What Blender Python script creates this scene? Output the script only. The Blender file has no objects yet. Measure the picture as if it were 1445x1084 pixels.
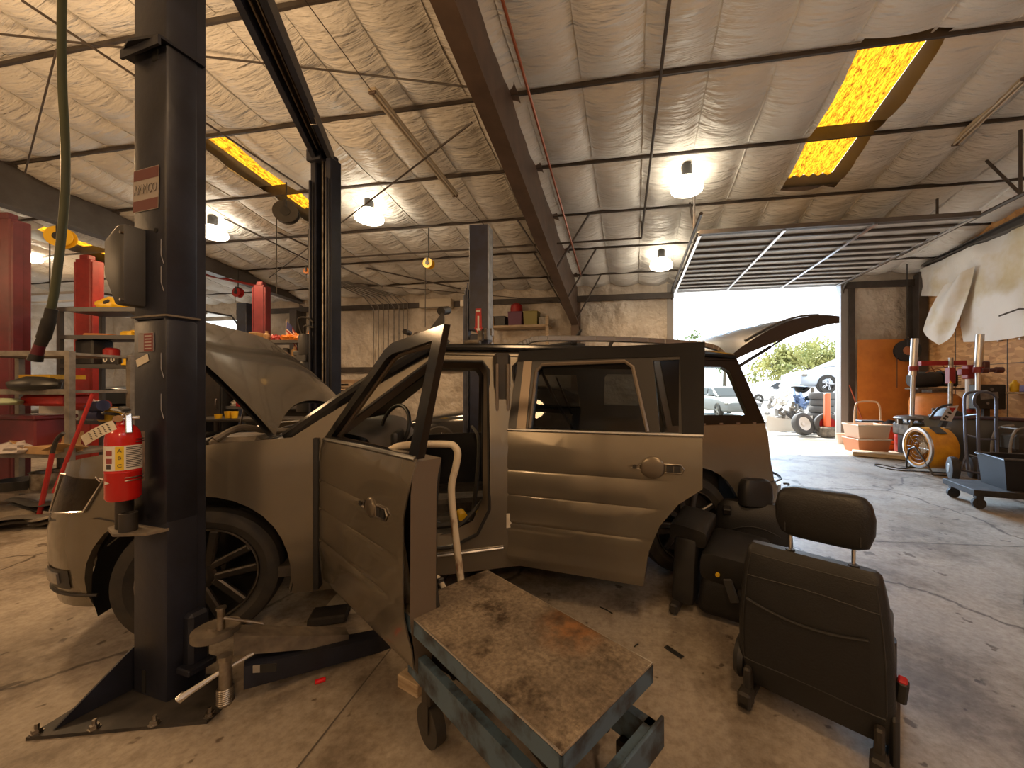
import bpy, bmesh, math, random
from mathutils import Vector as V, Matrix, noise
from mathutils.geometry import tessellate_polygon

random.seed(7)
PI = math.pi
scene = bpy.context.scene
COL = scene.collection

# ------------------------------------------------------------------ camera
FPX, CX, CY, EYE, YAW = 540.0, 800.0, 546.0, 1.40, math.radians(10)
cam_data = bpy.data.cameras.new('camera')
cam = bpy.data.objects.new('camera', cam_data)
COL.objects.link(cam)
cam.location = (0, 0, EYE)
cam.rotation_euler = (PI / 2, 0, YAW)
cam_data.sensor_width = 36.0
cam_data.lens = FPX / 1445 * 36
cam_data.shift_x = (722.5 - CX) / 1445
cam_data.shift_y = (CY - 542) / 1445
cam_data.clip_start = 0.05
cam_data.clip_end = 400
scene.camera = cam

# ------------------------------------------------------------------ view, sky, sun, lamps
scene.view_settings.view_transform = 'Standard'
scene.view_settings.look = 'None'
scene.view_settings.gamma = 1
scene.view_settings.exposure = 0.0
scene.view_settings.use_curve_mapping = False
world = bpy.data.worlds.new('sky')
scene.world = world
world.use_nodes = True
bg = world.node_tree.nodes['Background']
bg.inputs['Color'].default_value = (0.86, 0.93, 1.0, 1)
bg.inputs['Strength'].default_value = 3.2

def light(name, kind, loc, energy, color, size=0.2, rot=None):
    d = bpy.data.lights.new(name, kind)
    d.energy = energy
    d.color = color
    if kind in ('POINT', 'SPOT'):
        d.shadow_soft_size = size
    if kind == 'SPOT':
        d.spot_size = math.radians(168)
        d.spot_blend = 0.6
    if kind == 'AREA':
        d.shape = 'RECTANGLE'
        d.size, d.size_y = size
    if kind == 'SUN':
        d.angle = math.radians(0.6)
    o = bpy.data.objects.new(name, d)
    COL.objects.link(o)
    o.location = loc
    if rot is not None:
        o.rotation_euler = rot
    return o

sun_dir = V((0.22, -0.66, -1.0)).normalized()
light('sun', 'SUN', (0, 30, 30), 13.0, (1, 0.93, 0.82), rot=sun_dir.to_track_quat('-Z', 'Y').to_euler())
WARM = (1.0, 0.62, 0.31)
# broad glow of the bright open sky beyond the big door
sky_glow = light('sky_glow', 'SUN', (0, 40, 20), 9.5, (0.50, 0.72, 1.0), rot=V((0.02, -1.0, -0.32)).to_track_quat('-Z', 'Y').to_euler())
sky_glow.data.angle = math.radians(32)
# shop lamps of the same rows that hang behind the photographer
for lx, ly, le in ((0.5, 0.7, 100), (-5.4, 2.2, 190), (0.9, -3.0, 130), (-4.0, -2.6, 160), (-10.5, 0.5, 200)):
    light('shop_lamp_light', 'POINT', (lx, ly, 3.5), le, WARM, 0.22)

# ------------------------------------------------------------------ geometry helpers
def c2w(xc, zc):
    return xc * math.cos(YAW) - zc * math.sin(YAW), xc * math.sin(YAW) + zc * math.cos(YAW)

def W(u, v, Z):
    a, b = (u - CX) / FPX, (CY - v) / FPX
    x, y = c2w(a * Z, Z)
    return V((x, y, EYE + b * Z))

def G(u, v, h=0.0):
    return W(u, v, FPX * (EYE - h) / (v - CY))

def onY(u, v, Y):
    a = (u - CX) / FPX
    return W(u, v, Y / (a * math.sin(YAW) + math.cos(YAW)))

def onX(u, v, X):
    a = (u - CX) / FPX
    return W(u, v, X / (a * math.cos(YAW) - math.sin(YAW)))

def merge(bm, t, M=None, mi=0):
    if M is not None:
        t.transform(M)
    for f in t.faces:
        if mi:
            f.material_index = mi
    me = bpy.data.meshes.new('t')
    t.to_mesh(me)
    t.free()
    bm.from_mesh(me)
    bpy.data.meshes.remove(me)

def new():
    return bmesh.new()

def rot(rx=0, ry=0, rz=0):
    return Matrix.Rotation(rz, 4, 'Z') @ Matrix.Rotation(ry, 4, 'Y') @ Matrix.Rotation(rx, 4, 'X')

def box(bm, c, s, r=(0, 0, 0), bev=0.0, mi=0, seg=1, taper=None):
    t = bmesh.new()
    bmesh.ops.create_cube(t, size=1)
    for v in t.verts:
        if taper and v.co.z > 0:
            v.co.x *= taper[0]
            v.co.y *= taper[1]
        v.co = V((v.co.x * s[0], v.co.y * s[1], v.co.z * s[2]))
    if bev:
        bmesh.ops.bevel(t, geom=t.edges[:], offset=min(bev, min(s) * 0.45), segments=seg, affect='EDGES', profile=0.5)
    merge(bm, t, Matrix.Translation(V(c)) @ rot(*r), mi)
    return bm

def frame_of(d):
    d = d.normalized()
    up = V((0, 0, 1)) if abs(d.z) < 0.95 else V((1, 0, 0))
    a = d.cross(up).normalized()
    return a, d.cross(a).normalized()

def tube(bm, pts, r, n=8, closed=False, mi=0, cap=True):
    pts = [V(p) for p in pts]
    rs = r if isinstance(r, (list, tuple)) else [r] * len(pts)
    t = bmesh.new()
    rings = []
    m = len(pts)
    prev = None
    for i, p in enumerate(pts):
        if closed:
            d = pts[(i + 1) % m] - pts[i - 1]
        else:
            d = pts[min(i + 1, m - 1)] - pts[max(i - 1, 0)]
        if d.length < 1e-9:
            d = V((0, 0, 1))
        if prev is None:
            a, b = frame_of(d)
        else:
            d.normalize()
            a = (prev - d * prev.dot(d))
            a = a.normalized() if a.length > 1e-6 else frame_of(d)[0]
            b = d.cross(a)
        prev = a
        rings.append([t.verts.new(p + (a * math.cos(2 * PI * k / n) + b * math.sin(2 * PI * k / n)) * rs[i]) for k in range(n)])
    for i in range(m if closed else m - 1):
        A, B = rings[i], rings[(i + 1) % m]
        for k in range(n):
            t.faces.new((A[k], A[(k + 1) % n], B[(k + 1) % n], B[k]))
    if not closed and cap:
        t.faces.new(rings[0][::-1])
        t.faces.new(rings[-1])
    bmesh.ops.recalc_face_normals(t, faces=t.faces[:])
    merge(bm, t, None, mi)
    return bm

def cyl(bm, a, b, r, r2=None, n=20, mi=0):
    return tube(bm, [a, b], [r, r if r2 is None else r2], n, mi=mi)

def curve(pts, n=6):
    """Catmull-Rom through the points."""
    P = [V(p) for p in pts]
    out = []
    for i in range(len(P) - 1):
        p0, p1, p2, p3 = P[max(i - 1, 0)], P[i], P[i + 1], P[min(i + 2, len(P) - 1)]
        for k in range(n):
            t = k / n
            out.append(0.5 * ((2 * p1) + (p2 - p0) * t + (2 * p0 - 5 * p1 + 4 * p2 - p3) * t * t + (3 * p1 - p0 - 3 * p2 + p3) * t ** 3))
    out.append(P[-1])
    return out

def lathe(bm, prof, c=(0, 0, 0), n=24, M=None, mi=0, close=False):
    """prof: (r, z) pairs spun about z."""
    t = bmesh.new()
    rings = []
    for r, z in prof:
        rings.append([t.verts.new((r * math.cos(2 * PI * k / n), r * math.sin(2 * PI * k / n), z)) for k in range(n)] if r > 1e-6 else [t.verts.new((0, 0, z))])
    for A, B in zip(rings, rings[1:] + ([rings[0]] if close else [])):
        for k in range(n):
            k2 = (k + 1) % n
            if len(A) == 1 and len(B) == 1:
                continue
            if len(A) == 1:
                t.faces.new((A[0], B[k], B[k2]))
            elif len(B) == 1:
                t.faces.new((A[k], A[k2], B[0]))
            else:
                t.faces.new((A[k], A[k2], B[k2], B[k]))
    bmesh.ops.recalc_face_normals(t, faces=t.faces[:])
    merge(bm, t, Matrix.Translation(V(c)) @ (M or Matrix.Identity(4)), mi)
    return bm

def prism(bm, poly, h0, h1, M=None, mi=0, bev=0.0, seg=1):
    """poly in xy, extruded from z=h0 to h1."""
    t = bmesh.new()
    a = [t.verts.new((p[0], p[1], h0)) for p in poly]
    f = t.faces.new(a)
    r = bmesh.ops.extrude_face_region(t, geom=[f])
    for v in r['geom']:
        if isinstance(v, bmesh.types.BMVert):
            v.co.z = h1
    bmesh.ops.recalc_face_normals(t, faces=t.faces[:])
    if bev:
        bmesh.ops.bevel(t, geom=t.edges[:], offset=bev, segments=seg, affect='EDGES', profile=0.5)
    merge(bm, t, M, mi)
    return bm

MXZ = Matrix(((1, 0, 0, 0), (0, 0, -1, 0), (0, 1, 0, 0), (0, 0, 0, 1)))   # drawn in x-z, extruded along -y

def grid(bm, fn, nu, nv, mi=0, skip=None):
    vs = [[bm.verts.new(fn(i / nu, j / nv)) for j in range(nv + 1)] for i in range(nu + 1)]
    for i in range(nu):
        for j in range(nv):
            if skip and skip((i + .5) / nu, (j + .5) / nv):
                continue
            f = bm.faces.new((vs[i][j], vs[i + 1][j], vs[i + 1][j + 1], vs[i][j + 1]))
            f.material_index = mi
    return bm

def panel(bm, outline, holes, fmap, step=0.06, thick=0.0, xs=(), zs=(), mi=0):
    """A filled outline with holes, cut into a grid, then bent by fmap(x, z, depth)."""
    loops = [outline] + list(holes)
    t = bmesh.new()
    flat = [p for l in loops for p in l]
    vs = [t.verts.new((p[0], 0, p[1])) for p in flat]
    for tri in tessellate_polygon([[V((p[0], p[1], 0)) for p in l] for l in loops]):
        try:
            t.faces.new([vs[i] for i in tri])
        except ValueError:
            pass
    x0, x1 = min(p[0] for p in outline), max(p[0] for p in outline)
    z0, z1 = min(p[1] for p in outline), max(p[1] for p in outline)
    cx = [x0 + step * k for k in range(1, int((x1 - x0) / step) + 1)] + list(xs)
    cz = [z0 + step * k for k in range(1, int((z1 - z0) / step) + 1)] + list(zs)
    for x in cx:
        bmesh.ops.bisect_plane(t, geom=t.verts[:] + t.edges[:] + t.faces[:], plane_co=(x, 0, 0), plane_no=(1, 0, 0), dist=1e-5)
    for z in cz:
        bmesh.ops.bisect_plane(t, geom=t.verts[:] + t.edges[:] + t.faces[:], plane_co=(0, 0, z), plane_no=(0, 0, 1), dist=1e-5)
    bmesh.ops.remove_doubles(t, verts=t.verts[:], dist=1e-5)
    t.verts.ensure_lookup_table()
    base = [(v.co.x, v.co.z) for v in t.verts]
    idx = {v: i for i, v in enumerate(t.verts)}
    faces = [[idx[v] for v in f.verts] for f in t.faces]
    edges = [(idx[e.verts[0]], idx[e.verts[1]]) for e in t.edges if len(e.link_faces) == 1]
    t.free()
    o = bmesh.new()
    A = [o.verts.new(fmap(x, z, 0.0)) for x, z in base]
    for f in faces:
        try:
            o.faces.new([A[i] for i in f])
        except ValueError:
            pass
    if thick:
        B = [o.verts.new(fmap(x, z, thick)) for x, z in base]
        for f in faces:
            try:
                o.faces.new([B[i] for i in f[::-1]])
            except ValueError:
                pass
        for i, j in edges:
            try:
                o.faces.new((A[i], A[j], B[j], B[i]))
            except ValueError:
                pass
    bmesh.ops.recalc_face_normals(o, faces=o.faces[:])
    merge(bm, o, None, mi)
    return bm

def arc(cx, cz, r, a0, a1, n=14):
    return [(cx + r * math.cos(math.radians(a0 + (a1 - a0) * k / n)), cz + r * math.sin(math.radians(a0 + (a1 - a0) * k / n))) for k in range(n + 1)]

PLACE = {}

def obj(name, bm, mat, parent=None, label=None, world=False, smooth=0.6, kind=None, M=None):
    if M is not None:
        bm.transform(M)
    if parent is not None and world:
        bm.transform(PLACE[parent.name].inverted())
    me = bpy.data.meshes.new(name)
    for e in bm.edges:
        if len(e.link_faces) == 2 and e.calc_face_angle(0) > smooth:
            e.smooth = False
    for f in bm.faces:
        f.smooth = True
    bm.to_mesh(me)
    bm.free()
    for m in (mat if isinstance(mat, (list, tuple)) else [mat]):
        me.materials.append(m)
    o = bpy.data.objects.new(name, me)
    COL.objects.link(o)
    if parent is not None:
        o.parent = parent
    if label:
        o['label'] = label
    if kind:
        o['kind'] = kind
    return o

def tag(o, label, cat, group=None, kind=None):
    o['label'] = label
    o['category'] = cat
    if group:
        o['group'] = group
    if kind:
        o['kind'] = kind
    return o

def thing(name, label, cat, loc=(0, 0, 0), rz=0.0, group=None, r=None):
    o = bpy.data.objects.new(name, None)
    COL.objects.link(o)
    o.empty_display_size = 0.1
    o.location = loc
    e = r if r is not None else (0, 0, rz)
    o.rotation_euler = e
    PLACE[o.name] = Matrix.Translation(V(loc)) @ rot(*e)
    return tag(o, label, cat, group)

def dup(root, loc, rz=None, label=None, group=None, r=None):
    c = root.copy()
    COL.objects.link(c)
    c.location = loc
    if r is not None:
        c.rotation_euler = r
    elif rz is not None:
        c.rotation_euler = (0, 0, rz)
    if label:
        c['label'] = label
    if group:
        c['group'] = group
    for ch in list(root.children):
        k = ch.copy()
        COL.objects.link(k)
        k.parent = c
        for g in list(ch.children):
            q = g.copy()
            COL.objects.link(q)
            q.parent = k
    return c

def struct(name, bm, mat, label=None, M=None, smooth=0.6):
    o = obj(name, bm, mat, M=M, kind='structure', smooth=smooth)
    if label:
        o['label'] = label
    return o

def text_mesh(bm, s, M, size=0.05, depth=0.0006, mi=0, sx=1.0):
    cu = bpy.data.curves.new('txt', 'FONT')
    cu.body = s
    cu.size = size
    cu.extrude = depth
    cu.align_x = 'CENTER'
    cu.align_y = 'CENTER'
    cu.resolution_u = 2
    to = bpy.data.objects.new('txt', cu)
    COL.objects.link(to)
    dg = bpy.context.evaluated_depsgraph_get()
    me = bpy.data.meshes.new_from_object(to.evaluated_get(dg))
    t = bmesh.new()
    t.from_mesh(me)
    bpy.data.meshes.remove(me)
    bpy.data.objects.remove(to)
    bpy.data.curves.remove(cu)
    t.transform(Matrix.Diagonal((sx, 1, 1, 1)))
    merge(bm, t, M, mi)
    return bm

# ------------------------------------------------------------------ materials
def mat(name, col, rough=0.5, metal=0.0, col2=None, scale=6.0, detail=4, contrast=(0.35, 0.65), bump=0.0, bscale=None, stretch=(1, 1, 1),
        emit=0.0, bdist=0.02, spec=0.5, coat=0.0, alpha=None, trans=0.0, rvar=0.0):
    m = bpy.data.materials.new(name)
    m.use_nodes = True
    nt = m.node_tree
    b = nt.nodes['Principled BSDF']
    b.inputs['Base Color'].default_value = (*col, 1)
    b.inputs['Roughness'].default_value = rough
    b.inputs['Metallic'].default_value = metal
    b.inputs['Specular IOR Level'].default_value = spec
    b.inputs['Coat Weight'].default_value = coat
    b.inputs['Coat Roughness'].default_value = 0.08
    b.inputs['Transmission Weight'].default_value = trans
    if emit:
        b.inputs['Emission Color'].default_value = (*col, 1)
        b.inputs['Emission Strength'].default_value = emit
    if col2 is not None or bump or rvar:
        tc = nt.nodes.new('ShaderNodeTexCoord')
        mp = nt.nodes.new('ShaderNodeMapping')
        mp.inputs['Scale'].default_value = stretch
        nt.links.new(tc.outputs['Object'], mp.inputs['Vector'])
    if col2 is not None or rvar:
        nz = nt.nodes.new('ShaderNodeTexNoise')
        nz.inputs['Scale'].default_value = scale
        nz.inputs['Detail'].default_value = detail
        nz.inputs['Roughness'].default_value = 0.6
        nt.links.new(mp.outputs[0], nz.inputs['Vector'])
        rp = nt.nodes.new('ShaderNodeValToRGB')
        rp.color_ramp.elements[0].position = contrast[0]
        rp.color_ramp.elements[1].position = contrast[1]
        rp.color_ramp.elements[0].color = (*(col2 or col), 1)
        rp.color_ramp.elements[1].color = (*col, 1)
        nt.links.new(nz.outputs['Fac'], rp.inputs['Fac'])
        nt.links.new(rp.outputs['Color'], b.inputs['Base Color'])
        if rvar:
            ma = nt.nodes.new('ShaderNodeMapRange')
            ma.inputs['To Min'].default_value = max(0.02, rough - rvar)
            ma.inputs['To Max'].default_value = min(1, rough + rvar)
            nt.links.new(nz.outputs['Fac'], ma.inputs['Value'])
            nt.links.new(ma.outputs[0], b.inputs['Roughness'])
    if bump:
        n2 = nt.nodes.new('ShaderNodeTexNoise')
        n2.inputs['Scale'].default_value = bscale or scale * 4
        n2.inputs['Detail'].default_value = 4
        nt.links.new(mp.outputs[0], n2.inputs['Vector'])
        bp = nt.nodes.new('ShaderNodeBump')
        bp.inputs['Strength'].default_value = bump
        bp.inputs['Distance'].default_value = bdist
        nt.links.new(n2.outputs['Fac'], bp.inputs['Height'])
        nt.links.new(bp.outputs['Normal'], b.inputs['Normal'])
    return m

mm = {}
def simple(name, *a, **k):
    if name not in mm:
        mm[name] = mat(name, *a, **k)
    return mm[name]

def quilt_material():
    m = mat('white_insulation_sheet', (0.76, 0.75, 0.72), 0.40, col2=(0.58, 0.56, 0.52), scale=0.5, contrast=(0.25, 0.6), spec=0.45)
    nt = m.node_tree
    tc = [n for n in nt.nodes if n.type == 'TEX_COORD'][0]
    prev = None
    for st, sc, dist in (((1, 7.5, 1), 3.4, 0.030), ((1, 3.0, 1), 2.2, 0.060), ((1, 1.6, 1), 9.0, 0.008)):
        mp = nt.nodes.new('ShaderNodeMapping')
        mp.inputs['Scale'].default_value = st
        nt.links.new(tc.outputs['Object'], mp.inputs[0])
        nz = nt.nodes.new('ShaderNodeTexNoise')
        nz.inputs['Scale'].default_value = sc
        nz.inputs['Detail'].default_value = 3
        nz.inputs['Distortion'].default_value = 0.4
        nt.links.new(mp.outputs[0], nz.inputs['Vector'])
        bp = nt.nodes.new('ShaderNodeBump')
        bp.inputs['Strength'].default_value = 1.0
        bp.inputs['Distance'].default_value = dist
        nt.links.new(nz.outputs['Fac'], bp.inputs['Height'])
        if prev:
            nt.links.new(prev.outputs[0], bp.inputs['Normal'])
        prev = bp
    nt.links.new(prev.outputs[0], nt.nodes['Principled BSDF'].inputs['Normal'])
    return m
insul = quilt_material()
insul_wall = mat('wrinkled_wall_insulation', (0.66, 0.60, 0.52), 0.4, col2=(0.42, 0.36, 0.29), scale=1.4, contrast=(0.3, 0.62), bump=1.0, bscale=3.0, bdist=0.16, spec=0.5)
insul_fall = mat('loose_insulation_sheet', (0.86, 0.84, 0.80), 0.45, col2=(0.70, 0.60, 0.38), scale=1.1, contrast=(0.28, 0.5), bump=0.7, bscale=3, bdist=0.05)
steel_dark = mat('dark_painted_steel', (0.075, 0.062, 0.052), 0.5, col2=(0.05, 0.04, 0.034), scale=4, spec=0.4)
beam_paint = mat('brown_primer_steel', (0.13, 0.085, 0.06), 0.5, col2=(0.085, 0.058, 0.042), scale=3, spec=0.4)
beam_grey = mat('grey_primer_steel', (0.10, 0.09, 0.082), 0.5, col2=(0.07, 0.06, 0.055), scale=3)
paint_lift = mat('navy_black_lift_paint', (0.020, 0.023, 0.038), 0.42, col2=(0.012, 0.013, 0.019), scale=5, rvar=0.10, bump=0.05, bscale=30, spec=0.35)
paint_navy = mat('navy_lift_paint', (0.03, 0.04, 0.085), 0.4, col2=(0.02, 0.022, 0.04), scale=4)
paint_red = mat('red_lift_paint', (0.34, 0.028, 0.022), 0.42, col2=(0.2, 0.016, 0.016), scale=3)
paint_maroon = mat('maroon_lift_paint', (0.16, 0.022, 0.03), 0.42, col2=(0.09, 0.014, 0.02), scale=3)
black_pl = mat('black_plastic', (0.016, 0.016, 0.017), 0.45, col2=(0.026, 0.025, 0.024), scale=8)
black_gl = mat('gloss_black', (0.008, 0.0085, 0.010), 0.16, coat=0.15, spec=0.35)
black_mt = mat('matt_black_metal', (0.02, 0.019, 0.018), 0.55, col2=(0.035, 0.028, 0.022), scale=9)
grey_box = mat('charcoal_cover', (0.05, 0.05, 0.052), 0.5, col2=(0.038, 0.037, 0.036), scale=5)
rubber = mat('tyre_rubber', (0.022, 0.021, 0.02), 0.75, col2=(0.045, 0.038, 0.03), scale=9)
chrome = mat('chrome', (0.75, 0.74, 0.72), 0.16, 1.0)
steel = mat('worn_steel', (0.42, 0.39, 0.35), 0.35, 1.0, col2=(0.2, 0.17, 0.14), scale=12)
dusty = mat('dusty_steel', (0.24, 0.20, 0.15), 0.65, 0.2, col2=(0.09, 0.075, 0.06), scale=7)
alu = mat('bright_aluminium', (0.62, 0.62, 0.63), 0.3, 1.0)
galv = mat('grey_galvanised', (0.30, 0.29, 0.27), 0.5, 0.4, col2=(0.18, 0.17, 0.16), scale=9)
red_gl = mat('gloss_red', (0.55, 0.012, 0.01), 0.22, coat=0.4)
red_mt = mat('matt_red', (0.42, 0.022, 0.02), 0.45, col2=(0.3, 0.015, 0.014), scale=5)
yellow = mat('tool_yellow', (0.85, 0.52, 0.02), 0.4)
orange = mat('safety_orange', (0.80, 0.26, 0.02), 0.4, col2=(0.6, 0.17, 0.02), scale=6)
white_p = mat('white_plastic', (0.75, 0.72, 0.66), 0.4)
paper = mat('label_paper', (0.72, 0.66, 0.52), 0.6, col2=(0.6, 0.54, 0.42), scale=20)
card = mat('brown_cardboard', (0.46, 0.29, 0.13), 0.7, col2=(0.36, 0.22, 0.10), scale=6)
wood = mat('pale_wood', (0.60, 0.48, 0.33), 0.6, col2=(0.36, 0.26, 0.16), scale=3, stretch=(1, 12, 12))
taupe = mat('taupe_metallic_paint', (0.23, 0.20, 0.152), 0.27, 0.5, coat=0.7, col2=(0.205, 0.178, 0.135), scale=2)
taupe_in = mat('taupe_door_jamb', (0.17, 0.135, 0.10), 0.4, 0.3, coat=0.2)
leather = mat('black_leather', (0.020, 0.0195, 0.020), 0.42, col2=(0.015, 0.015, 0.015), scale=6, bump=0.12, bscale=160, spec=0.38)
leather2 = mat('black_leather_panel', (0.017, 0.0165, 0.017), 0.5, bump=0.15, bscale=120, spec=0.35)
blue_paint = mat('worn_blue_paint', (0.085, 0.14, 0.20), 0.5, col2=(0.03, 0.034, 0.04), scale=9, contrast=(0.36, 0.52))
cream_pipe = mat('chipped_cream_pipe', (0.62, 0.54, 0.40), 0.45, col2=(0.20, 0.11, 0.06), scale=14, contrast=(0.36, 0.46), stretch=(1, 1, 0.4))
green_hose = mat('olive_hose', (0.085, 0.095, 0.035), 0.55, col2=(0.06, 0.065, 0.03), scale=6, stretch=(1, 1, 0.3))

def glass(name, tint=(0.9, 0.93, 0.92), opac=0.12, rough=0.02):
    m = bpy.data.materials.new(name)
    m.use_nodes = True
    nt = m.node_tree
    nt.nodes.remove(nt.nodes['Principled BSDF'])
    out = nt.nodes['Material Output']
    tr = nt.nodes.new('ShaderNodeBsdfTransparent')
    tr.inputs['Color'].default_value = (*tint, 1)
    gl = nt.nodes.new('ShaderNodeBsdfGlossy')
    gl.inputs['Roughness'].default_value = rough
    lw = nt.nodes.new('ShaderNodeLayerWeight')
    lw.inputs['Blend'].default_value = opac
    mx = nt.nodes.new('ShaderNodeMixShader')
    nt.links.new(lw.outputs['Fresnel'], mx.inputs[0])
    nt.links.new(tr.outputs[0], mx.inputs[1])
    nt.links.new(gl.outputs[0], mx.inputs[2])
    nt.links.new(mx.outputs[0], out.inputs['Surface'])
    return m

clear_glass = glass('clear_glass', (0.86, 0.92, 0.88), 0.25)
tint_glass = glass('tinted_glass', (0.30, 0.32, 0.33), 0.25)
lens_glass = glass('lens_glass', (0.55, 0.5, 0.45), 0.35)
# ================================================================== the building
BACK, RIGHT, LEFT, REAR = 11.15, 7.05, -19.0, -6.0
SL = 0.16
def roof_z(Y):
    return 4.35 + (BACK - Y) * SL
FR1, FR2 = -1.65, -10.9

# concrete floor with stains, wear and cracks
def floor_material():
    m = bpy.data.materials.new('worn_concrete_floor')
    m.use_nodes = True
    nt = m.node_tree
    b = nt.nodes['Principled BSDF']
    tc = nt.nodes.new('ShaderNodeTexCoord')
    def noise_n(scale, detail=5, rough=0.6):
        n = nt.nodes.new('ShaderNodeTexNoise')
        n.inputs['Scale'].default_value = scale
        n.inputs['Detail'].default_value = detail
        n.inputs['Roughness'].default_value = rough
        nt.links.new(tc.outputs['Object'], n.inputs['Vector'])
        return n
    def ramp(src, p0, c0, p1, c1):
        r = nt.nodes.new('ShaderNodeValToRGB')
        r.color_ramp.elements[0].position = p0
        r.color_ramp.elements[1].position = p1
        r.color_ramp.elements[0].color = (*c0, 1)
        r.color_ramp.elements[1].color = (*c1, 1)
        nt.links.new(src, r.inputs['Fac'])
        return r
    def mul(a, bb, f=1.0):
        x = nt.nodes.new('ShaderNodeMix')
        x.data_type = 'RGBA'
        x.blend_type = 'MULTIPLY'
        x.inputs[0].default_value = f
        nt.links.new(a, x.inputs[6])
        nt.links.new(bb, x.inputs[7])
        return x.outputs[2]
    base = ramp(noise_n(0.8, 6).outputs['Fac'], 0.3, (0.265, 0.225, 0.175), 0.68, (0.455, 0.40, 0.33))
    stain = ramp(noise_n(1.7, 7, 0.7).outputs['Fac'], 0.37, (0.36, 0.31, 0.27), 0.52, (1, 1, 1))
    fine = ramp(noise_n(26, 6, 0.7).outputs['Fac'], 0.32, (0.72, 0.70, 0.67), 0.6, (1.05, 1.05, 1.05))
    spots = ramp(noise_n(6.5, 3).outputs['Fac'], 0.315, (0.24, 0.19, 0.15), 0.345, (1, 1, 1))
    dis = noise_n(1.3, 5)
    addv = nt.nodes.new('ShaderNodeMix')
    addv.data_type = 'RGBA'
    addv.blend_type = 'ADD'
    addv.inputs[0].default_value = 0.55
    nt.links.new(tc.outputs['Object'], addv.inputs[6])
    nt.links.new(dis.outputs['Color'], addv.inputs[7])
    vo = nt.nodes.new('ShaderNodeTexVoronoi')
    vo.feature = 'DISTANCE_TO_EDGE'
    vo.inputs['Scale'].default_value = 0.45
    nt.links.new(addv.outputs[2], vo.inputs['Vector'])
    crack = ramp(vo.outputs['Distance'], 0.003, (0.22, 0.19, 0.17), 0.009, (1, 1, 1))
    c = mul(mul(mul(mul(base.outputs[0], stain.outputs[0], 0.75), fine.outputs[0]), spots.outputs[0], 0.8), crack.outputs[0], 0.9)
    nt.links.new(c, b.inputs['Base Color'])
    rr = ramp(noise_n(2.3, 5).outputs['Fac'], 0.3, (0.38,) * 3, 0.7, (0.62,) * 3)
    nt.links.new(rr.outputs[0], b.inputs['Roughness'])
    b.inputs['Specular IOR Level'].default_value = 0.4
    bp = nt.nodes.new('ShaderNodeBump')
    bp.inputs['Strength'].default_value = 0.12
    bp.inputs['Distance'].default_value = 0.01
    nt.links.new(fine.outputs[0], bp.inputs['Height'])
    nt.links.new(bp.outputs[0], b.inputs['Normal'])
    return m

bm = new()
grid(bm, lambda a, b: V((LEFT + (RIGHT - LEFT) * a, REAR + (BACK + 0.15 - REAR) * b, 0)), 26, 17)
struct('floor', bm, floor_material())

# yard outside the door
bm = new()
grid(bm, lambda a, b: V((-45 + 90 * a, BACK + 0.15 + 75 * b, -0.02)), 10, 10)
yard_mat = mat('dusty_yard', (0.40, 0.38, 0.34), 0.9, col2=(0.30, 0.28, 0.25), scale=0.6, bump=0.2, bscale=4)
struct('ground_outside', bm, yard_mat)

# saw cuts in the slab
def seam(a, b):
    bm = new()
    a, b = V(a), V(b)
    n = V((-(b - a).y, (b - a).x, 0)).normalized() * 0.004
    bm.faces.new([bm.verts.new(p + V((0, 0, 0.002))) for p in (a - n, b - n, b + n, a + n)])
    struct('floor_seam', bm, simple('slab_joint', (0.10, 0.085, 0.07), 0.9))
p0, p1 = G(420, 1084), G(560, 905)
seam(p0 + (p0 - p1) * 0.6, p1 + (p1 - p0) * 1.5)
seam(G(1445, 772), G(1120, 760))

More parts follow.
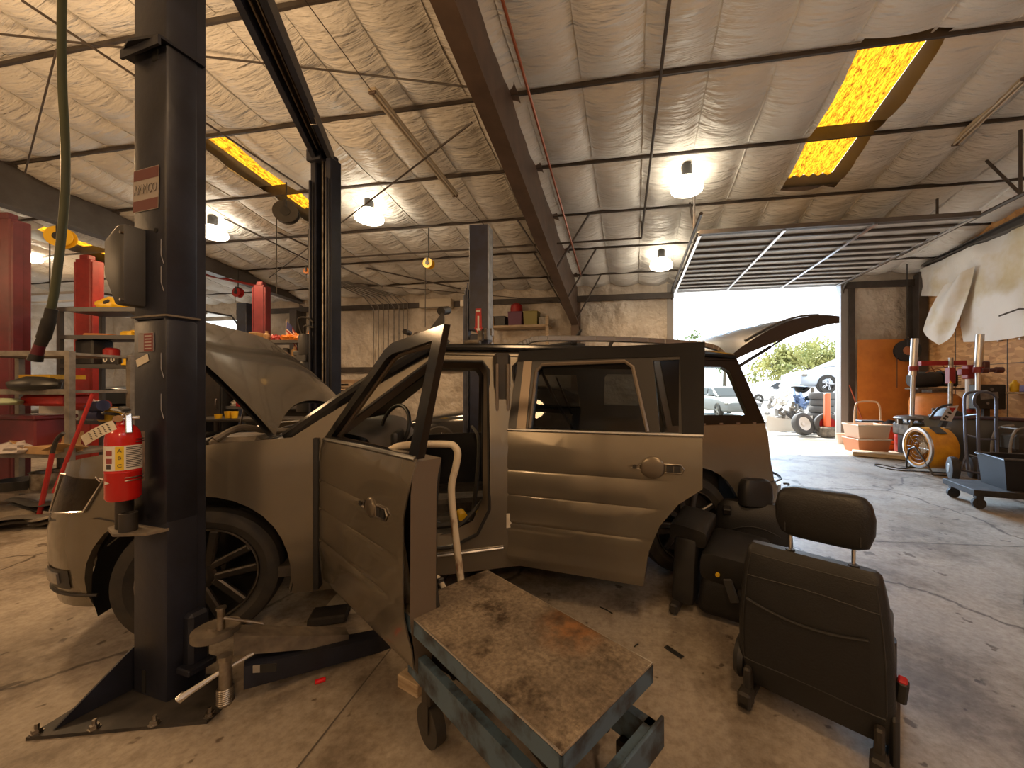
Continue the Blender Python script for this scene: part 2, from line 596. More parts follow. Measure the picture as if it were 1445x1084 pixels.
# ceiling: white insulation quilts sagging between the purlins, one per roof bay
PUR = [-5.98 + 1.365 * k for k in range(13)]
PUR = [y for y in PUR if y < BACK - 0.3]
SKY = [(2.5, 3.42, 4.85, 7.42), (-6.95, -6.35, 4.95, 7.05), (-14.3, -13.4, 6.6, 8.9)]
def in_sky(x, y):
    return any(a < x < b and c < y < d for a, b, c, d in SKY)
ROWS = list(zip([REAR - 0.02] + PUR, PUR + [BACK + 0.1]))
SEAM = 0.79
def quilt(name, x0, x1):
    bm = new()
    k0 = math.floor((x0 + 0.68) / SEAM)
    xs = [x for x in (-0.68 + SEAM * (k0 + j / 9) for j in range(int((x1 - x0) / SEAM * 9) + 20)) if x0 < x < x1]
    xs = [x0] + xs + [x1]
    n = len(xs) - 1
    for (ya, yb) in ROWS:
        if yb - ya < 0.1:
            continue
        def fn(a, b, ya=ya, yb=yb):
            x = xs[round(a * n)]
            y = ya + (yb - ya) * b
            s = abs(math.sin(PI * (x + 0.68) / SEAM)) ** 0.75
            k = math.floor((x + 0.68) / SEAM)
            amp = 0.12 + 0.05 * noise.noise(V((k * 1.7, ya, 4)))
            d = math.sin(PI * b) ** 0.6
            w = noise.noise(V((x * 0.9, y * 5.5, 1.7))) * 0.034 + noise.noise(V((x * 2.2, y * 11, 5.1))) * 0.020 + noise.noise(V((x * .5, y * .8, 9))) * 0.03
            sag = 0.02 * noise.noise(V((x * 1.1, ya, 3)))
            return V((x, y, roof_z(y) + 0.02 - sag - d * (0.03 + amp * s + w * (0.4 + s))))
        def skip(a, b, ya=ya, yb=yb):
            return in_sky(xs[min(n, int(a * n))], ya + (yb - ya) * b)
        grid(bm, fn, n, 16, skip=skip)
        # folded seam tabs hanging down between the quilts
        for i, x in enumerate(xs):
            r = ((x + 0.68) / SEAM) % 1.0
            if min(r, 1 - r) < 0.02 and not in_sky(x, (ya + yb) / 2):
                def tab(a, b, i=i, x=x):
                    p = fn(i / n, a)
                    q = math.sin(PI * a) ** .4
                    return p + V(((0.016 + 0.012 * noise.noise(V((x, p.y * 3, 8)))) * b, 0, 0.01 - (0.045 + 0.015 * noise.noise(V((x * 3, p.y * 6, 2)))) * b * q))
                grid(bm, tab, 20, 1)
    struct(name, bm, insul, smooth=0.5)
quilt('ceiling', FR1, RIGHT)
quilt('ceiling', FR2, FR1)
quilt('ceiling', LEFT, FR2)

# skin of the metal roof above the quilts, open at the skylights
bm = new()
def roof_rect(x0, x1, y0, y1):
    bm.faces.new([bm.verts.new((x, y, roof_z(y) + 0.22)) for x, y in ((x0, y0), (x1, y0), (x1, y1), (x0, y1))])
for i, (x0, x1) in enumerate(((LEFT - .3, -14.3), (-14.3, -13.4), (-13.4, -6.95), (-6.95, -6.35), (-6.35, 2.5), (2.5, 3.42), (3.42, RIGHT + .3))):
    if i in (1, 3, 5):
        s = {1: SKY[2], 3: SKY[1], 5: SKY[0]}[i]
        roof_rect(x0, x1, REAR - .3, s[2])
        roof_rect(x0, x1, s[3], BACK + .3)
    else:
        roof_rect(x0, x1, REAR - .3, BACK + .3)
struct('roof_deck', bm, simple('roof_sheet_metal', (0.35, 0.33, 0.3), 0.6))

# amber corrugated skylight sheets
def amber():
    m = bpy.data.materials.new('amber_fibreglass')
    m.use_nodes = True
    nt = m.node_tree
    nt.nodes.remove(nt.nodes['Principled BSDF'])
    tc = nt.nodes.new('ShaderNodeTexCoord')
    nz = nt.nodes.new('ShaderNodeTexNoise')
    nz.inputs['Scale'].default_value = 22
    nz.inputs['Detail'].default_value = 6
    nz.inputs['Roughness'].default_value = 0.75
    mp = nt.nodes.new('ShaderNodeMapping')
    mp.inputs['Scale'].default_value = (2.2, 0.55, 1)
    nt.links.new(tc.outputs['Object'], mp.inputs[0])
    nt.links.new(mp.outputs[0], nz.inputs['Vector'])
    rp = nt.nodes.new('ShaderNodeValToRGB')
    rp.color_ramp.elements[0].position = 0.40
    rp.color_ramp.elements[0].color = (0.10, 0.03, 0.003, 1)
    rp.color_ramp.elements[1].position = 0.58
    rp.color_ramp.elements[1].color = (0.50, 0.21, 0.008, 1)
    nt.links.new(nz.outputs['Fac'], rp.inputs['Fac'])
    tl = nt.nodes.new('ShaderNodeBsdfTranslucent')
    nt.links.new(rp.outputs[0], tl.inputs['Color'])
    nt.links.new(tl.outputs[0], nt.nodes['Material Output'].inputs['Surface'])
    return m
amber_m = amber()
for k, (x0, x1, y0, y1) in enumerate(SKY):
    bm = new()
    def corr(a, b):
        x = x0 + (x1 - x0) * a
        y = y0 + (y1 - y0) * b
        return V((x, y, roof_z(y) + 0.20 + 0.025 * math.cos(a * 2 * PI * 6)))
    grid(bm, corr, 72, 8)
    s = struct('window_%d' % (k + 1), bm, amber_m, smooth=2)

# purlins
for y in PUR:
    if y < -1:
        continue
    for x0, x1 in ((LEFT, FR2), (FR2, FR1), (FR1, RIGHT)):
        bm = new()
        z = roof_z(y)
        box(bm, ((x0 + x1) / 2, y, z + 0.07), (x1 - x0 - 0.02, 0.012, 0.20))
        box(bm, ((x0 + x1) / 2, y + 0.02, z - 0.012), (x1 - x0 - 0.02, 0.045, 0.010))
        struct('roof_purlin', bm, steel_dark)

# tapered rafter beams with their columns
def rafter(X, y0, y1, zb, zt, w, m, colw=0.34, colz=3.45, web=0.03):
    bm = new()
    def slab(xa, xb, za, zb_):
        vs = [bm.verts.new((x, y, f(y))) for y in (y0, y1) for x in (xa, xb) for f in (za, zb_)]
        for q in ((0, 1, 3, 2), (4, 6, 7, 5), (0, 4, 5, 1), (2, 3, 7, 6), (0, 2, 6, 4), (1, 5, 7, 3)):
            bm.faces.new([vs[i] for i in q])
    slab(X - web / 2, X + web / 2, zb, zt)
    slab(X - w / 2, X + w / 2, lambda y: zb(y) - 0.02, zb)
    slab(X - w / 2, X + w / 2, zt, lambda y: zt(y) + 0.02)
    bmesh.ops.recalc_face_normals(bm, faces=bm.faces[:])
    o = struct('roof_beam', bm, m)
    bm = new()
    yc = y1 - 0.05
    box(bm, (X, yc - 0.32, colz / 2), (w, 0.02, colz))
    box(bm, (X, yc + 0.05, colz / 2 + .3), (w, 0.02, colz + .6))
    box(bm, (X, yc - 0.14, colz / 2), (0.02, 0.36, colz))
    struct('wall_column', bm, m)
rafter(FR1, -3, BACK - 0.1, lambda y: 4.785 - 0.213 * (y - 3.1), lambda y: roof_z(y) - 0.02, 0.22, beam_paint)
rafter(FR2, -3, BACK - 0.1, lambda y: 4.60 - 0.066 * (y - 4.86), lambda y: roof_z(y) - 0.02, 0.26, beam_grey, colz=3.9)
rafter(RIGHT - 0.12, 3.0, BACK - 0.1, lambda y: 4.34, lambda y: min(roof_z(y) - .05, 4.75), 0.2, beam_grey, colz=4.2)

# fly braces from the main beam up to the purlins
for y in PUR:
    if 7 < y < BACK - .5:
        for sx in (-1, 1):
            bm = new()
            zb = 4.785 - 0.213 * (y - 3.1)
            tube(bm, [(FR1 + sx * 0.08, y, zb + 0.02), (FR1 + sx * 0.75, y, roof_z(y) - 0.03)], 0.022, 6)
            struct('beam_brace', bm, steel_dark)

# sloping rod braces under the roof
def cable(name, a, b, r, m):
    bm = new()
    tube(bm, [a, b], r, 6)
    struct(name, bm, m)
cable('roof_rod_brace', onX(666, 173, -1.75), W(380, 392, 11.0), 0.012, steel_dark)
cable('roof_rod_brace', W(480, 398, 10.9), W(780, 425, 11.0), 0.012, steel_dark)
cable('roof_rod_brace', W(240, 315, 9.5), W(650, 408, 10.8), 0.02, steel_dark)
cable('roof_rod_brace', W(480, 101, 4.75), onX(680, 125, -1.72), 0.012, steel_dark)
cable('roof_rod_brace', W(0, 48, 4.25), W(480, 101, 4.75), 0.012, steel_dark)
cable('roof_rod_brace', W(30, 0, 3.9), W(480, 300, 7.3), 0.014, steel_dark)
cable('roof_rod_brace', W(80, 70, 4.4), W(35, 245, 6.2), 0.010, steel_dark)

# ---------------- back wall with the two openings, wrinkled insulation above
DX0, DX1, DZ = 1.08, 5.28, 4.08
EX0, EX1, EZ = -16.8, -13.45, 3.75
def wrinkle(x, z):
    return 0.08 * noise.noise(V((x * 0.9, z * 0.7, 3))) + 0.09 * noise.noise(V((x * 2.1, z * 1.6, 7))) + 0.04 * noise.noise(V((x * 4, z * 3.4, 1)))
def back_map(x, z, d):
    e = min(1, abs(x - DX0) / 0.25, abs(x - DX1) / 0.25, 1)
    return V((x, BACK - 0.10 + wrinkle(x, z) * e + d, z))
bm = new()
top = [(RIGHT, roof_z(BACK) + .1), (LEFT, roof_z(BACK) + .1)]
outline = [(LEFT, 0), (EX0, 0), (EX0, EZ), (EX1, EZ), (EX1, 0), (DX0, 0), (DX0, DZ), (DX1, DZ), (DX1, 0), (RIGHT, 0)] + top
panel(bm, outline, [], back_map, step=0.12)
struct('wall_back', bm, insul_wall, smooth=0.9)
bm = new()
box(bm, (LEFT / 2 + EX0 / 2, BACK + .12, 2.2), (EX0 - LEFT, 0.05, 4.6))
box(bm, ((EX1 + DX0) / 2, BACK + .12, 2.2), (DX0 - EX1, 0.05, 4.6))
box(bm, ((DX1 + RIGHT) / 2 + .1, BACK + .12, 2.2), (RIGHT - DX1 + .2, 0.05, 4.6))
box(bm, ((DX1 + DX0) / 2, BACK + .12, 4.36), (DX1 - DX0, 0.05, .56))
box(bm, ((EX1 + EX0) / 2, BACK + .12, 4.2), (EX1 - EX0, 0.05, .9))
struct('wall_back_cladding', bm, simple('wall_sheet_metal', (0.55, 0.53, 0.5), 0.6))
# girts across the back wall
for x0, x1, z in ((EX1, DX0, 3.95), (EX1, DX0, 1.95), (DX1 + .1, RIGHT, 4.02)):
    bm = new()
    box(bm, ((x0 + x1) / 2, BACK - 0.16, z), (x1 - x0, 0.07, 0.16))
    struct('wall_girt', bm, steel_dark)
# door jambs and head
for x in (DX0 - 0.09, DX1 + 0.09):
    bm = new()
    box(bm, (x, BACK - 0.02, DZ / 2 + .1), (0.18, 0.22, DZ + .2))
    struct('door_jamb', bm, simple('jamb_paint', (0.30, 0.29, 0.28), 0.5))
bm = new()
box(bm, ((DX0 + DX1) / 2, BACK - 0.02, DZ + 0.06), (DX1 - DX0, 0.2, 0.12))
struct('door_head', bm, steel_dark)
for x in (EX0 - .08, EX1 + .08):
    bm = new()
    box(bm, (x, BACK - .02, EZ / 2), (.16, .22, EZ))
    struct('door_jamb', bm, steel_dark)
bm = new()
box(bm, (DX1 + 0.24, BACK - 0.16, 2.0), (0.14, 0.04, 4.1))
struct('door_track_angle', bm, steel_dark)

# orange plywood lining right of the door
osb = mat('orange_plywood', (0.72, 0.27, 0.05), 0.5, col2=(0.55, 0.18, 0.035), scale=2.2, contrast=(0.3, 0.65))
bm = new()
box(bm, ((DX1 + .35 + RIGHT) / 2, BACK - 0.20, 1.30), (RIGHT - DX1 - .35, 0.03, 2.6))
struct('wall_back_plywood', bm, osb)

# right wall: strand board below, white sheet above
def strand():
    m = bpy.data.materials.new('strand_board')
    m.use_nodes = True
    nt = m.node_tree
    b = nt.nodes['Principled BSDF']
    tc = nt.nodes.new('ShaderNodeTexCoord')
    vo = nt.nodes.new('ShaderNodeTexVoronoi')
    vo.inputs['Scale'].default_value = 16
    mp = nt.nodes.new('ShaderNodeMapping')
    mp.inputs['Rotation'].default_value = (0.6, 0.3, 0.4)
    mp.inputs['Scale'].default_value = (1, 0.45, 1)
    nt.links.new(tc.outputs['Object'], mp.inputs[0])
    nt.links.new(mp.outputs[0], vo.inputs['Vector'])
    rp = nt.nodes.new('ShaderNodeValToRGB')
    rp.color_ramp.elements[0].color = (0.42, 0.19, 0.06, 1)
    rp.color_ramp.elements[1].color = (0.78, 0.44, 0.17, 1)
    nt.links.new(vo.outputs['Color'], rp.inputs['Fac'])
    nt.links.new(rp.outputs[0], b.inputs['Base Color'])
    b.inputs['Roughness'].default_value = 0.6
    return m
strand_m = strand()
bm = new()
box(bm, (RIGHT + 0.03, (REAR + BACK) / 2, 2.4), (0.06, BACK - REAR, 4.9 + 1.5))
struct('wall_right', bm, strand_m)
for y in (9.9, 8.7, 7.5, 6.3):
    bm = new()
    box(bm, (RIGHT - 0.002, y, 1.35), (0.006, 0.012, 2.7))
    struct('wall_board_joint', bm, steel_dark)
bm = new()
box(bm, (RIGHT - .002, 7.0, 1.85), (.006, 8, 0.012))
struct('wall_board_joint', bm, steel_dark)

def sheet_map(y, z, d):
    return V((RIGHT - 0.14 + 1.3 * wrinkle(y + 3, z * 0.8) + 0.05 * math.sin((y + z * 0.9) * 2.6) + d, y, z))
bm = new()
panel(bm, [(10.72, 4.28), (10.70, 3.62), (10.05, 3.46), (9.75, 3.30), (9.45, 2.35), (8.9, 2.30), (6.0, 2.36), (3.0, 2.4), (3.0, 4.4)], [], sheet_map, step=0.14)
struct('wall_right_insulation', bm, insul_fall, smooth=1.5)
# torn flap of the sheet hanging down
bm = new()
FC = [onX(1333, 402, 6.72), onX(1373, 376, 6.80), onX(1302, 466, 6.62), onX(1348, 470, 6.72)]
def flap(a, b):
    p = (FC[0] * (1 - a) + FC[1] * a) * (1 - b) + (FC[2] * (1 - a) + FC[3] * a) * b
    p.z -= 0.30 * b * b * max(0, 1 - abs(a - 0.5) * 2)
    p.x += -0.10 * math.sin(PI * b) * (1 - a) + 0.05 * math.sin(a * 7 + b * 3)
    return p
grid(bm, flap, 16, 24)
struct('wall_right_insulation_flap', bm, insul_fall, smooth=1.5)

# rear and left walls, outside the picture
bm = new()
box(bm, ((LEFT + RIGHT) / 2, REAR - 0.05, 3.6), (RIGHT - LEFT, 0.1, 7.4))
struct('wall_rear', bm, insul_wall)
bm = new()
box(bm, (LEFT - 0.05, (REAR + BACK) / 2, 3.6), (0.1, BACK - REAR, 7.4))
struct('wall_left', bm, insul_wall)

# ---------------- overhead door, rolled up flat under the roof
door = thing('overhead_door', 'white ribbed sectional garage door rolled up flat under the roof above the right opening', 'garage door', (0, 0, 0))
door_m = mat('white_door_sheet', (0.62, 0.60, 0.57), 0.45, col2=(0.5, 0.48, 0.45), scale=3)
ZD = 4.06
for k in range(6):
    ya, yb = 6.95 + 0.685 * k, 6.95 + 0.685 * (k + 1) - 0.012
    bm = new()
    box(bm, ((DX0 + DX1) / 2 - .03, (ya + yb) / 2, ZD + 0.03), (DX1 - DX0 - 0.05, yb - ya, 0.02))
    obj('door_panel', bm, door_m, door)
    for q in (0.02, 0.5):
        bm = new()
        yy = ya + (yb - ya) * q + 0.03
        box(bm, ((DX0 + DX1) / 2 - .03, yy, ZD), (DX1 - DX0 - 0.06, 0.06, 0.045), bev=0.006)
        obj('door_rib', bm, beam_grey, door)
for k in range(4):
    x = DX0 + 0.04 + (DX1 - DX0 - 0.12) * k / 3
    bm = new()
    box(bm, (x, 9.0, ZD - 0.03), (0.05, 4.1, 0.025))
    obj('door_stile', bm, alu, door)
bm = new()
box(bm, ((DX0 + DX1) / 2, 6.92, ZD + 0.01), (DX1 - DX0 - 0.06, 0.05, 0.07))
obj('bottom_rail', bm, beam_grey, door)
for x in (DX0 - 0.06, DX1 + 0.06):
    bm = new()
    tube(bm, [(x, 6.2, ZD + .03), (x, 10.75, ZD + .03)] + [(x, 10.75 + .3 * math.sin(a), ZD + .03 - .3 * (1 - math.cos(a))) for a in (.4, .8, 1.2, PI / 2)] + [(x, 11.05, 0.4)], 0.028, 6)
    obj('door_track', bm, steel_dark, door)
for x, y in ((DX0 - .06, 6.9), (DX1 + .06, 6.4), (DX1 + 0.06, 7.9)):
    bm = new()
    tube(bm, [(x, y, ZD + .05), (x, y, roof_z(y) - .1)], 0.02, 6)
    tube(bm, [(x, y, ZD + .05), (x, y + 0.55, roof_z(y + .55) - .1)], 0.02, 6)
    obj('track_hanger', bm, steel_dark, door)
door2 = thing('overhead_door', 'pale garage door rolled up above the far left opening', 'garage door', (0, 0, 0))
for k in range(5):
    ya = 7.25 + 0.69 * k
    bm = new()
    box(bm, ((EX0 + EX1) / 2, ya + .34, EZ + .03), (EX1 - EX0 - .05, .675, .02))
    box(bm, ((EX0 + EX1) / 2, ya + .04, EZ), (EX1 - EX0 - .06, .06, .045))
    obj('door_panel', bm, door_m, door2)
for x in (EX0, EX1):
    bm = new()
    tube(bm, [(x, 7.2, EZ + .05), (x, 10.8, EZ + .05), (x, 11.0, EZ - .2)], .03, 6)
    obj('door_track', bm, steel_dark, door2)

# ---------------- pipes and conduits
cable('gas_pipe', W(947, -20, 3.6), W(905, 336, 7.9), 0.02, steel_dark)
cable('gas_pipe', W(905, 336, 7.9), W(478, 364, 9.1), 0.02, steel_dark)
cable('gas_pipe', W(905, 336, 7.9), W(905, 312, 7.9), 0.016, steel_dark)
cable('copper_pipe', W(706, -10, 3.4), W(820, 390, 9.2), 0.017, simple('red_copper', (0.32, 0.10, 0.05), 0.4, 0.4))
cable('ceiling_conduit', W(0, 140, 5.9), W(470, 365, 9.5), 0.02, steel_dark)
cable('ceiling_conduit', W(0, 150, 5.95), W(440, 370, 9.6), 0.016, steel_dark)
cable('ceiling_conduit', W(280, 280, 8.0), W(540, 405, 10.9), 0.02, galv)
cable('red_air_pipe', W(280, 386, 10.5), W(365, 404, 10.2), 0.035, paint_red)
for k, u in enumerate((527, 534, 541, 548, 556, 563, 569, 575)):
    p = onY(u, 420, BACK - 0.22)
    bm = new()
    tube(bm, [(p.x, BACK - .22, 1.1 + .25 * (k % 3)), (p.x, BACK - .22, 3.9 + 0.05 * (k % 4)), (p.x - .12, BACK - .5, 4.2), (p.x - .3 - .1 * k, BACK - 1.6, 4.38)], 0.016, 6)
    struct('wall_conduit', bm, galv)
# ================================================================== the taupe car in the middle
CAR_A = math.radians(25.2)
cx0, cy0 = c2w(-1.963, 2.0)
car = thing('crossover_car', 'stripped taupe boxy crossover with hood, side doors and liftgate all open', 'car', (cx0, cy0, 0), CAR_A)
WID = 1.93

def crown(z):
    y = 0.02
    if z < 0.55:
        y += 0.07 * ((0.55 - z) / 0.33) ** 2
    if z > 1.02:
        y += 0.02 * min(1, (z - 1.02) / .08)
    if z > 1.1:
        y += 0.23 * (z - 1.1)
    return y
GROOVES = (0.87, 0.71, 0.53)
def groove(z):
    return sum(0.006 * max(0, 1 - abs(z - g) / 0.011) for g in GROOVES)
GZ = [g + d for g in GROOVES for d in (-0.011, 0, 0.011)]

def skin(s, z, g=False):
    if s < -0.25:
        t = min(PI / 2, (-0.25 - s) / 1.2 * PI / 2)
        e = 0.77
        x = -0.25 - 0.64 * math.sin(t) ** e
        y = crown(z) + 0.95 * (1 - math.cos(t) ** e)
        if z < 0.72:
            x -= 0.03 * math.sin(t)
        if z > 0.75:
            x += (z - 0.75) * 0.30 * math.sin(t)
            y += (z - 0.75) * 0.10 * math.sin(t)
        return V((x, y, z))
    if s > 3.62:
        t = min(PI / 2, (s - 3.62) / 0.95 * PI / 2)
        e = 0.7
        tail = 0.36 - (0.30 * (z - 0.66) if z > 0.66 else -0.05)
        return V((3.62 + tail * math.sin(t) ** e, crown(z) + 0.9 * (1 - math.cos(t) ** e), z))
    return V((s, crown(z) + (groove(z) if g else 0), z))

def side_map(g=False, off=0.0, far=False):
    def f(s, z, d):
        p = skin(s, z, g)
        e = 0.004
        a = skin(s + e, z) - skin(s - e, z)
        b = skin(s, z + e) - skin(s, z - e)
        n = a.cross(b)
        n = n.normalized() if n.length > 1e-9 else V((0, -1, 0))
        # n points away from the car on the near side
        q = p + n * (off - d)
        return V((q.x, WID - q.y, q.z)) if far else q
    return f

front_arch = arc(0, 0.385, 0.435, 195, -20, 20)
rear_arch = arc(2.995, 0.385, 0.425, 200, -20, 20)
outline = ([(-1.45, 0.30), (-1.2, 0.27), (-.46, 0.27)] + front_arch + [(0.43, 0.21), (2.55, 0.21)] + rear_arch
           + [(3.44, 0.28), (4.5, 0.30), (4.57, 0.60), (3.75, 0.62), (3.70, 0.80), (3.66, 1.10), (3.48, 1.64), (1.16, 1.645),
              (0.44, 1.115), (0.0, 1.085), (-0.35, 1.06), (-0.75, 1.00), (-1.45, 0.95)])
front_hole = [(0.62, 1.12), (1.17, 1.575), (1.50, 1.575), (1.535, 1.52), (1.535, 0.62), (1.46, 0.47), (1.30, 0.40), (0.80, 0.40), (0.66, 0.50)]
rear_hole = [(1.70, 1.54), (1.735, 1.575), (2.66, 1.575), (2.74, 1.50), (2.78, 1.10), (2.62, 0.85), (2.50, 0.70), (2.44, 0.45), (1.78, 0.40), (1.70, 0.48)]
quarter = [(2.99, 1.19), (2.97, 1.52), (3.0, 1.555), (3.34, 1.555), (3.40, 1.52), (3.50, 1.20), (3.46, 1.18)]
bm = new()
panel(bm, outline, [front_hole, rear_hole, quarter], side_map(), step=0.09, thick=0.035, xs=(-.3, -.28, -.265, -.33, -.36, 3.64, 3.66))
obj('body_side', bm, taupe, car, label='driver side of the body in taupe paint with bare door openings')
bm = new()
far_front_hole = [(0.62, 1.12), (1.17, 1.575), (1.50, 1.575), (1.535, 1.52), (1.535, 0.74), (0.62, 0.74)]
far_rear_win = [(1.75, 1.15), (1.75, 1.54), (2.62, 1.54), (2.70, 1.15)]
panel(bm, outline, [far_front_hole, far_rear_win, quarter], side_map(far=True), step=0.12, thick=0.035, xs=(-.3, 3.65))
obj('body_side', bm, taupe, car)

# inner faces of the door openings (jamb rings)
def ring(bm, hole, y0, y1, grow=0.0):
    n = len(hole)
    cxm = sum(p[0] for p in hole) / n
    czm = sum(p[1] for p in hole) / n
    A, B = [], []
    for x, z in hole:
        dx, dz = x - cxm, z - czm
        l = math.hypot(dx, dz)
        A.append(bm.verts.new((x, crown(z) + y0, z)))
        B.append(bm.verts.new((x - dx / l * grow, crown(z) + y1, z - dz / l * grow)))
    for i in range(n):
        bm.faces.new((A[i], A[(i + 1) % n], B[(i + 1) % n], B[i]))
bm = new()
ring(bm, front_hole, 0.02, 0.14, 0.05)
ring(bm, rear_hole, 0.02, 0.14, 0.05)
obj('door_jamb', bm, taupe_in, car)
bm = new()
for h in (front_hole, rear_hole):
    n = len(h)
    cxm, czm = sum(p[0] for p in h) / n, sum(p[1] for p in h) / n
    pts = [V((x + (cxm - x) * 0.012, crown(z) - 0.004, z + (czm - z) * 0.012)) for x, z in h]
    tube(bm, pts, 0.012, 6, closed=True)
    break
obj('weather_strip', bm, black_pl, car)
bm = new()
h = rear_hole
tube(bm, [V((x, crown(z) - .004, z)) for x, z in h], 0.012, 6, closed=True)
obj('weather_strip', bm, black_pl, car)

# black cover on the D pillar round the quarter glass, and black roof edge
bm = new()
panel(bm, [(2.84, 1.115), (2.80, 1.62), (3.485, 1.625), (3.655, 1.115)], [quarter], side_map(off=0.006), step=0.1, thick=0.004)
obj('pillar_cover', bm, black_gl, car)
bm = new()
panel(bm, quarter, [], side_map(off=-0.004), step=0.12)
obj('quarter_glass', bm, clear_glass, car)
bm = new()
panel(bm, quarter, [], side_map(off=-0.004, far=True), step=0.12)
obj('quarter_glass', bm, tint_glass, car)
bm = new()
panel(bm, far_rear_win, [], side_map(off=-0.004, far=True), step=0.2)
obj('door_glass', bm, tint_glass, car)
bm = new()
tube(bm, curve([(1.0, .16, 1.625), (1.2, .15, 1.652), (2.2, .15, 1.668), (3.1, .15, 1.66), (3.47, .17, 1.64)]), 0.026, 10)
obj('roof_gutter', bm, black_gl, car)

def roof_pt(a, b):
    x = 1.14 + (3.50 - 1.14) * a
    y = 0.145 + (WID - 0.29) * b
    c = 1 - (2 * b - 1) ** 4
    return V((x + 0.10 * (1 - a) * 0, y, 1.645 + 0.045 * c * (0.5 + 0.5 * math.sin(PI * min(1, a + .15)))))
bm = new()
grid(bm, roof_pt, 16, 14)
t = bm.copy()
bmesh.ops.translate(t, vec=(0, 0, -0.035), verts=t.verts[:])
merge(bm, t)
obj('roof', bm, black_gl, car, label='gloss black roof')

for yy in (0.235, WID - 0.235):
    bm = new()
    pts = curve([(1.70, yy, 1.655), (1.80, yy, 1.715), (1.95, yy, 1.745), (2.6, yy, 1.757), (3.25, yy, 1.735), (3.42, yy, 1.67)], 5)
    for p, q in zip(pts, pts[1:]):
        d = q - p
        box(bm, (p + q) / 2, (d.length + .006, 0.034, 0.042), (0, -math.atan2(d.z, d.x), 0), bev=0.006)
    obj('roof_rail', bm, simple('satin_rail', (0.30, 0.30, 0.29), 0.35, 0.9), car)

bm = new()
box(bm, (1.5, WID - .07, 0.62), (2.0, .03, .56), bev=.01)
obj('far_trim_panel', bm, black_pl, car)
# windscreen, cowl, A pillars
def screen(a, b):
    y = 0.06 + 0.05 * a + (WID - 0.12 - 0.1 * a) * b
    bow = 0.16 * (1 - (2 * b - 1) ** 2)
    return V((0.40 + 0.75 * a - bow * (1 - .55 * a), y, 1.105 + 0.54 * a + 0.02 * math.sin(PI * a)))
bm = new()
grid(bm, screen, 10, 14)
obj('windscreen', bm, clear_glass, car)
for far in (0, 1):
    bm = new()
    pts = [screen(k / 6, far) + V((0.0, 0.03 if not far else -0.03, 0.0)) for k in range(7)]
    tube(bm, pts, 0.042, 10)
    obj('windscreen_pillar', bm, black_gl, car)
bm = new()
grid(bm, lambda a, b: V((0.18 + 0.24 * a - 0.15 * (1 - (2 * b - 1) ** 2), 0.08 + (WID - .16) * b, 1.055 + 0.05 * a)), 3, 12)
obj('cowl', bm, black_pl, car)
for yy in (0.55, 1.25):
    bm = new()
    tube(bm, [(0.15, yy, 1.10), (0.20, yy + .05, 1.125), (0.42, yy + 0.55, 1.16)], 0.008, 6)
    obj('wiper', bm, black_pl, car)

# raised hood: near rear corner on the fender, far rear corner, front high up behind the post
Ca, Cs = math.cos(math.radians(46)), math.sin(math.radians(46))
def hood(a, b, d=0.0):
    # a: 0 rear .. 1 front, b: 0 near .. 1 far
    l = a * 0.98
    rear_curve = 0.17 * (1 - (2 * b - 1) ** 2)            # concave rear edge round the screen
    l = l + (1 - a) * rear_curve * 1.2
    y = 0.10 + (WID - 0.30) * b
    y = WID / 2 + (y - WID / 2) * (1 - 0.07 * a * a)
    bul = 0.04 * (1 - (2 * b - 1) ** 4) * (1 - 0.4 * a) + 0.06 * math.sin(PI * min(1, 0.12 + a * 0.75)) - d
    return V((0.32 - l * Ca + bul * Cs, y, 1.105 + l * Cs + bul * Ca))
bm = new()
grid(bm, lambda a, b: hood(a, b), 16, 20)
bm2 = new()
grid(bm2, lambda a, b: hood(a, b, 0.03), 16, 20)
obj('hood', bm, taupe, car, label='raised hood panel')
hi = obj('hood_liner', bm2, black_pl, car)
bm = new()
tube(bm, [(-0.55, 1.6, 1.0), (-0.38, 1.55, 1.85)], 0.007, 6)
obj('hood_prop', bm, steel, car)

# nose: grille, headlight, fog lamp, chrome strip
HL = [(-0.34, 0.935), (-0.43, 0.775), (-0.62, 0.76), (-0.86, 0.735), (-0.74, 0.945)]
bm = new()
panel(bm, HL, [], side_map(off=0.004), step=0.05)
hl = obj('headlight', bm, lens_glass, car)
bm = new()
panel(bm, HL, [], side_map(off=-0.05), step=0.08)
obj('reflector', bm, simple('lamp_housing', (0.10, 0.085, 0.075), 0.25, 0.6), hl)
bm = new()
panel(bm, [(-0.46, 0.88), (-0.47, 0.82), (-0.60, 0.82), (-0.58, 0.88)], [], side_map(off=-0.02), step=0.06)
obj('indicator', bm, simple('amber_reflector', (0.45, 0.08, 0.02), 0.3), hl)
bm = new()
mp = side_map(off=0.008)
tube(bm, [mp(x, z, 0) for x, z in HL], 0.007, 6, closed=True)
tube(bm, [mp(-0.86 - .03 * k, 0.735 - .004 * k, 0) for k in range(5)], 0.006, 6)
obj('lamp_bezel', bm, chrome, hl)
bm = new()
panel(bm, [(-0.52, 0.475), (-0.52, 0.375), (-0.80, 0.37), (-0.84, 0.475)], [], side_map(off=0.004), step=0.05)
fo = obj('fog_lamp', bm, black_pl, car)
bm = new()
panel(bm, [(-0.60, 0.455), (-0.60, 0.40), (-0.76, 0.40), (-0.78, 0.455)], [], side_map(off=0.012), step=0.05, thick=.01)
obj('fog_lens', bm, simple('grey_lens', (0.25, 0.23, 0.21), 0.2), fo)
bm = new()
panel(bm, [(-0.98, 0.70), (-1.45, 0.70), (-1.45, 0.92), (-1.02, 0.92)], [], side_map(off=0.012), step=0.06, thick=.01)
obj('grille', bm, black_mt, car)
bm = new()
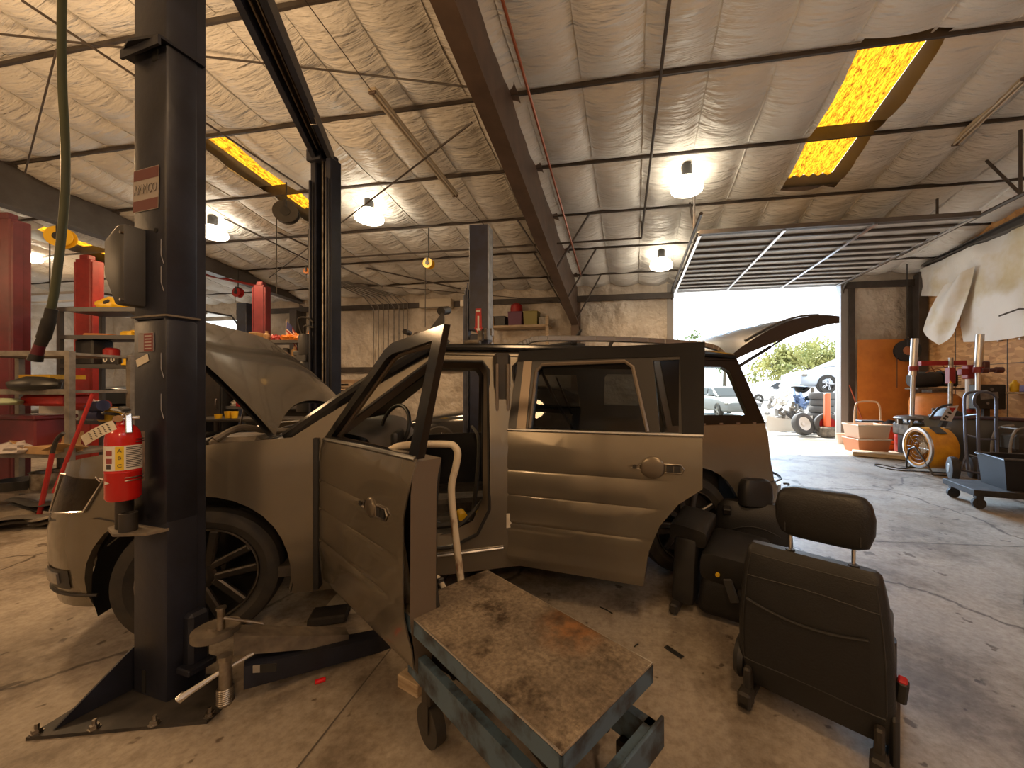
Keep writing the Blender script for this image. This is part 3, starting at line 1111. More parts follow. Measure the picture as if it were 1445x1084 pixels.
tube(bm, [side_map(off=0.003)(x, z, 0) for x, z in ((-0.36, 0.74), (-0.7, 0.715), (-0.95, 0.70), (-1.1, .70))], 0.004, 6)
tube(bm, [side_map(off=0.003)(x, z, 0) for x, z in ((-0.36, 0.74), (-0.30, 0.72), (-.27, .66), (-0.32, 0.60))], 0.004, 6)
tube(bm, [side_map(off=0.003)(x, z, 0) for x, z in [(-0.38 - .06 * k, 0.345) for k in range(15)]], 0.008, 6)
obj('bumper_seam', bm, black_mt, car)

# engine bay
bm = new()
box(bm, (-0.28, 0.95, 0.83), (0.55, 0.75, 0.30), bev=0.05, seg=2)
box(bm, (-0.25, 0.95, 1.0), (0.40, 0.55, 0.06), bev=0.02)
en = obj('engine', bm, black_mt, car)
bm = new()
for k in range(5):
    tube(bm, curve([(-0.5 + .1 * k, 0.5, 0.95), (-0.4 + .1 * k, 0.62, 1.07), (-0.3 + .08 * k, 0.9, 1.06)], 5), 0.018, 6)
obj('hose', bm, rubber, en)
bm = new()
tube(bm, curve([(0.02, 0.16, 1.10), (0.10, 0.24, 1.16), (0.2, 0.32, 1.13), (0.26, .5, 1.11)], 5), 0.018, 8)
box(bm, (0.10, .32, 1.06), (.25, .3, .1), bev=.02)
obj('strut_top', bm, dusty, car)
bm = new()
box(bm, (-0.02, 0.12, 1.0), (0.56, 0.12, 0.10), bev=.02)
obj('inner_fender', bm, black_mt, car)
bm = new()
box(bm, (-0.62, WID / 2, 0.88), (0.10, 1.2, 0.10), bev=0.02)
box(bm, (-0.62, WID / 2, 0.60), (0.05, 1.2, 0.5))
obj('radiator_support', bm, black_mt, car)

# floor pan, firewall, cargo bulkhead, wheel-house
bm = new()
box(bm, (1.95, WID / 2, 0.34), (3.2, WID - 0.2, 0.06))
box(bm, (1.95, WID / 2, 0.40), (3.0, 0.26, 0.14), bev=.03)
obj('floor_pan', bm, simple('dusty_floor_pan', (0.09, 0.075, 0.06), 0.8, col2=(0.03, 0.026, 0.022), scale=9), car)
bm = new()
box(bm, (0.42, WID / 2, 0.68), (0.04, WID - 0.24, 0.72))
obj('firewall', bm, black_mt, car)
for yy in (0.28, WID - .28):
    bm = new()
    box(bm, (2.95, yy, 0.62), (0.8, 0.3, 0.5), bev=.1, seg=3)
    obj('wheel_house', bm, black_mt, car)
for yy in (0.14, WID - 0.14):
    bm = new()
    box(bm, (1.62, yy, 1.0), (0.11, 0.10, 1.25), bev=0.02)
    obj('centre_pillar', bm, black_mt, car)
for k in (-1, 1):
    bm = new()
    box(bm, (1.62 + k * .035, 0.0425 + .035, 1.0), (0.02, 0.01, 1.1), bev=.004)
    obj('pillar_rib', bm, taupe_in, car)
bm = new()
box(bm, (1.665, 0.012, 0.545), (0.055, 0.004, 0.09))
obj('pillar_sticker', bm, paper, car, label='white sticker on the pillar')
bm = new()
tube(bm, [(0.7, 0.035, 0.36), (1.3, 0.035, 0.36), (1.62, .035, .365)], 0.008, 6)
obj('sill_trim', bm, alu, car)

# dashboard and wheel
dash = new()
grid(dash, lambda a, b: V((0.48 + 0.42 * a - .1 * math.sin(PI * b) * (1 - a), 0.16 + (WID - .32) * b, 1.07 + 0.05 * math.sin(PI * min(1, a * 1.1 + .1)) - 0.22 * max(0, a - 0.75) * 4 * .6)), 8, 12)
box(dash, (0.70, WID / 2, 0.84), (0.26, WID - .36, 0.26), bev=.06, seg=3)
d_o = obj('dashboard', dash, simple('grey_dash', (0.085, 0.08, 0.078), 0.4), car)
bm = new()
box(bm, (0.92, 0.52, 1.03), (0.05, .30, .12), bev=.03, seg=2)
obj('gauge_hood', bm, black_pl, d_o)
bm = new()
M = Matrix.Translation((1.03, 0.52, 0.98)) @ rot(0, math.radians(-62), 0)
ringp = [V((0.19 * math.cos(2 * PI * k / 32), 0.19 * math.sin(2 * PI * k / 32), 0)) for k in range(32)]
t = new()
tube(t, ringp, 0.016, 8, closed=True)
box(t, (0, 0, -0.02), (0.14, 0.16, 0.05), bev=.03, seg=2)
for a in (0, 180, 270):
    tube(t, [V((0, 0, -.01)), V((0.18 * math.sin(math.radians(a + 90)) * 0, 0, 0)) + V((0.18 * math.cos(math.radians(a + 90)), 0.18 * math.sin(math.radians(a + 90)), 0))], 0.018, 6)
merge(bm, t, M)
obj('steering_wheel', bm, black_pl, car)
bm = new()
t = new()
tube(t, [p * 0.95 for p in ringp], 0.014, 8, closed=True)
merge(bm, t, Matrix.Translation((0.86, 0.75, 1.08)) @ rot(.2, math.radians(-75), .5))
cylc = cyl(bm, (1.02, .52, .96), (0.72, .52, .86), 0.035)
obj('steering_column', bm, black_pl, car)
bm = new()
box(bm, (0.80, 0.95, 0.62), (0.3, 0.24, 0.5), bev=.05, seg=2)
obj('centre_console', bm, simple('console_brown', (0.10, 0.075, 0.05), .6), car)
bm = new()
tube(bm, curve([(1.42, .30, .38), (1.48, .6, .75), (1.50, 1.0, .95), (1.46, 1.5, 1.0)], 6), 0.016, 6)
tube(bm, curve([(0.95, .3, .42), (1.2, .25, .47), (1.45, .32, .44)], 6), 0.02, 6)
tube(bm, curve([(0.7, .2, .44), (1.0, .16, .41), (1.3, .18, .45), (1.5, .3, .6)], 6), 0.014, 6)
obj('wiring', bm, rubber, car)
bm = new()
tube(bm, [(1.95, 0.5, 1.55), (2.05, 0.35, 1.28), (2.18, 0.30, 1.06)], 0.012, 6)
obj('seat_belt', bm, black_pl, car)
bm = new()
tube(bm, [(2.35, 1.6, 1.5), (2.5, 1.5, 1.1)], 0.010, 6)
obj('seat_belt', bm, black_pl, car)

# roof hinge parts: liftgate
gate_m = simple('liftgate_paint', (0.03, 0.032, 0.038), 0.28, 0.3, coat=0.5)
def gate(a, b, d=0.0):
    x = 3.46 + 1.10 * a
    z = 1.665 + 0.36 * math.sin(a * 1.75) ** 0.9 - d * (0.35 + 0.65 * math.sin(PI * min(1, a * 0.9 + .05)))
    y = 0.17 + (WID - 0.34) * b
    return V((x + 0.03 * math.sin(PI * b), y, z + 0.03 * math.sin(PI * b)))
bm = new()
n1 = new()
grid(n1, lambda a, b: gate(a, b), 18, 10)
merge(bm, n1)
n1 = new()
grid(n1, lambda a, b: gate(a, b, 0.13), 18, 10)
merge(bm, n1)
for e in (0, 1):
    n1 = new()
    grid(n1, lambda a, b: gate(a, e, 0.13 * b), 18, 2)
    merge(bm, n1)
n1 = new()
grid(n1, lambda a, b: gate(1, a, 0.13 * b), 10, 2)
merge(bm, n1)
bmesh.ops.remove_doubles(bm, verts=bm.verts[:], dist=1e-4)
bmesh.ops.recalc_face_normals(bm, faces=bm.faces[:])
lg = obj('liftgate', bm, gate_m, car, label='open black liftgate')
bm = new()
tube(bm, [gate(0.15 + .1 * k, 0.04, -0.012) for k in range(8)], 0.010, 6)
obj('gate_trim', bm, simple('grey_trim', (.2, .2, .2), .3, .6), lg)
for b in (0.03, 0.97):
    bm = new()
    a, c = V((3.56, 0.20 + (WID - .40) * b, 1.56)), gate(0.62, b, 0.11)
    cyl(bm, a, a.lerp(c, .55), 0.013)
    cyl(bm, a.lerp(c, .5), c, 0.007)
    obj('gas_strut', bm, black_mt, car)
bm = new()
tube(bm, curve([side_map(off=.02)(3.9, .62, 0), side_map(off=.06)(4.0, .60, 0), side_map(off=.05)(4.05, .54, 0), side_map(off=.03)(4.12, .50, 0)], 5), 0.008, 6)
obj('loose_wire', bm, rubber, car)
bm = new()
panel(bm, [(3.62, 0.66), (3.60, 0.655), (4.5, 0.645), (4.5, 0.655)], [], side_map(off=.006), step=.08, thick=.02)
obj('bumper_top', bm, black_pl, car)
bm = new()
for z in (1.12,):
    for x in (3.1, 3.25, 3.4, 3.55):
        p = side_map(off=.006)(x, z, 0)
        box(bm, p, (.03, .01, .012))
obj('trim_clip', bm, steel, car)
# bits of trim lying over the roof are loose, see below

# ---------------- wheels
def wheel_parts(parent, x, y, steer, out):
    """out = -1 near side, +1 far side; the outer face lies at y."""
    M = Matrix.Translation((x, y, 0.369)) @ rot(0, 0, steer) @ rot(PI / 2 if out < 0 else -PI / 2, 0, 0)
    bm = new()
    prof = [(0.262, -0.205), (0.285, -0.215), (0.33, -0.222), (0.355, -0.215), (0.3665, -0.19), (0.369, -0.15), (0.366, -0.146), (0.369, -.14), (0.369, -0.09), (0.366, -.086), (0.369, -.08), (0.3665, -0.04), (0.355, -0.012), (0.33, 0.0), (0.30, 0.004), (0.285, -0.004), (0.262, -0.015)]
    lathe(bm, prof, n=56, close=True)
    ty = obj('tyre', bm, rubber, parent, M=M)
    bm = new()
    lathe(bm, [(0.265, -0.02), (0.258, -0.006), (0.248, -0.012), (0.243, -0.05), (0.235, -0.12), (0.05, -0.14), (0, -0.14)], n=48)
    rim = obj('rim', bm, simple('dark_rim', (0.03, 0.028, 0.026), 0.3, 0.6), ty)
    bm = new()
    for k in range(5):
        for sgn in (-1, 1):
            a = 2 * PI * k / 5 + 0.3
            p0 = V((0.05, sgn * 0.030, -0.028))
            p1 = V((0.246, sgn * 0.060, -0.014))
            t = new()
            d = p1 - p0
            box(t, (p0 + p1) / 2, (d.length, 0.042, 0.035), (0, -math.atan2(d.z, d.x) * 1, math.atan2(d.y, d.x)), bev=0.008)
            merge(bm, t, rot(0, 0, a))
    lathe(bm, [(0.075, -0.06), (0.07, -0.018), (0.055, -0.01), (0.03, -0.012), (0, -0.012)], n=24)
    obj('spokes', bm, simple('satin_spoke', (0.10, 0.092, 0.085), 0.3, 0.8), ty)
    bm = new()
    t = new()
    tube(t, [V((0.256 * math.cos(2 * PI * k / 48), 0.256 * math.sin(2 * PI * k / 48), -0.006)) for k in range(48)], 0.005, 6, closed=True)
    merge(bm, t)
    obj('rim_lip', bm, steel, ty)
    for ch in list(ty.children):
        ch.data.transform(M)
    return ty
# far wheels first, then the near pair
wheel_parts(car, 0.0, 0.06, math.radians(8), -1)
wheel_parts(car, 2.995, 0.07, 0, -1)
wheel_parts(car, 0.0, WID - 0.06, math.radians(8), 1)
wheel_parts(car, 2.995, WID - 0.07, 0, 1)
bm = new()
for x in (0, 2.995):
    cyl(bm, (x, 0.2, 0.37), (x, WID - 0.2, 0.37), 0.05)
obj('axle', bm, black_mt, car)
for x in (0.0, 2.995):
    for y0, y1 in ((0.06, 0.32), (WID - 0.32, WID - 0.06)):
        bm = new()
        pts = arc(x, 0.385, 0.45, 200, -20, 16)
        A = [bm.verts.new((p[0], y0, p[1])) for p in pts]
        B = [bm.verts.new((p[0], y1, p[1])) for p in pts]
        for i in range(len(pts) - 1):
            bm.faces.new((A[i], A[i + 1], B[i + 1], B[i]))
        obj('wheel_arch_liner', bm, black_pl, car)

# ---------------- open side doors (children of the car, hinged)
def door_map(x0, g=True, off=0.0, lim=9.0):
    def f(s, z, d):
        p = skin(s, z, False)
        gy = groove(z) * min(1, max(0, (lim - s) / .03)) if g else 0
        lip = -0.035 * max(0, 1 - abs(z - 0.30) / 0.07) if d < .02 else 0
        return V((p.x - x0, p.y - off + d - 0.02 + gy + lip * .5, z))
    return f
def hinge_M(x0, ang):
    return Matrix.Translation((x0, 0.03, 0)) @ rot(0, 0, -ang)

# front door
X0 = 0.575
HM = hinge_M(X0, math.radians(56.5))
lower = [(0.575, 0.34), (0.60, 0.27), (0.66, 0.245), (1.655, 0.245), (1.60, 0.50), (1.60, 0.88), (1.655, 1.02), (1.665, 1.12), (0.585, 1.105)]
bm = new()
panel(bm, lower, [], door_map(X0, lim=1.5), step=0.08, zs=GZ + [.3, .37, .335], thick=0.006)
fd = obj('front_door', bm, taupe, car, label='open front door skin', M=HM)
bm = new()
panel(bm, [(0.60, 0.27), (1.62, 0.27), (1.645, 1.10), (0.60, 1.09)], [], door_map(X0, False, -0.10), step=0.2, thick=0.012)
obj('inner_panel', bm, simple('door_inner_paint', (0.12, 0.10, 0.078), 0.45), fd, M=HM)
bm = new()
ol = [(0.60, 0.27), (1.645, 0.262), (1.655, 0.60), (1.66, 1.11), (0.59, 1.10)]
for p, q in zip(ol, ol[1:] + ol[:1]):
    n = 8
    t = new()
    grid(t, lambda a, b: door_map(X0, False)(p[0] + (q[0] - p[0]) * a, p[1] + (q[1] - p[1]) * a, 0.004 + 0.108 * b), n, 1)
    merge(bm, t)
obj('door_edge', bm, taupe_in, fd, M=HM)
frame_o = [(0.585, 1.095), (0.63, 1.135), (1.13, 1.585), (1.20, 1.615), (1.655, 1.66), (1.67, 1.12)]
frame_i = [(0.70, 1.125), (1.17, 1.535), (1.235, 1.56), (1.585, 1.595), (1.595, 1.13)]
bm = new()
panel(bm, frame_o, [frame_i], door_map(X0, False), step=0.12, thick=0.03)
obj('window_frame', bm, black_gl, fd, M=HM, label='black window frame')
bm = new()
pts = [(0.68, 1.12), (1.165, 1.545), (1.235, 1.566), (1.56, 1.59)]
tube(bm, [door_map(X0, False)(x, z, 0.045) for x, z in pts], 0.014, 6)
obj('window_channel', bm, taupe_in, fd, M=HM)
bm = new()
tube(bm, [door_map(X0, False)(x, z, 0.004) for x, z in ((0.60, 1.10), (1.1, 1.112), (1.655, 1.118))], 0.012, 8)
obj('belt_moulding', bm, simple('satin_rail', (0.30, 0.30, 0.29), 0.35, 0.9), fd, M=HM)
def handle(parent, x0, cxm, z, M, w=1.0):
    mp = door_map(x0, False)
    bm = new()
    c = mp(cxm, z, -0.002)
    t = new()
    bmesh.ops.create_uvsphere(t, u_segments=20, v_segments=12, radius=1)
    merge(bm, t, Matrix.Translation(c) @ Matrix.Diagonal((0.072 * w, 0.014, 0.062 * w, 1)))
    h = obj('handle_cup', bm, simple('cup_metal', (0.20, 0.17, 0.13), 0.3, 0.7), parent, M=M)
    for dx, sz in ((0.095, (.034, .006, .036)), (0.135, (.034, .006, .036)), (-0.10, (.022, .006, .02))):
        bm = new()
        box(bm, mp(cxm + dx, z, -0.007), sz)
        obj('handle_hole', bm, black_pl, parent, M=M)
    bm = new()
    pts = [(cxm + .065, z - .024), (cxm + .155, z - .024), (cxm + .17, z), (cxm + .155, z + .024), (cxm + .065, z + .024)]
    tube(bm, [mp(x, zz, -.004) for x, zz in pts], 0.004, 6, closed=True)
    pts = [(cxm - .06, z - .016), (cxm - .135, z), (cxm - .06, z + .016)]
    tube(bm, [mp(x, zz, -.004) for x, zz in pts], 0.004, 6, closed=True)
    obj('handle_base', bm, steel, parent, M=M)
handle(fd, X0, 1.30, 0.865, HM, .7)
# loose seal and rail hanging from the foot of the front door
bm = new()
tube(bm, [door_map(X0, False)(1.64, z, 0.11) for z in (1.10, 0.9, 0.6, 0.30, 0.16)], 0.014, 8)
obj('edge_seal', bm, black_pl, fd, M=HM)
bm = new()
pts = [door_map(X0, False)(1.60 + .03 * math.sin(k), 0.30 - 0.045 * k, 0.02 + .01 * k) for k in range(5)]
for p, q in zip(pts, pts[1:]):
    box(bm, (p + q) / 2, (0.07, 0.006, 0.05), (0.2, 0.1, 0.1))
obj('loose_strip', bm, dusty, fd, M=HM)
bm = new()
for z in (0.97, 0.55):
    box(bm, (0.60, 0.10, z), (0.09, 0.07, 0.07), bev=.01)
obj('door_hinge', bm, black_mt, car)

bm = new()
box(bm, (0.567, 0.05, 0.68), (0.030, 0.075, 0.86), bev=.004)  # black strip standing in for the dark gap between fender and door
obj('door_gap_strip', bm, black_pl, car)
# rear door, ajar
X1 = 1.63
HR = hinge_M(X1, math.radians(34))
lower = [(1.635, 0.30), (1.66, 0.245), (1.70, 0.235), (2.50, 0.235), (2.535, 0.46), (2.60, 0.62), (2.70, 0.75), (2.825, 0.845), (2.825, 1.125), (1.635, 1.115)]
bm = new()
panel(bm, lower, [], door_map(X1, lim=2.55), step=0.08, zs=GZ + [.3, .37, .335], thick=0.006)
rd = obj('rear_door', bm, taupe, car, label='rear door skin standing ajar', M=HR)
bm = new()
panel(bm, [(1.66, 0.26), (2.49, 0.26), (2.52, 0.46), (2.59, 0.63), (2.69, 0.765), (2.81, 0.86), (2.81, 1.11), (1.66, 1.1)], [], door_map(X1, False, -0.10), step=0.25, thick=0.01)
obj('inner_panel', bm, simple('door_inner_paint', (0.12, 0.10, 0.078), 0.45), rd, M=HR)
bm = new()
for p, q in zip(lower, lower[1:] + lower[:1]):
    t = new()
    grid(t, lambda a, b: door_map(X1, False)(p[0] + (q[0] - p[0]) * a, p[1] + (q[1] - p[1]) * a, 0.004 + 0.10 * b), 6, 1)
    merge(bm, t)
obj('door_edge', bm, taupe_in, rd, M=HR)
fo_ = [(1.635, 1.11), (1.66, 1.635), (2.83, 1.655), (2.825, 1.12)]
fi_ = [(1.79, 1.125), (1.80, 1.50), (1.84, 1.545), (2.38, 1.555), (2.43, 1.52), (2.53, 1.125)]
fi2 = [(2.60, 1.125), (2.55, 1.555), (2.70, 1.56), (2.70, 1.125)]
bm = new()
panel(bm, fo_, [fi_, fi2], door_map(X1, False), step=0.14, thick=0.05)
obj('window_frame', bm, simple('frame_dark', (0.035, 0.032, 0.03), 0.35, 0.2), rd, M=HR)
bm = new()
panel(bm, [(2.72, 1.13), (2.70, 1.655), (2.84, 1.66), (2.832, 1.13)], [], door_map(X1, False, 0.008), step=0.14, thick=0.006)
panel(bm, [(1.66, 1.57), (1.665, 1.64), (2.84, 1.66), (2.84, 1.58)], [], door_map(X1, False, 0.006), step=0.14, thick=0.006)
obj('frame_applique', bm, black_gl, rd, M=HR, label='gloss black window surround')
bm = new()
panel(bm, [(1.70, 1.125), (1.705, 1.57), (1.765, 1.57), (1.765, 1.125)], [], door_map(X1, False, 0.005), step=0.14, thick=0.006)
obj('pillar_plate', bm, simple('bare_plate', (0.30, 0.235, 0.17), 0.4, 0.4), rd, M=HR, label='bare taupe plate at the front of the frame')
bm = new()
tube(bm, [door_map(X1, False)(x, z, .0) for x, z in ((1.79, 1.14), (1.80, 1.50), (1.84, 1.545), (2.38, 1.555), (2.43, 1.52), (2.53, 1.14))], 0.012, 6)
obj('window_channel', bm, taupe_in, rd, M=HR)
bm = new()
panel(bm, fi_, [], door_map(X1, False, -0.02), step=0.3)
obj('window_glass', bm, tint_glass, rd, M=HR)
bm = new()
panel(bm, fi2, [], door_map(X1, False, -0.02), step=0.3)
obj('vent_glass', bm, tint_glass, rd, M=HR)
bm = new()
tube(bm, [door_map(X1, False)(x, z, .002) for x, z in ((1.64, 1.122), (2.2, 1.126), (2.83, 1.13))], 0.012, 8)
obj('belt_moulding', bm, alu, rd, M=HR)
handle(rd, X1, 2.56, 0.945, HR)
bm = new()
for z in (0.97, 0.55):
    box(bm, (1.635, 0.09, z), (0.07, 0.06, 0.07), bev=.01)
obj('door_hinge', bm, black_mt, car)
# ================================================================== two-post lift around the car
def lw(v, Z):
    return EYE + (CY - v) / FPX * Z
PX0, PY0 = -2.128, 1.418                       # centre of the near column
PA = math.radians(-7)
post = thing('lift_post', 'tall navy-black lift column in the left foreground with a maker plate and control cover', 'car lift post', (PX0, PY0, 0), PA)
pw, pd = 0.235, 0.118
bm = new()
box(bm, (0, 0, 0.41), (pw, pd, 0.80), bev=0.012, seg=2)
box(bm, (0, 0, 1.24), (pw * .985, pd, 0.92), bev=0.012, seg=2)
box(bm, (0, 0, 2.86), (pw * .975, pd, 2.32), bev=0.012, seg=2)
obj('column', bm, paint_lift, post)
bm = new()
box(bm, (0, 0, 1.715), (pw + 0.008, pd + 0.008, 0.008))
obj('seam_band', bm, dusty, post)
bm = new()
for i, z in enumerate((3.9, 2.05, 1.55, 1.93, 1.37)):
    s = new()
    tube(s, [(pw / 2 - .03, -pd / 2 - .002, z), (pw / 2 - .03, -pd / 2 - .002, z - .07), (pw / 2 - .012, -pd / 2 - .002, z - .11)], 0.0016, 4)
    merge(bm, s)
obj('scratch_mark', bm, simple('scratch', (.25, .25, .27), .5), post)
# collar flange
bm = new()
cz = lw(62, 1.68)
prism(bm, [(-pw / 2 - .05, -pd / 2 - .02), (-.03, -pd / 2 - .055), (pw / 2 + .012, -pd / 2 - .03), (pw / 2 + .012, pd / 2 + .02), (-pw / 2 - .05, pd / 2 + .02)], cz, cz + 0.012)
box(bm, (0, -pd / 2 - .03, cz - .014), (pw + .03, .010, .04))
obj('collar', bm, paint_lift, post)
bm = new()
box(bm, (0.045, -pd / 2, lw(50, 1.6)), (.04, .006, .05), bev=.004)
cyl(bm, (.05, -pd / 2 + .01, lw(312, 1.6)), (.05, -pd / 2 - .003, lw(312, 1.6)), .010)
obj('column_slot', bm, simple('black_hole', (.004, .004, .004), .9), post)
# control cover on the left
bm = new()
z0, z1 = lw(430, 1.66), lw(316, 1.66)
poly = [(-0.02, z0), (-0.085, z0), (-0.165, z0 + 0.14), (-0.165, z1 - 0.06), (-0.07, z1), (-0.02, z1)]
prism(bm, poly, 0, 0.15, MXZ, bev=0.012, seg=2)
bmesh.ops.translate(bm, verts=bm.verts[:], vec=(-0.005, 0.02, 0))
cv = obj('control_cover', bm, grey_box, post, label='charcoal plastic cover with chamfered corners')
bm = new()
for z in (z0 + .02, z1 - .04):
    cyl(bm, (-.035, -.125, z), (-.035, -.137, z), .006)
obj('cover_screw', bm, steel, cv)
# maker plate: red bars with the white lettered band between
bm = new()
zc, hh = lw(262, 1.68), 0.092
def plq(x0, x1, za, zb, mi):
    sk = 0.10
    y = -pd / 2 - .002 - .0008 * mi
    vs = [bm.verts.new((x + sk * (z - zc) * .35, y, z)) for x, z in ((x0, za), (x1, za), (x1, zb), (x0, zb))]
    f = bm.faces.new(vs)
    f.material_index = mi
xl, xr = -0.104, 0.070
plq(xl - .003, xr + .003, zc - hh - .003, zc + hh + .003, 1)
plq(xl, xr, zc - hh, zc - .045, 2)
plq(xl, xr, zc + .045, zc + hh, 2)
plq(xl, xr, zc - .042, zc + .042, 0)
text_mesh(bm, 'AMMCO', Matrix.Translation(((xl + xr) / 2, -pd / 2 - .0055, zc)) @ rot(PI / 2), 0.062, .0006, mi=0, sx=0.70)
o = obj('maker_plate', bm, [simple('plate_dark', (.035, .035, .04), .4), simple('plate_line', (.35, .31, .27), .5), simple('plate_red', (.14, .035, .03), .45)], post, label='red and black maker plate with pale lettering')
for f in o.data.polygons:
    if abs(f.normal.y) > .5 and f.center.y < -pd / 2 - .0045:
        f.material_index = 1
# warning stickers
bm = new()
zc = lw(482, 1.68)
box(bm, (-.020, -pd / 2 - .001, zc), (.105, .002, .085))
bm2 = new()
box(bm2, (.0, -pd / 2 - .0025, zc), (.060, .002, .080))
bm3 = new()
for k in range(5):
    box(bm3, (.0, -pd / 2 - .004, zc + .028 - .014 * k), (.046, .001, .005))
ws = obj('warning_sticker', bm, simple('sticker_grey', (.28, .25, .25), .6), post)
obj('red_field', bm2, simple('sticker_red', (.20, .03, .03), .6), ws)
obj('text_line', bm3, simple('sticker_pale', (.45, .40, .38), .6), ws)
bm = new()
box(bm, (-.045, -pd / 2 - .001, lw(508, 1.68)), (.085, .002, .034), (0, math.radians(-18), 0))
obj('torn_label', bm, paper, post)
# side C flange that faces the car
bm = new()
box(bm, (pw / 2 - .02, .02, 2.0), (.02, pd + .03, 4.0), bev=.004)
obj('column_flange', bm, paint_lift, post)
# base plate, gusset, bolts
def gl(u, v, h=0.0):
    p = PLACE['lift_post'].inverted() @ G(u, v, h)
    return (p.x, p.y)
bm = new()
bp = [gl(36, 1046), gl(292, 1022), gl(330, 985), gl(326, 955), gl(185, 955), gl(150, 975)]
prism(bm, bp, 0, 0.014)
obj('base_plate', bm, simple('worn_base', (.055, .048, .042), .5, col2=(.02, .018, .017), scale=9), post)
bm = new()
g0, g1 = gl(190, 975), gl(75, 1036)
dv = V((g1[0] - g0[0], g1[1] - g0[1], 0)).normalized()
nv = V((-dv.y, dv.x, 0)) * 0.005
A = V((g0[0], g0[1], .014)); B = V((g1[0], g1[1], .016)); Cc = V((g0[0], g0[1], .21))
vs = [bm.verts.new(p + s * nv) for s in (-1, 1) for p in (A, B, Cc)]
for q in ((0, 1, 2), (5, 4, 3), (0, 3, 4, 1), (1, 4, 5, 2), (2, 5, 3, 0)):
    bm.faces.new([vs[i] for i in q])
bmesh.ops.recalc_face_normals(bm, faces=bm.faces[:])
obj('gusset', bm, paint_lift, post)
bm = new()
box(bm, (-0.035, -pd / 2 - .0008, .07), (.026, .002, .09), bev=.0009)
cyl(bm, (-.035, -pd / 2 + .004, .115), (-.035, -pd / 2 - .0018, .115), .013)
obj('foot_slot', bm, simple('black_hole', (.004, .004, .004), .9), post)
for u, v in ((52, 1028), (133, 1022), (218, 1016), (296, 1004), (133, 985)):
    x, y = gl(u, v + 6, .014)
    bm = new()
    lathe(bm, [(0, .05), (.007, .05), (.007, .03), (.015, .03), (.015, .018), (.02, .018), (.02, .014)], (x, y, 0), 6)
    obj('anchor_bolt', bm, steel, post)
# adapter tray on the front of the column
tz = lw(757, 1.6)
bm = new()
prism(bm, [(-.165, -.09), (-.15, -.125), (-.02, -.165), (.10, -.115), (.117, -.07), (.117, .04), (-.125, .04)], tz - .008, tz + .004)
obj('adapter_tray', bm, dusty, post)
# swing arms
ap = PLACE['lift_post'].inverted()
def al(u, v, Z):
    return ap @ W(u, v, Z)
bm = new()
box(bm, (0.13, .04, .25), (.07, .08, .24), bev=.015)
box(bm, (0.15, .03, .13), (.10, .11, .03), bev=.005)
obj('carriage', bm, paint_lift, post)
def beam_between(bm, a, b, w0, h0, w1, h1, mi=0):
    a, b = V(a), V(b)
    d = (b - a)
    s = V((-d.y, d.x, 0)).normalized()
    vs = []
    for p, w, h in ((a, w0, h0), (b, w1, h1)):
        for sx, sz in ((-1, -1), (1, -1), (1, 1), (-1, 1)):
            vs.append(bm.verts.new(p + s * sx * w / 2 + V((0, 0, sz * h / 2))))
    for q in ((0, 1, 2, 3), (7, 6, 5, 4), (0, 4, 5, 1), (1, 5, 6, 2), (2, 6, 7, 3), (3, 7, 4, 0)):
        f = bm.faces.new([vs[i] for i in q])
        f.material_index = mi
    return bm
a1, a2 = al(330, 903, 1.71), al(490, 898, 2.0)
bm = new()
beam_between(bm, a1, a2, .11, .085, .085, .055)
bmesh.ops.recalc_face_normals(bm, faces=bm.faces[:])
arm = obj('swing_arm', bm, dusty, post, label='dust-covered swing arm')
bm = new()
p = al(305, 895, 1.70)
cyl(bm, p, p + V((0, 0, .03)), .085, n=28)
cyl(bm, p + V((0, 0, .03)), p + V((0, 0, .04)), .03)
obj('arm_knuckle', bm, dusty, arm)
bm = new()
b1, b2 = al(345, 948, 1.72), al(565, 897, 2.12)
beam_between(bm, b1, b2, .10, .10, .085, .075)
bmesh.ops.recalc_face_normals(bm, faces=bm.faces[:])
arm2 = obj('swing_arm', bm, paint_lift, post)
bm = new()
p = al(377, 943, 1.69)
box(bm, p, (.075, .004, .035), (0, 0, math.radians(25)))
obj('arm_label', bm, simple('label_black', (.02, .02, .02), .5), arm2)
bm = new()
p = al(362, 944, 1.683)
box(bm, p, (.028, .004, .032), (0, 0, math.radians(25)))
obj('arm_label', bm, simple('label_grey', (.3, .28, .25), .5), arm2)
# arm lock pins with their long handles
bm = new()
p = al(318, 950, 1.58)
cyl(bm, p + V((0, 0, -.13)), p + V((0, 0, .06)), .022)
for k in range(8):
    t = new()
    tube(t, [p + V((.026 * math.cos(2 * PI * j / 12), .026 * math.sin(2 * PI * j / 12), -.06 - .008 * k)) for j in range(12)], .004, 5, closed=True)
    merge(bm, t)
cyl(bm, p + V((0, 0, .055)), p + V((0, 0, .075)), .026, n=6)
obj('lock_pin', bm, steel, post)
bm = new()
tube(bm, [al(255, 985, 1.50), al(312, 948, 1.57), al(358, 922, 1.64)], [.013, .009, .007], 8)
cyl(bm, al(252, 988, 1.50), al(260, 981, 1.51), .016)
obj('pin_handle', bm, chrome, post)
bm = new()
p = al(312, 868, 1.66)
cyl(bm, p + V((0, 0, -.06)), p + V((0, 0, .03)), .014)
cyl(bm, p + V((0, 0, .025)), p + V((0, 0, .035)), .018)
tube(bm, [al(316, 872, 1.66), al(372, 880, 1.72)], .007, 8)
obj('lock_pin', bm, steel, post)

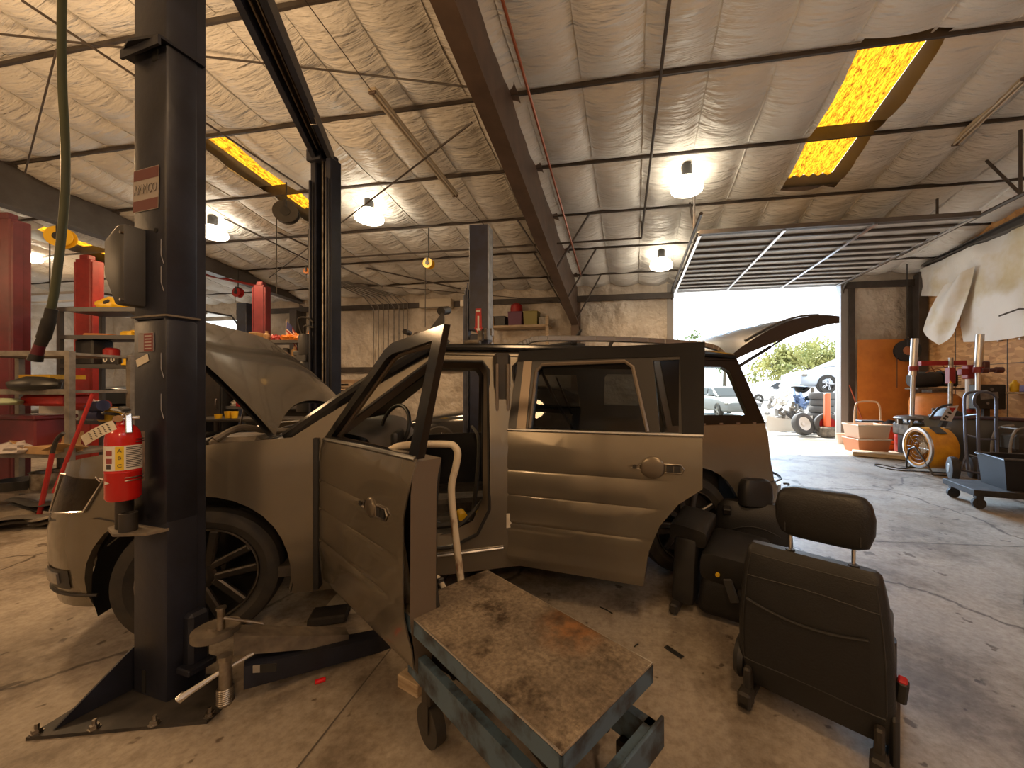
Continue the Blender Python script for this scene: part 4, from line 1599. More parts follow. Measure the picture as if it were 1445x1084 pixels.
# lift-pad adapters standing in the tray
for i, (u, v, r, h, lab) in enumerate(((181, 756, .021, .07, 'short dark lift adapter at the left of the column tray, behind the tall one'), (195, 760, .029, .145, 'tall black lift adapter tube in the column tray'), (213, 764, .029, .078, 'short black lift adapter tube at the right of the column tray'))):
    px_, py_ = ((-.135, -.082), (-.080, -.102), (-.008, -.122))[i]
    q = PLACE['lift_post'] @ V((px_, py_, tz + .004))
    ad = thing('lift_adapter', lab, 'lift adapter', q)
    bm = new()
    lathe(bm, [(r, 0), (r, h), (r * .72, h), (r * .72, h * .4), (0, h * .4)], n=28)
    obj('tube', bm, black_mt if i else dusty, ad)
    if i == 0:
        bm = new()
        lathe(bm, [(.010, h * .3), (.010, h + .05), (.017, h + .055), (.017, h + .075), (.006, h + .08), (0, h + .08)], n=16)
        obj('screw_stud', bm, steel, ad)

# fire extinguisher hung on the column
ex = thing('fire_extinguisher', 'red fire extinguisher with tag and printed label hanging on the left lift column', 'fire extinguisher', (-2.135, 1.272, lw(705, 1.62)), math.radians(63))
bm = new()
R, Hh = .054, .315
lathe(bm, [(0, .006), (.046, .0), (R, .012), (R, .118), (R + .001, .120), (R, .123), (R, Hh - .06), (R * .93, Hh - .03), (R * .72, Hh - .008), (.022, Hh + .004), (.018, Hh + .02), (0, Hh + .02)], n=36)
obj('cylinder', bm, red_gl, ex)
bm = new()
def cylpatch(bm, r, a0, a1, z0, z1, mi=0, n=12):
    vs = [[bm.verts.new((r * math.sin(math.radians(a0 + (a1 - a0) * i / n)), -r * math.cos(math.radians(a0 + (a1 - a0) * i / n)), z)) for z in (z0, z1)] for i in range(n + 1)]
    for i in range(n):
        f = bm.faces.new((vs[i][0], vs[i + 1][0], vs[i + 1][1], vs[i][1]))
        f.material_index = mi
cylpatch(bm, R + .0008, -85, 80, .130, .232, 0, 24)
cylpatch(bm, R + .0014, -28, -2, .132, .230, 1, 6)
for k in range(12):
    cylpatch(bm, R + .0014, 4, 72 - (k * 7 % 17), .222 - .0075 * k, .2255 - .0075 * k, 2, 10)
for k, z in enumerate((.205, .172)):
    cylpatch(bm, R + .0014, -62, -38, z - .012, z + .010, 3, 5)
cylpatch(bm, R + .0014, -60, -42, .138, .156, 2, 4)
for ch, z in (('A', .212), ('B', .182), ('C', .150)):
    text_mesh(bm, ch, Matrix.Translation((-.0145, -R - .0012, z)) @ rot(PI / 2, 0, math.radians(-15)), .020, .0005, mi=2)
obj('label', bm, [simple('label_white', (.72, .69, .62), .5), simple('label_yellow', (.80, .55, .03), .5), simple('label_ink', (.06, .05, .05), .6), simple('label_redink', (.30, .06, .05), .6)], ex, label='white and yellow instruction label')
bm = new()
cyl(bm, (0, 0, Hh + .01), (0, 0, Hh + .045), .016)
cyl(bm, (-.03, -.01, Hh + .025), (.045, -.015, Hh + .03), .008)
cyl(bm, (-.016, -.02, Hh + .03), (-.016, -.034, Hh + .03), .014)
obj('valve', bm, chrome, ex)
bm = new()
box(bm, (.012, -.045, Hh + .01), (.020, .008, .085), (math.radians(-16), 0, 0), bev=.003)
box(bm, (-.01, -.03, Hh + .062), (.022, .075, .008), (math.radians(12), 0, .5), bev=.003)
obj('lever', bm, chrome, ex)
bm = new()
box(bm, (.0, -.05, Hh + .07), (.03, .04, .012), (.3, 0, .4), bev=.005)
box(bm, (-.035, -.01, Hh + .05), (.05, .03, .012), (0, .2, .2), bev=.005)
obj('grip', bm, black_pl, ex)
bm = new()
def tagf(a, b):
    p = V((-.025, -.03, Hh + .004)).lerp(V((-.105, .06, Hh - .062)), a)
    return p + V((-.008, .010, .026)) * (b - .5) * 1.5 + V((0, -.02 * math.sin(PI * a), .008 * math.sin(PI * a)))
grid(bm, tagf, 10, 3)
tg = obj('tag', bm, paper, ex, label='buff paper inspection tag')
bm = new()
for k in range(5):
    for j in range(3):
        p = tagf(.2 + .14 * k, .25 + .25 * j)
        box(bm, p + V((-.0008, -.0010, 0)), (.010, .0012, .0035), (0, .5, math.radians(-53)))
obj('tag_print', bm, simple('label_ink', (.06, .05, .05), .6), tg)
bm = new()
for z in (.085, .098):
    tube(bm, [((R + .004) * math.sin(math.radians(a)), -(R + .004) * math.cos(math.radians(a)), z) for a in range(0, 130, 10)], .0022, 6)
for z in (.245, .256):
    tube(bm, [((R + .004) * math.sin(math.radians(a)), -(R + .004) * math.cos(math.radians(a)), z) for a in range(35, 150, 10)], .0022, 6)
tube(bm, [((R + .02) * math.sin(math.radians(a)) , -(R + .004) * math.cos(math.radians(a)), .09 + .018 * math.sin(math.radians(a * 3))) for a in range(-120, -50, 10)], .0022, 6)
box(bm, (.05, .045, .17), (.03, .008, .22))
obj('wire_bracket', bm, steel, ex)
bm = new()
prism(bm, [(-.006, .0), (.014, .006), (-.006, .014)], 0, .001, Matrix.Translation((-.048, -.030, .075)) @ rot(PI / 2, 0, math.radians(-55)))
obj('white_mark', bm, white_p, ex)

# far column of the same lift, with its hydraulic power pack
FP = W(460, 546, 4.6)
fpost = thing('lift_post', 'tall dark lift column behind the hood with a hydraulic power unit on its side', 'car lift post', (FP.x, FP.y, 0), math.radians(-6))
bm = new()
for s in (-1, 1):
    box(bm, (s * .115, 0, 2.05), (.085, .15, 4.1), bev=.01)
    box(bm, (s * .125, -.10, 1.9), (.03, .03, 3.9), bev=.008)
box(bm, (0, .08, 2.05), (.16, .03, 4.1))
obj('column', bm, paint_lift, fpost)
bm = new()
box(bm, (0, -.02, .2), (.5, .4, .02))
obj('base_plate', bm, paint_lift, fpost)
bm = new()
tube(bm, [(.02, -.06, .5), (.02, -.06, 4.1)], .012, 6)
tube(bm, [(.05, -.05, .5), (.05, -.05, 4.1)], .007, 6)
obj('lift_cable', bm, steel, fpost)
bm = new()
for z in (3.0, 2.2, 1.5):
    cyl(bm, (-.165, -.06, z), (-.145, -.06, z), .02)
obj('column_bolt', bm, steel, fpost)
bm = new()
box(bm, (-.05, 0, 4.14), (.22, .26, .14), bev=.01)
obj('cable_pulley_block', bm, paint_lift, fpost)
bm = new()
x0, z0 = -.235, 0
lathe(bm, [(0, 1.10), (.095, 1.10), (.10, 1.12), (.10, 1.66), (.08, 1.70), (0, 1.70)], (x0, -.06, 0), 24)
pk = obj('oil_tank', bm, black_pl, fpost)
bm = new()
box(bm, (x0, -.06, 1.74), (.15, .15, .08), bev=.01)
lathe(bm, [(0, 1.78), (.075, 1.78), (.08, 1.80), (.08, 2.0), (.07, 2.03), (0, 2.03)], (x0, -.06, 0), 20)
box(bm, (x0 - .1, -.08, 1.80), (.10, .06, .06), bev=.01)
obj('pump_motor', bm, grey_box, pk)
bm = new()
tube(bm, curve([(x0 - .02, -.1, 2.03), (x0 - .04, -.13, 2.2), (x0 + .08, -.12, 2.22), (x0 + .16, -.1, 2.16)], 6), .011, 6)
tube(bm, curve([(x0 + .02, -.1, 2.03), (x0 + .06, -.13, 2.12), (x0 + .16, -.1, 2.10)], 6), .011, 6)
obj('hydraulic_hose', bm, rubber, pk)
# overhead beam joining the two columns
beam = thing('lift_crossbeam', 'long black overhead channel joining the two dark lift columns', 'lift crossbeam', (0, 0, 0))
A, B = V((PX0 + .02, PY0, 4.06)), V((FP.x - .03, FP.y, 4.16))
d = (B - A).normalized()
s = V((-d.y, d.x, 0)).normalized()
for k in (-1, 1):
    bm = new()
    beam_between(bm, A + s * k * .085, B + s * k * .085, .05, .13, .05, .13)
    bmesh.ops.recalc_face_normals(bm, faces=bm.faces[:])
    obj('channel', bm, paint_lift, beam)
bm = new()
beam_between(bm, A + V((0, 0, .05)), B + V((0, 0, .05)), .14, .015, .14, .015)
bmesh.ops.recalc_face_normals(bm, faces=bm.faces[:])
obj('top_web', bm, steel_dark, beam)
bm = new()
tube(bm, [A + s * .03, B + s * .03], .012, 6)
tube(bm, [A - s * .02, B - s * .02], .008, 6)
obj('lift_cable', bm, steel, beam)
bm = new()
p = A.lerp(B, .72)
tube(bm, [p + V((.12, 0, -.06)), p + V((.15, 0, -.14)), p + V((.08, 0, -.13))], .006, 6)
obj('wire_loop', bm, steel, beam)

# far blue lift column behind the roof, with the red arrow sticker
BP = W(679, 546, 5.6)
bpost = thing('lift_post', 'navy lift column with a red down-arrow sticker standing behind the crossover roof', 'car lift post', (BP.x, BP.y, 0), math.radians(4))
bm = new()
box(bm, (0, 0, .93), (.27, .22, 1.86 + .6), bev=.01)
box(bm, (0, 0, 2.97), (.285, .235, 1.52), bev=.01)
obj('column', bm, paint_navy, bpost)
bm = new()
box(bm, (.14, -.02, 2.9), (.012, .2, 1.64))
obj('column_edge', bm, galv, bpost)
bm = new()
box(bm, (-.22, .02, 1.4), (.08, .16, 2.7), bev=.02)
box(bm, (-.22, .02, 2.70), (.05, .12, .30), bev=.02)
tube(bm, [(-.17, -.09, .8), (-.17, -.09, 2.9)], .012, 6)
obj('carriage_rail', bm, simple('dusty_navy', (.10, .11, .15), .5, col2=(.05, .06, .09)), bpost)
bm = new()
box(bm, (-.27, -.03, 2.62), (.06, .05, .10), bev=.008)
obj('limit_switch', bm, white_p, bpost)
bm = new()
za = lw(455, 5.5)
box(bm, (0, -.121, za + .15), (.085, .002, .09))
prism(bm, [(-.045, .11), (.045, .11), (.05, -.08), (.065, -.08), (0, -.19), (-.065, -.08), (-.05, -.08)], 0, .002, Matrix.Translation((0, -.119, za)) @ MXZ)
ar = obj('arrow_sticker', bm, simple('sticker_bright_red', (.50, .03, .03), .5), bpost)
bm = new()
prism(bm, [(-.012, .09), (.012, .09), (.012, -.09), (.035, -.09), (0, -.16), (-.035, -.09), (-.012, -.09)], 0, .002, Matrix.Translation((0, -.1215, za)) @ MXZ)
box(bm, (0, -.1225, za + .16), (.06, .001, .03))
obj('white_arrow', bm, white_p, ar)
bm = new()
box(bm, (-.05, -.22, lw(483, 5.4)), (.22, .12, .05), bev=.01)
box(bm, (.06, -.2, lw(474, 5.4)), (.07, .08, .14), bev=.01)
box(bm, (.14, -.2, lw(472, 5.4)), (.04, .08, .16), bev=.01)
obj('lift_latch', bm, dusty, bpost)
bm = new()
for k in range(4):
    box(bm, (.155, .03, 1.6 + .2 * k), (.02, .1, .1))
obj('column_lug', bm, steel, bpost)

# ================================================================== blue lift table in the foreground
TC, TA = V((-.446, 1.355, 0)), math.radians(-33.3)
TL, TW, TH = .93, .43, .50
tbl = thing('lift_table', 'worn blue hydraulic lift table cart with bare steel top and cream pipe handle', 'lift table', TC, TA)
def scuffed_top():
    m = bpy.data.materials.new('scuffed_steel_top')
    m.use_nodes = True
    nt = m.node_tree
    b = nt.nodes['Principled BSDF']
    tc = nt.nodes.new('ShaderNodeTexCoord')
    def layer(scale, detail, p0, c0, p1, c1, stretch=(1, 1, 1), rough=.65):
        mp = nt.nodes.new('ShaderNodeMapping')
        mp.inputs['Scale'].default_value = stretch
        nt.links.new(tc.outputs['Object'], mp.inputs[0])
        n = nt.nodes.new('ShaderNodeTexNoise')
        n.inputs['Scale'].default_value = scale
        n.inputs['Detail'].default_value = detail
        n.inputs['Roughness'].default_value = rough
        nt.links.new(mp.outputs[0], n.inputs['Vector'])
        r = nt.nodes.new('ShaderNodeValToRGB')
        r.color_ramp.elements[0].position, r.color_ramp.elements[1].position = p0, p1
        r.color_ramp.elements[0].color, r.color_ramp.elements[1].color = (*c0, 1), (*c1, 1)
        nt.links.new(n.outputs['Fac'], r.inputs['Fac'])
        return r.outputs[0]
    def mix(kind, x, y, f=1.0):
        q = nt.nodes.new('ShaderNodeMix')
        q.data_type = 'RGBA'
        q.blend_type = kind
        if isinstance(f, float):
            q.inputs[0].default_value = f
        else:
            nt.links.new(f, q.inputs[0])
        nt.links.new(x, q.inputs[6])
        nt.links.new(y, q.inputs[7])
        return q.outputs[2]
    base = layer(3.5, 12, .34, (.16, .13, .10), .66, (.46, .385, .285))
    fine = layer(60, 8, .35, (.55, .52, .5), .62, (1.08, 1.06, 1.04))
    scr = layer(30, 3, .62, (1, 1, 1), .70, (1.35, 1.3, 1.25), (1, 6, 1))
    oil = layer(5.5, 6, .36, (.30, .27, .25), .46, (1, 1, 1))
    c = mix('MULTIPLY', mix('MULTIPLY', mix('MULTIPLY', base, fine), oil), scr)
    # rusty patch along the far edge
    vm = nt.nodes.new('ShaderNodeVectorMath')
    vm.operation = 'DISTANCE'
    vm.inputs[1].default_value = (.16, .17, .5)
    nt.links.new(tc.outputs['Object'], vm.inputs[0])
    mr = nt.nodes.new('ShaderNodeMapRange')
    mr.inputs['From Min'].default_value = .03
    mr.inputs['From Max'].default_value = .17
    mr.inputs['To Min'].default_value = .75
    mr.inputs['To Max'].default_value = 0.0
    nt.links.new(vm.outputs['Value'], mr.inputs['Value'])
    rust = layer(18, 8, .4, (.12, .055, .02), .6, (.40, .17, .05))
    c = mix('MIX', c, rust, mr.outputs[0])
    nt.links.new(c, b.inputs['Base Color'])
    b.inputs['Metallic'].default_value = .35
    b.inputs['Roughness'].default_value = .42
    return m
top_m = scuffed_top()
bm = new()
box(bm, (0, 0, TH - .004), (TL, TW, .008), bev=.003)
obj('steel_top', bm, top_m, tbl)
bm = new()
for sy in (-1, 1):
    box(bm, (0, sy * (TW / 2 - .004), TH - .036), (TL, .008, .058))
for sx in (-1, 1):
    box(bm, (sx * (TL / 2 - .004), 0, TH - .036), (.008, TW, .058))
obj('top_skirt', bm, blue_paint, tbl)
bm = new()
tube(bm, [(sx * (TL / 2 - .003), sy * (TW / 2 - .003), TH - .003) for sx, sy in ((-1, -1), (1, -1), (1, 1), (-1, 1))], .004, 6, closed=True)
obj('worn_edge', bm, simple('bare_bright_steel', (.55, .50, .44), .35, .9), tbl)
bm = new()
for x, y, r in ((.05, -.02, .055), (-.05, .02, .045)):
    lathe(bm, [(0, .0004), (r, .0003), (r * 1.1, 0)], (x, y, TH), 20)
bm.free()
bm = new()
BX = .03
for sy in (-1, 1):
    box(bm, (BX, sy * (TW / 2 - .035), .285), (TL - .02, .03, .10))
box(bm, (BX + TL / 2 - .02, 0, .285), (.03, TW - .04, .10))
box(bm, (BX - TL / 2 + .02, 0, .285), (.03, TW - .04, .10))
obj('base_frame', bm, blue_paint, tbl)
bm = new()
box(bm, (BX + TL / 2 + .005, -.01, .30), (.012, TW + .02, .10), bev=.003)
obj('foot_bumper', bm, blue_paint, tbl)
for sy in (-1, 1):
    bm = new()
    a, b = V((-.36, sy * .13, .30)), V((.34, sy * .13, TH - .07))
    beam_between(bm, a, b, .012, .05, .012, .05)
    obj('scissor_arm', bm, black_mt, tbl)
    bm = new()
    beam_between(bm, V((.36, sy * .115, .30)), V((-.34, sy * .115, TH - .07)), .012, .05, .012, .05)
    obj('scissor_arm', bm, black_mt, tbl)
bm = new()
cyl(bm, (-.25, 0, .29), (.15, 0, .38), .03)
obj('hydraulic_ram', bm, black_mt, tbl)
for x in (-.30, .40):
    for sy in (-1, 1):
        bm = new()
        cyl(bm, (x, sy * (TW / 2 - .055) - .02, .081), (x, sy * (TW / 2 - .055) + .02, .081), .08, n=24)
        w = obj('caster_wheel', bm, rubber, tbl)
        bm = new()
        box(bm, (x, sy * (TW / 2 - .055), .205), (.06, .06, .08), bev=.01)
        box(bm, (x, sy * (TW / 2 - .055) - .026, .12), (.05, .004, .11))
        box(bm, (x, sy * (TW / 2 - .055) + .026, .12), (.05, .004, .11))
        obj('caster_fork', bm, black_mt, w)
# U handle at the far-left end
tin = PLACE['lift_table'].inverted()
def tl_(u, v, Z):
    return tin @ W(u, v, Z)
bm = new()
hp = [tl_(657, 872, 1.80), tl_(650, 815, 1.80), tl_(641, 740, 1.80), tl_(637, 690, 1.80), tl_(643, 660, 1.81), tl_(646, 640, 1.81), tl_(640, 629, 1.81), tl_(628, 627, 1.80)]
hp2 = [tl_(596, 627, 1.76), tl_(568, 629, 1.72), tl_(556, 633, 1.71), tl_(549, 643, 1.70), tl_(553, 690, 1.69), tl_(562, 740, 1.68), tl_(580, 868, 1.66)]
tube(bm, curve(hp + hp2, 5), .0165, 12)
obj('push_handle', bm, cream_pipe, tbl)
bm = new()
tube(bm, curve([tl_(572, 832, 1.70), tl_(600, 822, 1.72), tl_(615, 815, 1.74), tl_(622, 822, 1.74), tl_(630, 838, 1.74)], 4), .012, 10)
obj('release_lever', bm, cream_pipe, tbl)
bm = new()
tube(bm, [tl_(592, 825, 1.705), tl_(612, 816, 1.73)], .0145, 10)
box(bm, tl_(620, 818, 1.74), (.035, .03, .02), bev=.004)
obj('lever_grip', bm, grey_box, tbl)
# wooden block and rubber mat under the door
wb = thing('wood_block', 'pale wood block on the floor under the open front door', 'wood block', G(578, 975, 0.0), math.radians(-20))
bm = new()
box(bm, (0, .03, .03), (.14, .09, .06), bev=.004)
obj('block', bm, wood, wb)

# ================================================================== seats on the floor
def cushion(bm, w, d, h, r=.04, puff=.015, nx=14, ny=10, mi=0):
    """A rounded upholstered slab centred on the origin, w x d in plan and h thick, domed on both faces."""
    def f(a, b, side):
        x, y = (a - .5) * 2, (b - .5) * 2
        e = 5
        ex = (1 - abs(x) ** e) ** (1 / e) if abs(x) < 1 else 0
        ey = (1 - abs(y) ** e) ** (1 / e) if abs(y) < 1 else 0
        z = (h / 2) * min(ex, 1) ** .8 * min(ey, 1) ** .8
        z = (h / 2 - r) * (1 if min(ex, ey) > 0 else 0) + r * (ex * ey) ** .9 + puff * (1 - x * x) * (1 - y * y)
        k = r * .9 * (1 - (ex * ey))
        return V((x * (w / 2), y * (d / 2), side * z if min(ex, ey) > 0 else side * (h / 2 - r)))
    t = new()
    for sd in (1, -1):
        # denser near the rim
        def g(a, b, sd=sd):
            q = lambda t_: .5 - .5 * math.cos(PI * t_)
            return f(q(a), q(b), sd)
        grid(t, g, nx, ny)
    # side band
    n = 20
    bmesh.ops.remove_doubles(t, verts=t.verts[:], dist=1e-5)
    be = [e_ for e_ in t.edges if len(e_.link_faces) == 1]
    if be:
        bmesh.ops.bridge_loops(t, edges=be)
    bmesh.ops.recalc_face_normals(t, faces=t.faces[:])
    merge(bm, t, None, mi)
    return bm

def seat_shell(bm, sec, nz=None, n=28, power=3.5):
    """sec: list of (z, half width, y centre, half depth) superellipse sections lofted upwards, capped."""
    t = new()
    rings = []
    for z, w, yc, d in sec:
        r = []
        for k in range(n):
            a = 2 * PI * k / n
            c, s = math.cos(a), math.sin(a)
            r.append(t.verts.new((w * math.copysign(abs(c) ** (2 / power), c), yc + d * math.copysign(abs(s) ** (2 / power), s), z)))
        rings.append(r)
    for A, B in zip(rings, rings[1:]):
        for k in range(n):
            t.faces.new((A[k], A[(k + 1) % n], B[(k + 1) % n], B[k]))
    t.faces.new(rings[0][::-1])
    t.faces.new(rings[-1])
    bmesh.ops.recalc_face_normals(t, faces=t.faces[:])
    merge(bm, t)
    return bm

# big front seat seen from behind: local -y is the back that faces the camera
S0, S1 = G(1045, 985), G(1225, 1078)
sa = math.atan2(S1.y - S0.y, S1.x - S0.x)
smid = (S0 + S1) / 2
seat = thing('car_seat', 'large black leather front seat in the right foreground seen from behind, headrest raised', 'car seat', (smid.x + .035, smid.y - .01, 0), sa)
bm = new()
lean = -.02
sec = [(.075, .250, .055, .03), (.095, .262, .05, .06), (.22, .272, .045, .082), (.38, .270, .04, .085), (.50, .262, .035, .078), (.60, .250, .028, .064), (.66, .240, .022, .050), (.695, .232, .018, .036), (.712, .215, .016, .020)]
seat_shell(bm, [(z, w, y - .0, d) for z, w, y, d in sec], power=5)
bk = obj('backrest', bm, leather, seat)
bm = new()
# back panel, slightly proud, with pocket edge and seams
def backpt(x, z, off):
    for (za, wa, ya, da), (zb, wb_, yb, db) in zip(sec, sec[1:]):
        if za <= z <= zb:
            t_ = (z - za) / (zb - za)
            w, y, d = wa + (wb_ - wa) * t_, ya + (yb - ya) * t_, da + (db - da) * t_
            return V((x * w, y - d * (max(0, 1 - abs(x) ** 5)) ** .2 - off, z))
for z in (.575, .20):
    tube(bm, [backpt(-.9 + 1.8 * k / 20, z + (.012 * math.sin(PI * k / 20)), .001) for k in range(21)], .0022, 5)
for x in (-.9, .9):
    tube(bm, [backpt(x, .19 + .48 * k / 14, .001) for k in range(15)], .0022, 5)
tube(bm, [backpt(-.9 + 1.8 * k / 20, .672, .001) for k in range(21)], .0022, 5)
obj('seam', bm, simple('stitch_dark', (.030, .029, .028), .5), bk)
bm = new()
pk_pts = [backpt(-.86 + 1.6 * k / 20, .475 - .055 * math.sin(PI * (k / 20)) * .55, .006) for k in range(21)]
tube(bm, pk_pts, .006, 8)
obj('pocket_edge', bm, leather, bk)
bm = new()
for i in range(1):
    g_ = new()
    grid(g_, lambda a, b: backpt(-.86 + 1.6 * a, (.475 - .03 * math.sin(PI * a)) * b + .215 * (1 - b), .004), 20, 10)
    merge(bm, g_)
obj('map_pocket', bm, leather2, bk)
for s_ in (-1, 1):
    bm = new()
    pts = [(.20, .10, .05), (.34, .125, .06), (.46, .12, .05), (.55, .10, .03)]
    t = new()
    seat_shell(t, [(z, .035, y, d) for z, y, d in ((.16, .08, .04), (.20, .10, .075), (.30, .115, .085), (.38, .105, .07), (.43, .09, .04))], power=2.4)
    merge(bm, t, Matrix.Translation((s_ * .235, 0.02, 0)))
    obj('side_bolster', bm, leather, seat)
bm = new()
t = new()
cushion(t, .50, .50, .15, .05, .02)
merge(bm, t, Matrix.Translation((0, .33, .27)) @ rot(.10, 0, 0))
obj('seat_cushion', bm, leather, seat)
for x in (-.07, .145):
    bm = new()
    cyl(bm, (x, .02, .66), (x, .02, .82), .007, n=12)
    obj('headrest_post', bm, chrome, seat)
    bm = new()
    cyl(bm, (x, .02, .70), (x, .02, .716), .018, n=16)
    obj('post_guide', bm, black_pl, seat)
bm = new()
seat_shell(bm, [(.775, .115, .03, .025), (.79, .142, .03, .045), (.84, .158, .025, .058), (.90, .160, .02, .058), (.95, .150, .016, .050), (.975, .130, .014, .036), (.985, .10, .014, .02)], power=3.6)
bm.transform(Matrix.Translation((.045, 0, .0)) @ Matrix.Diagonal((1.06, 1, 1, 1)))
hr = obj('headrest', bm, leather, seat)
bm = new()
for x in (-.125, .125):
    tube(bm, [(x + .045, .025 - .057 * (1 - abs(x / .158) ** 3.6) ** (1 / 3.6) - .001, .80 + .15 * k / 8) for k in range(9)], .002, 5)
obj('seam', bm, simple('stitch_dark', (.030, .029, .028), .5), hr)
for s_ in (-1, 1):
    bm = new()
    box(bm, (s_ * .225, .20, .035), (.045, .58, .03), bev=.008)
    box(bm, (s_ * .225, -.055, .05), (.055, .07, .07), bev=.01)
    box(bm, (s_ * .225, -.02, .10), (.03, .06, .14), bev=.008)
    obj('seat_rail', bm, black_mt, seat)
bm = new()
box(bm, (0, .10, .13), (.42, .14, .04), bev=.015)
obj('recliner_bar', bm, black_mt, seat)
bm = new()
lathe(bm, [(0, -.02), (.085, -.02), (.095, 0), (.085, .02), (0, .02)], n=28, M=Matrix.Translation((-.27, .06, .16)) @ rot(0, PI / 2, 0))
obj('recliner_cover', bm, black_pl, seat)
bm = new()
box(bm, (.265, .05, .12), (.03, .12, .20), (.1, 0, 0), bev=.012)
obj('side_valance', bm, black_pl, seat)
bm = new()
box(bm, (.285, .05, .285), (.035, .04, .09), (.15, .1, 0), bev=.008)
bu = obj('buckle', bm, black_pl, seat)
bm = new()
box(bm, (.287, .045, .325), (.028, .034, .02), (.15, .1, 0), bev=.005)
obj('release_button', bm, simple('buckle_red', (.45, .02, .03), .35), bu)

# second loose seat: bench backrest with headrest, behind
def rear_seat():
    p = G(1010, 868)
    st = thing('car_seat', 'black leather bench seat piece with tilted headrest and armrest beside the open rear door', 'car seat', (p.x, p.y + .05, 0), math.radians(-22))
    bm = new()
    t = new()
    cushion(t, .34, .42, .19, .06, .02)
    merge(bm, t, Matrix.Translation((.12, .06, .335)) @ rot(.08, .05, 0))
    obj('seat_cushion', bm, leather, st)
    bm = new()
    box(bm, (.10, .06, .14), (.36, .38, .24), bev=.05, seg=3, taper=(.9, .95))
    obj('seat_base', bm, leather2, st)
    bm = new()
    box(bm, (-.16, .02, .26), (.14, .32, .42), (0, .05, .05), bev=.03, seg=2)
    obj('side_panel', bm, black_pl, st)
    bm = new()
    t = new()
    cushion(t, .22, .30, .13, .05, .015)
    merge(bm, t, Matrix.Translation((-.13, .02, .50)) @ rot(.15, .12, 0))
    obj('folded_headrest', bm, leather, st)
    bm = new()
    box(bm, (.12, -.145, .22), (.055, .02, .14), (0, math.radians(-18), 0), bev=.01)
    obj('recline_lever', bm, grey_box, st)
    bm = new()
    lathe(bm, [(0, 0), (.012, 0), (.012, .012), (0, .012)], n=14, M=Matrix.Translation((.05, -.15, .30)) @ rot(PI / 2))
    obj('yellow_cap', bm, yellow, st)
    bm = new()
    box(bm, (-.2, 0, .04), (.05, .4, .06), bev=.01)
    box(bm, (.2, 0, .03), (.05, .4, .05), bev=.01)
    obj('seat_rail', bm, black_mt, st)
    p = W(1062, 760, 2.75)
    st2 = thing('car_seat', 'black leather rear seat with upright headrest, farthest of the loose seats', 'car seat', (p.x, p.y, 0), math.radians(-12))
    bm = new()
    seat_shell(bm, [(.06, .22, .05, .05), (.10, .25, .05, .09), (.30, .26, .05, .10), (.44, .25, .05, .09), (.52, .23, .05, .07), (.56, .19, .05, .04)], power=3.2)
    bb = obj('backrest', bm, leather, st2)
    bm = new()
    tube(bm, [(-.17 + .34 * k / 10, -.052, .36 + .05 * math.sin(PI * k / 10)) for k in range(11)], .004, 6)
    box(bm, (-.17, -.02, .50), (.06, .06, .05), (.3, 0, 0), bev=.008)
    obj('seam', bm, leather2, bb)
    bm = new()
    t = new()
    seat_shell(t, [(-.105, .09, 0, .03), (-.09, .115, 0, .055), (-.02, .125, 0, .065), (.05, .118, 0, .06), (.09, .10, 0, .05), (.105, .07, 0, .025)], power=3.2)
    merge(bm, t, Matrix.Translation((.02, .04, .63)) @ rot(-.1, .10, .5))
    obj('headrest', bm, leather, st2)
    bm = new()
    t = new()
    cushion(t, .48, .45, .14, .05, .02)
    merge(bm, t, Matrix.Translation((.0, .33, .24)))
    obj('seat_cushion', bm, leather, st2)
rear_seat()

# ================================================================== small things on the floor and in the car
rl = thing('marker_lens', 'small red plastic lens lying on the floor', 'lens', G(452, 963), .7)
bm = new()
box(bm, (0, 0, .008), (.045, .022, .016), bev=.005, seg=2)
obj('lens', bm, simple('bright_red_plastic', (.7, .01, .015), .2, coat=.5), rl)
bs = thing('trim_strip', 'short black trim strip on the floor beside the front seat', 'trim strip', G(951, 921), -.75)
bm = new()
box(bm, (0, 0, .004), (.11, .028, .006), bev=.002)
obj('strip', bm, black_pl, bs)
for u, v, l, a, lab in ((855, 862, .10, -.6, 'thin black stick on the floor left of the steel-topped table edge'), (898, 912, .03, .9, 'small bent clip on the floor behind the lift table')):
    t_ = thing('floor_scrap', lab, 'scrap', G(u, v), a)
    bm = new()
    tube(bm, [(-l / 2, 0, .004), (0, .003, .005), (l / 2, 0, .004)], .0035, 6)
    obj('scrap', bm, black_pl, t_)
pad = thing('rubber_pad', 'black rubber lift pad lying in the shade beside the front wheel', 'rubber pad', G(462, 882), .5)
bm = new()
box(bm, (0, .05, .03), (.20, .14, .05), (0, .05, 0), bev=.01)
obj('pad', bm, rubber, pad)
sh = thing('paper_sheet', 'pale paper sheet under the sill behind the front tyre', 'paper', G(520, 850), .3)
bm = new()
grid(bm, lambda a, b: V(((a - .5) * .5, (b - .5) * .25, .004 + .006 * math.sin(a * 5) * b)), 8, 4)
obj('sheet', bm, paper, sh)
cr = [c2w(-1.963, 2.0)]
def carw(x, y, z):
    return PLACE['crossover_car'] @ V((x, y, z))
def drill(x, y, z, rz, lab):
    t_ = thing('cordless_drill', lab, 'drill', carw(x, y, z), rz)
    bm = new()
    cyl(bm, (-.07, 0, .045), (.05, 0, .045), .032)
    obj('motor_body', bm, yellow, t_)
    bm = new()
    cyl(bm, (.05, 0, .045), (.10, 0, .045), .024, .016)
    obj('chuck', bm, black_pl, t_)
    bm = new()
    box(bm, (-.04, -.05, .04), (.035, .10, .04), (0, 0, -.15), bev=.01)
    obj('handle', bm, black_pl, t_)
    bm = new()
    box(bm, (-.03, -.115, .04), (.08, .045, .06), bev=.01)
    obj('battery', bm, yellow, t_)
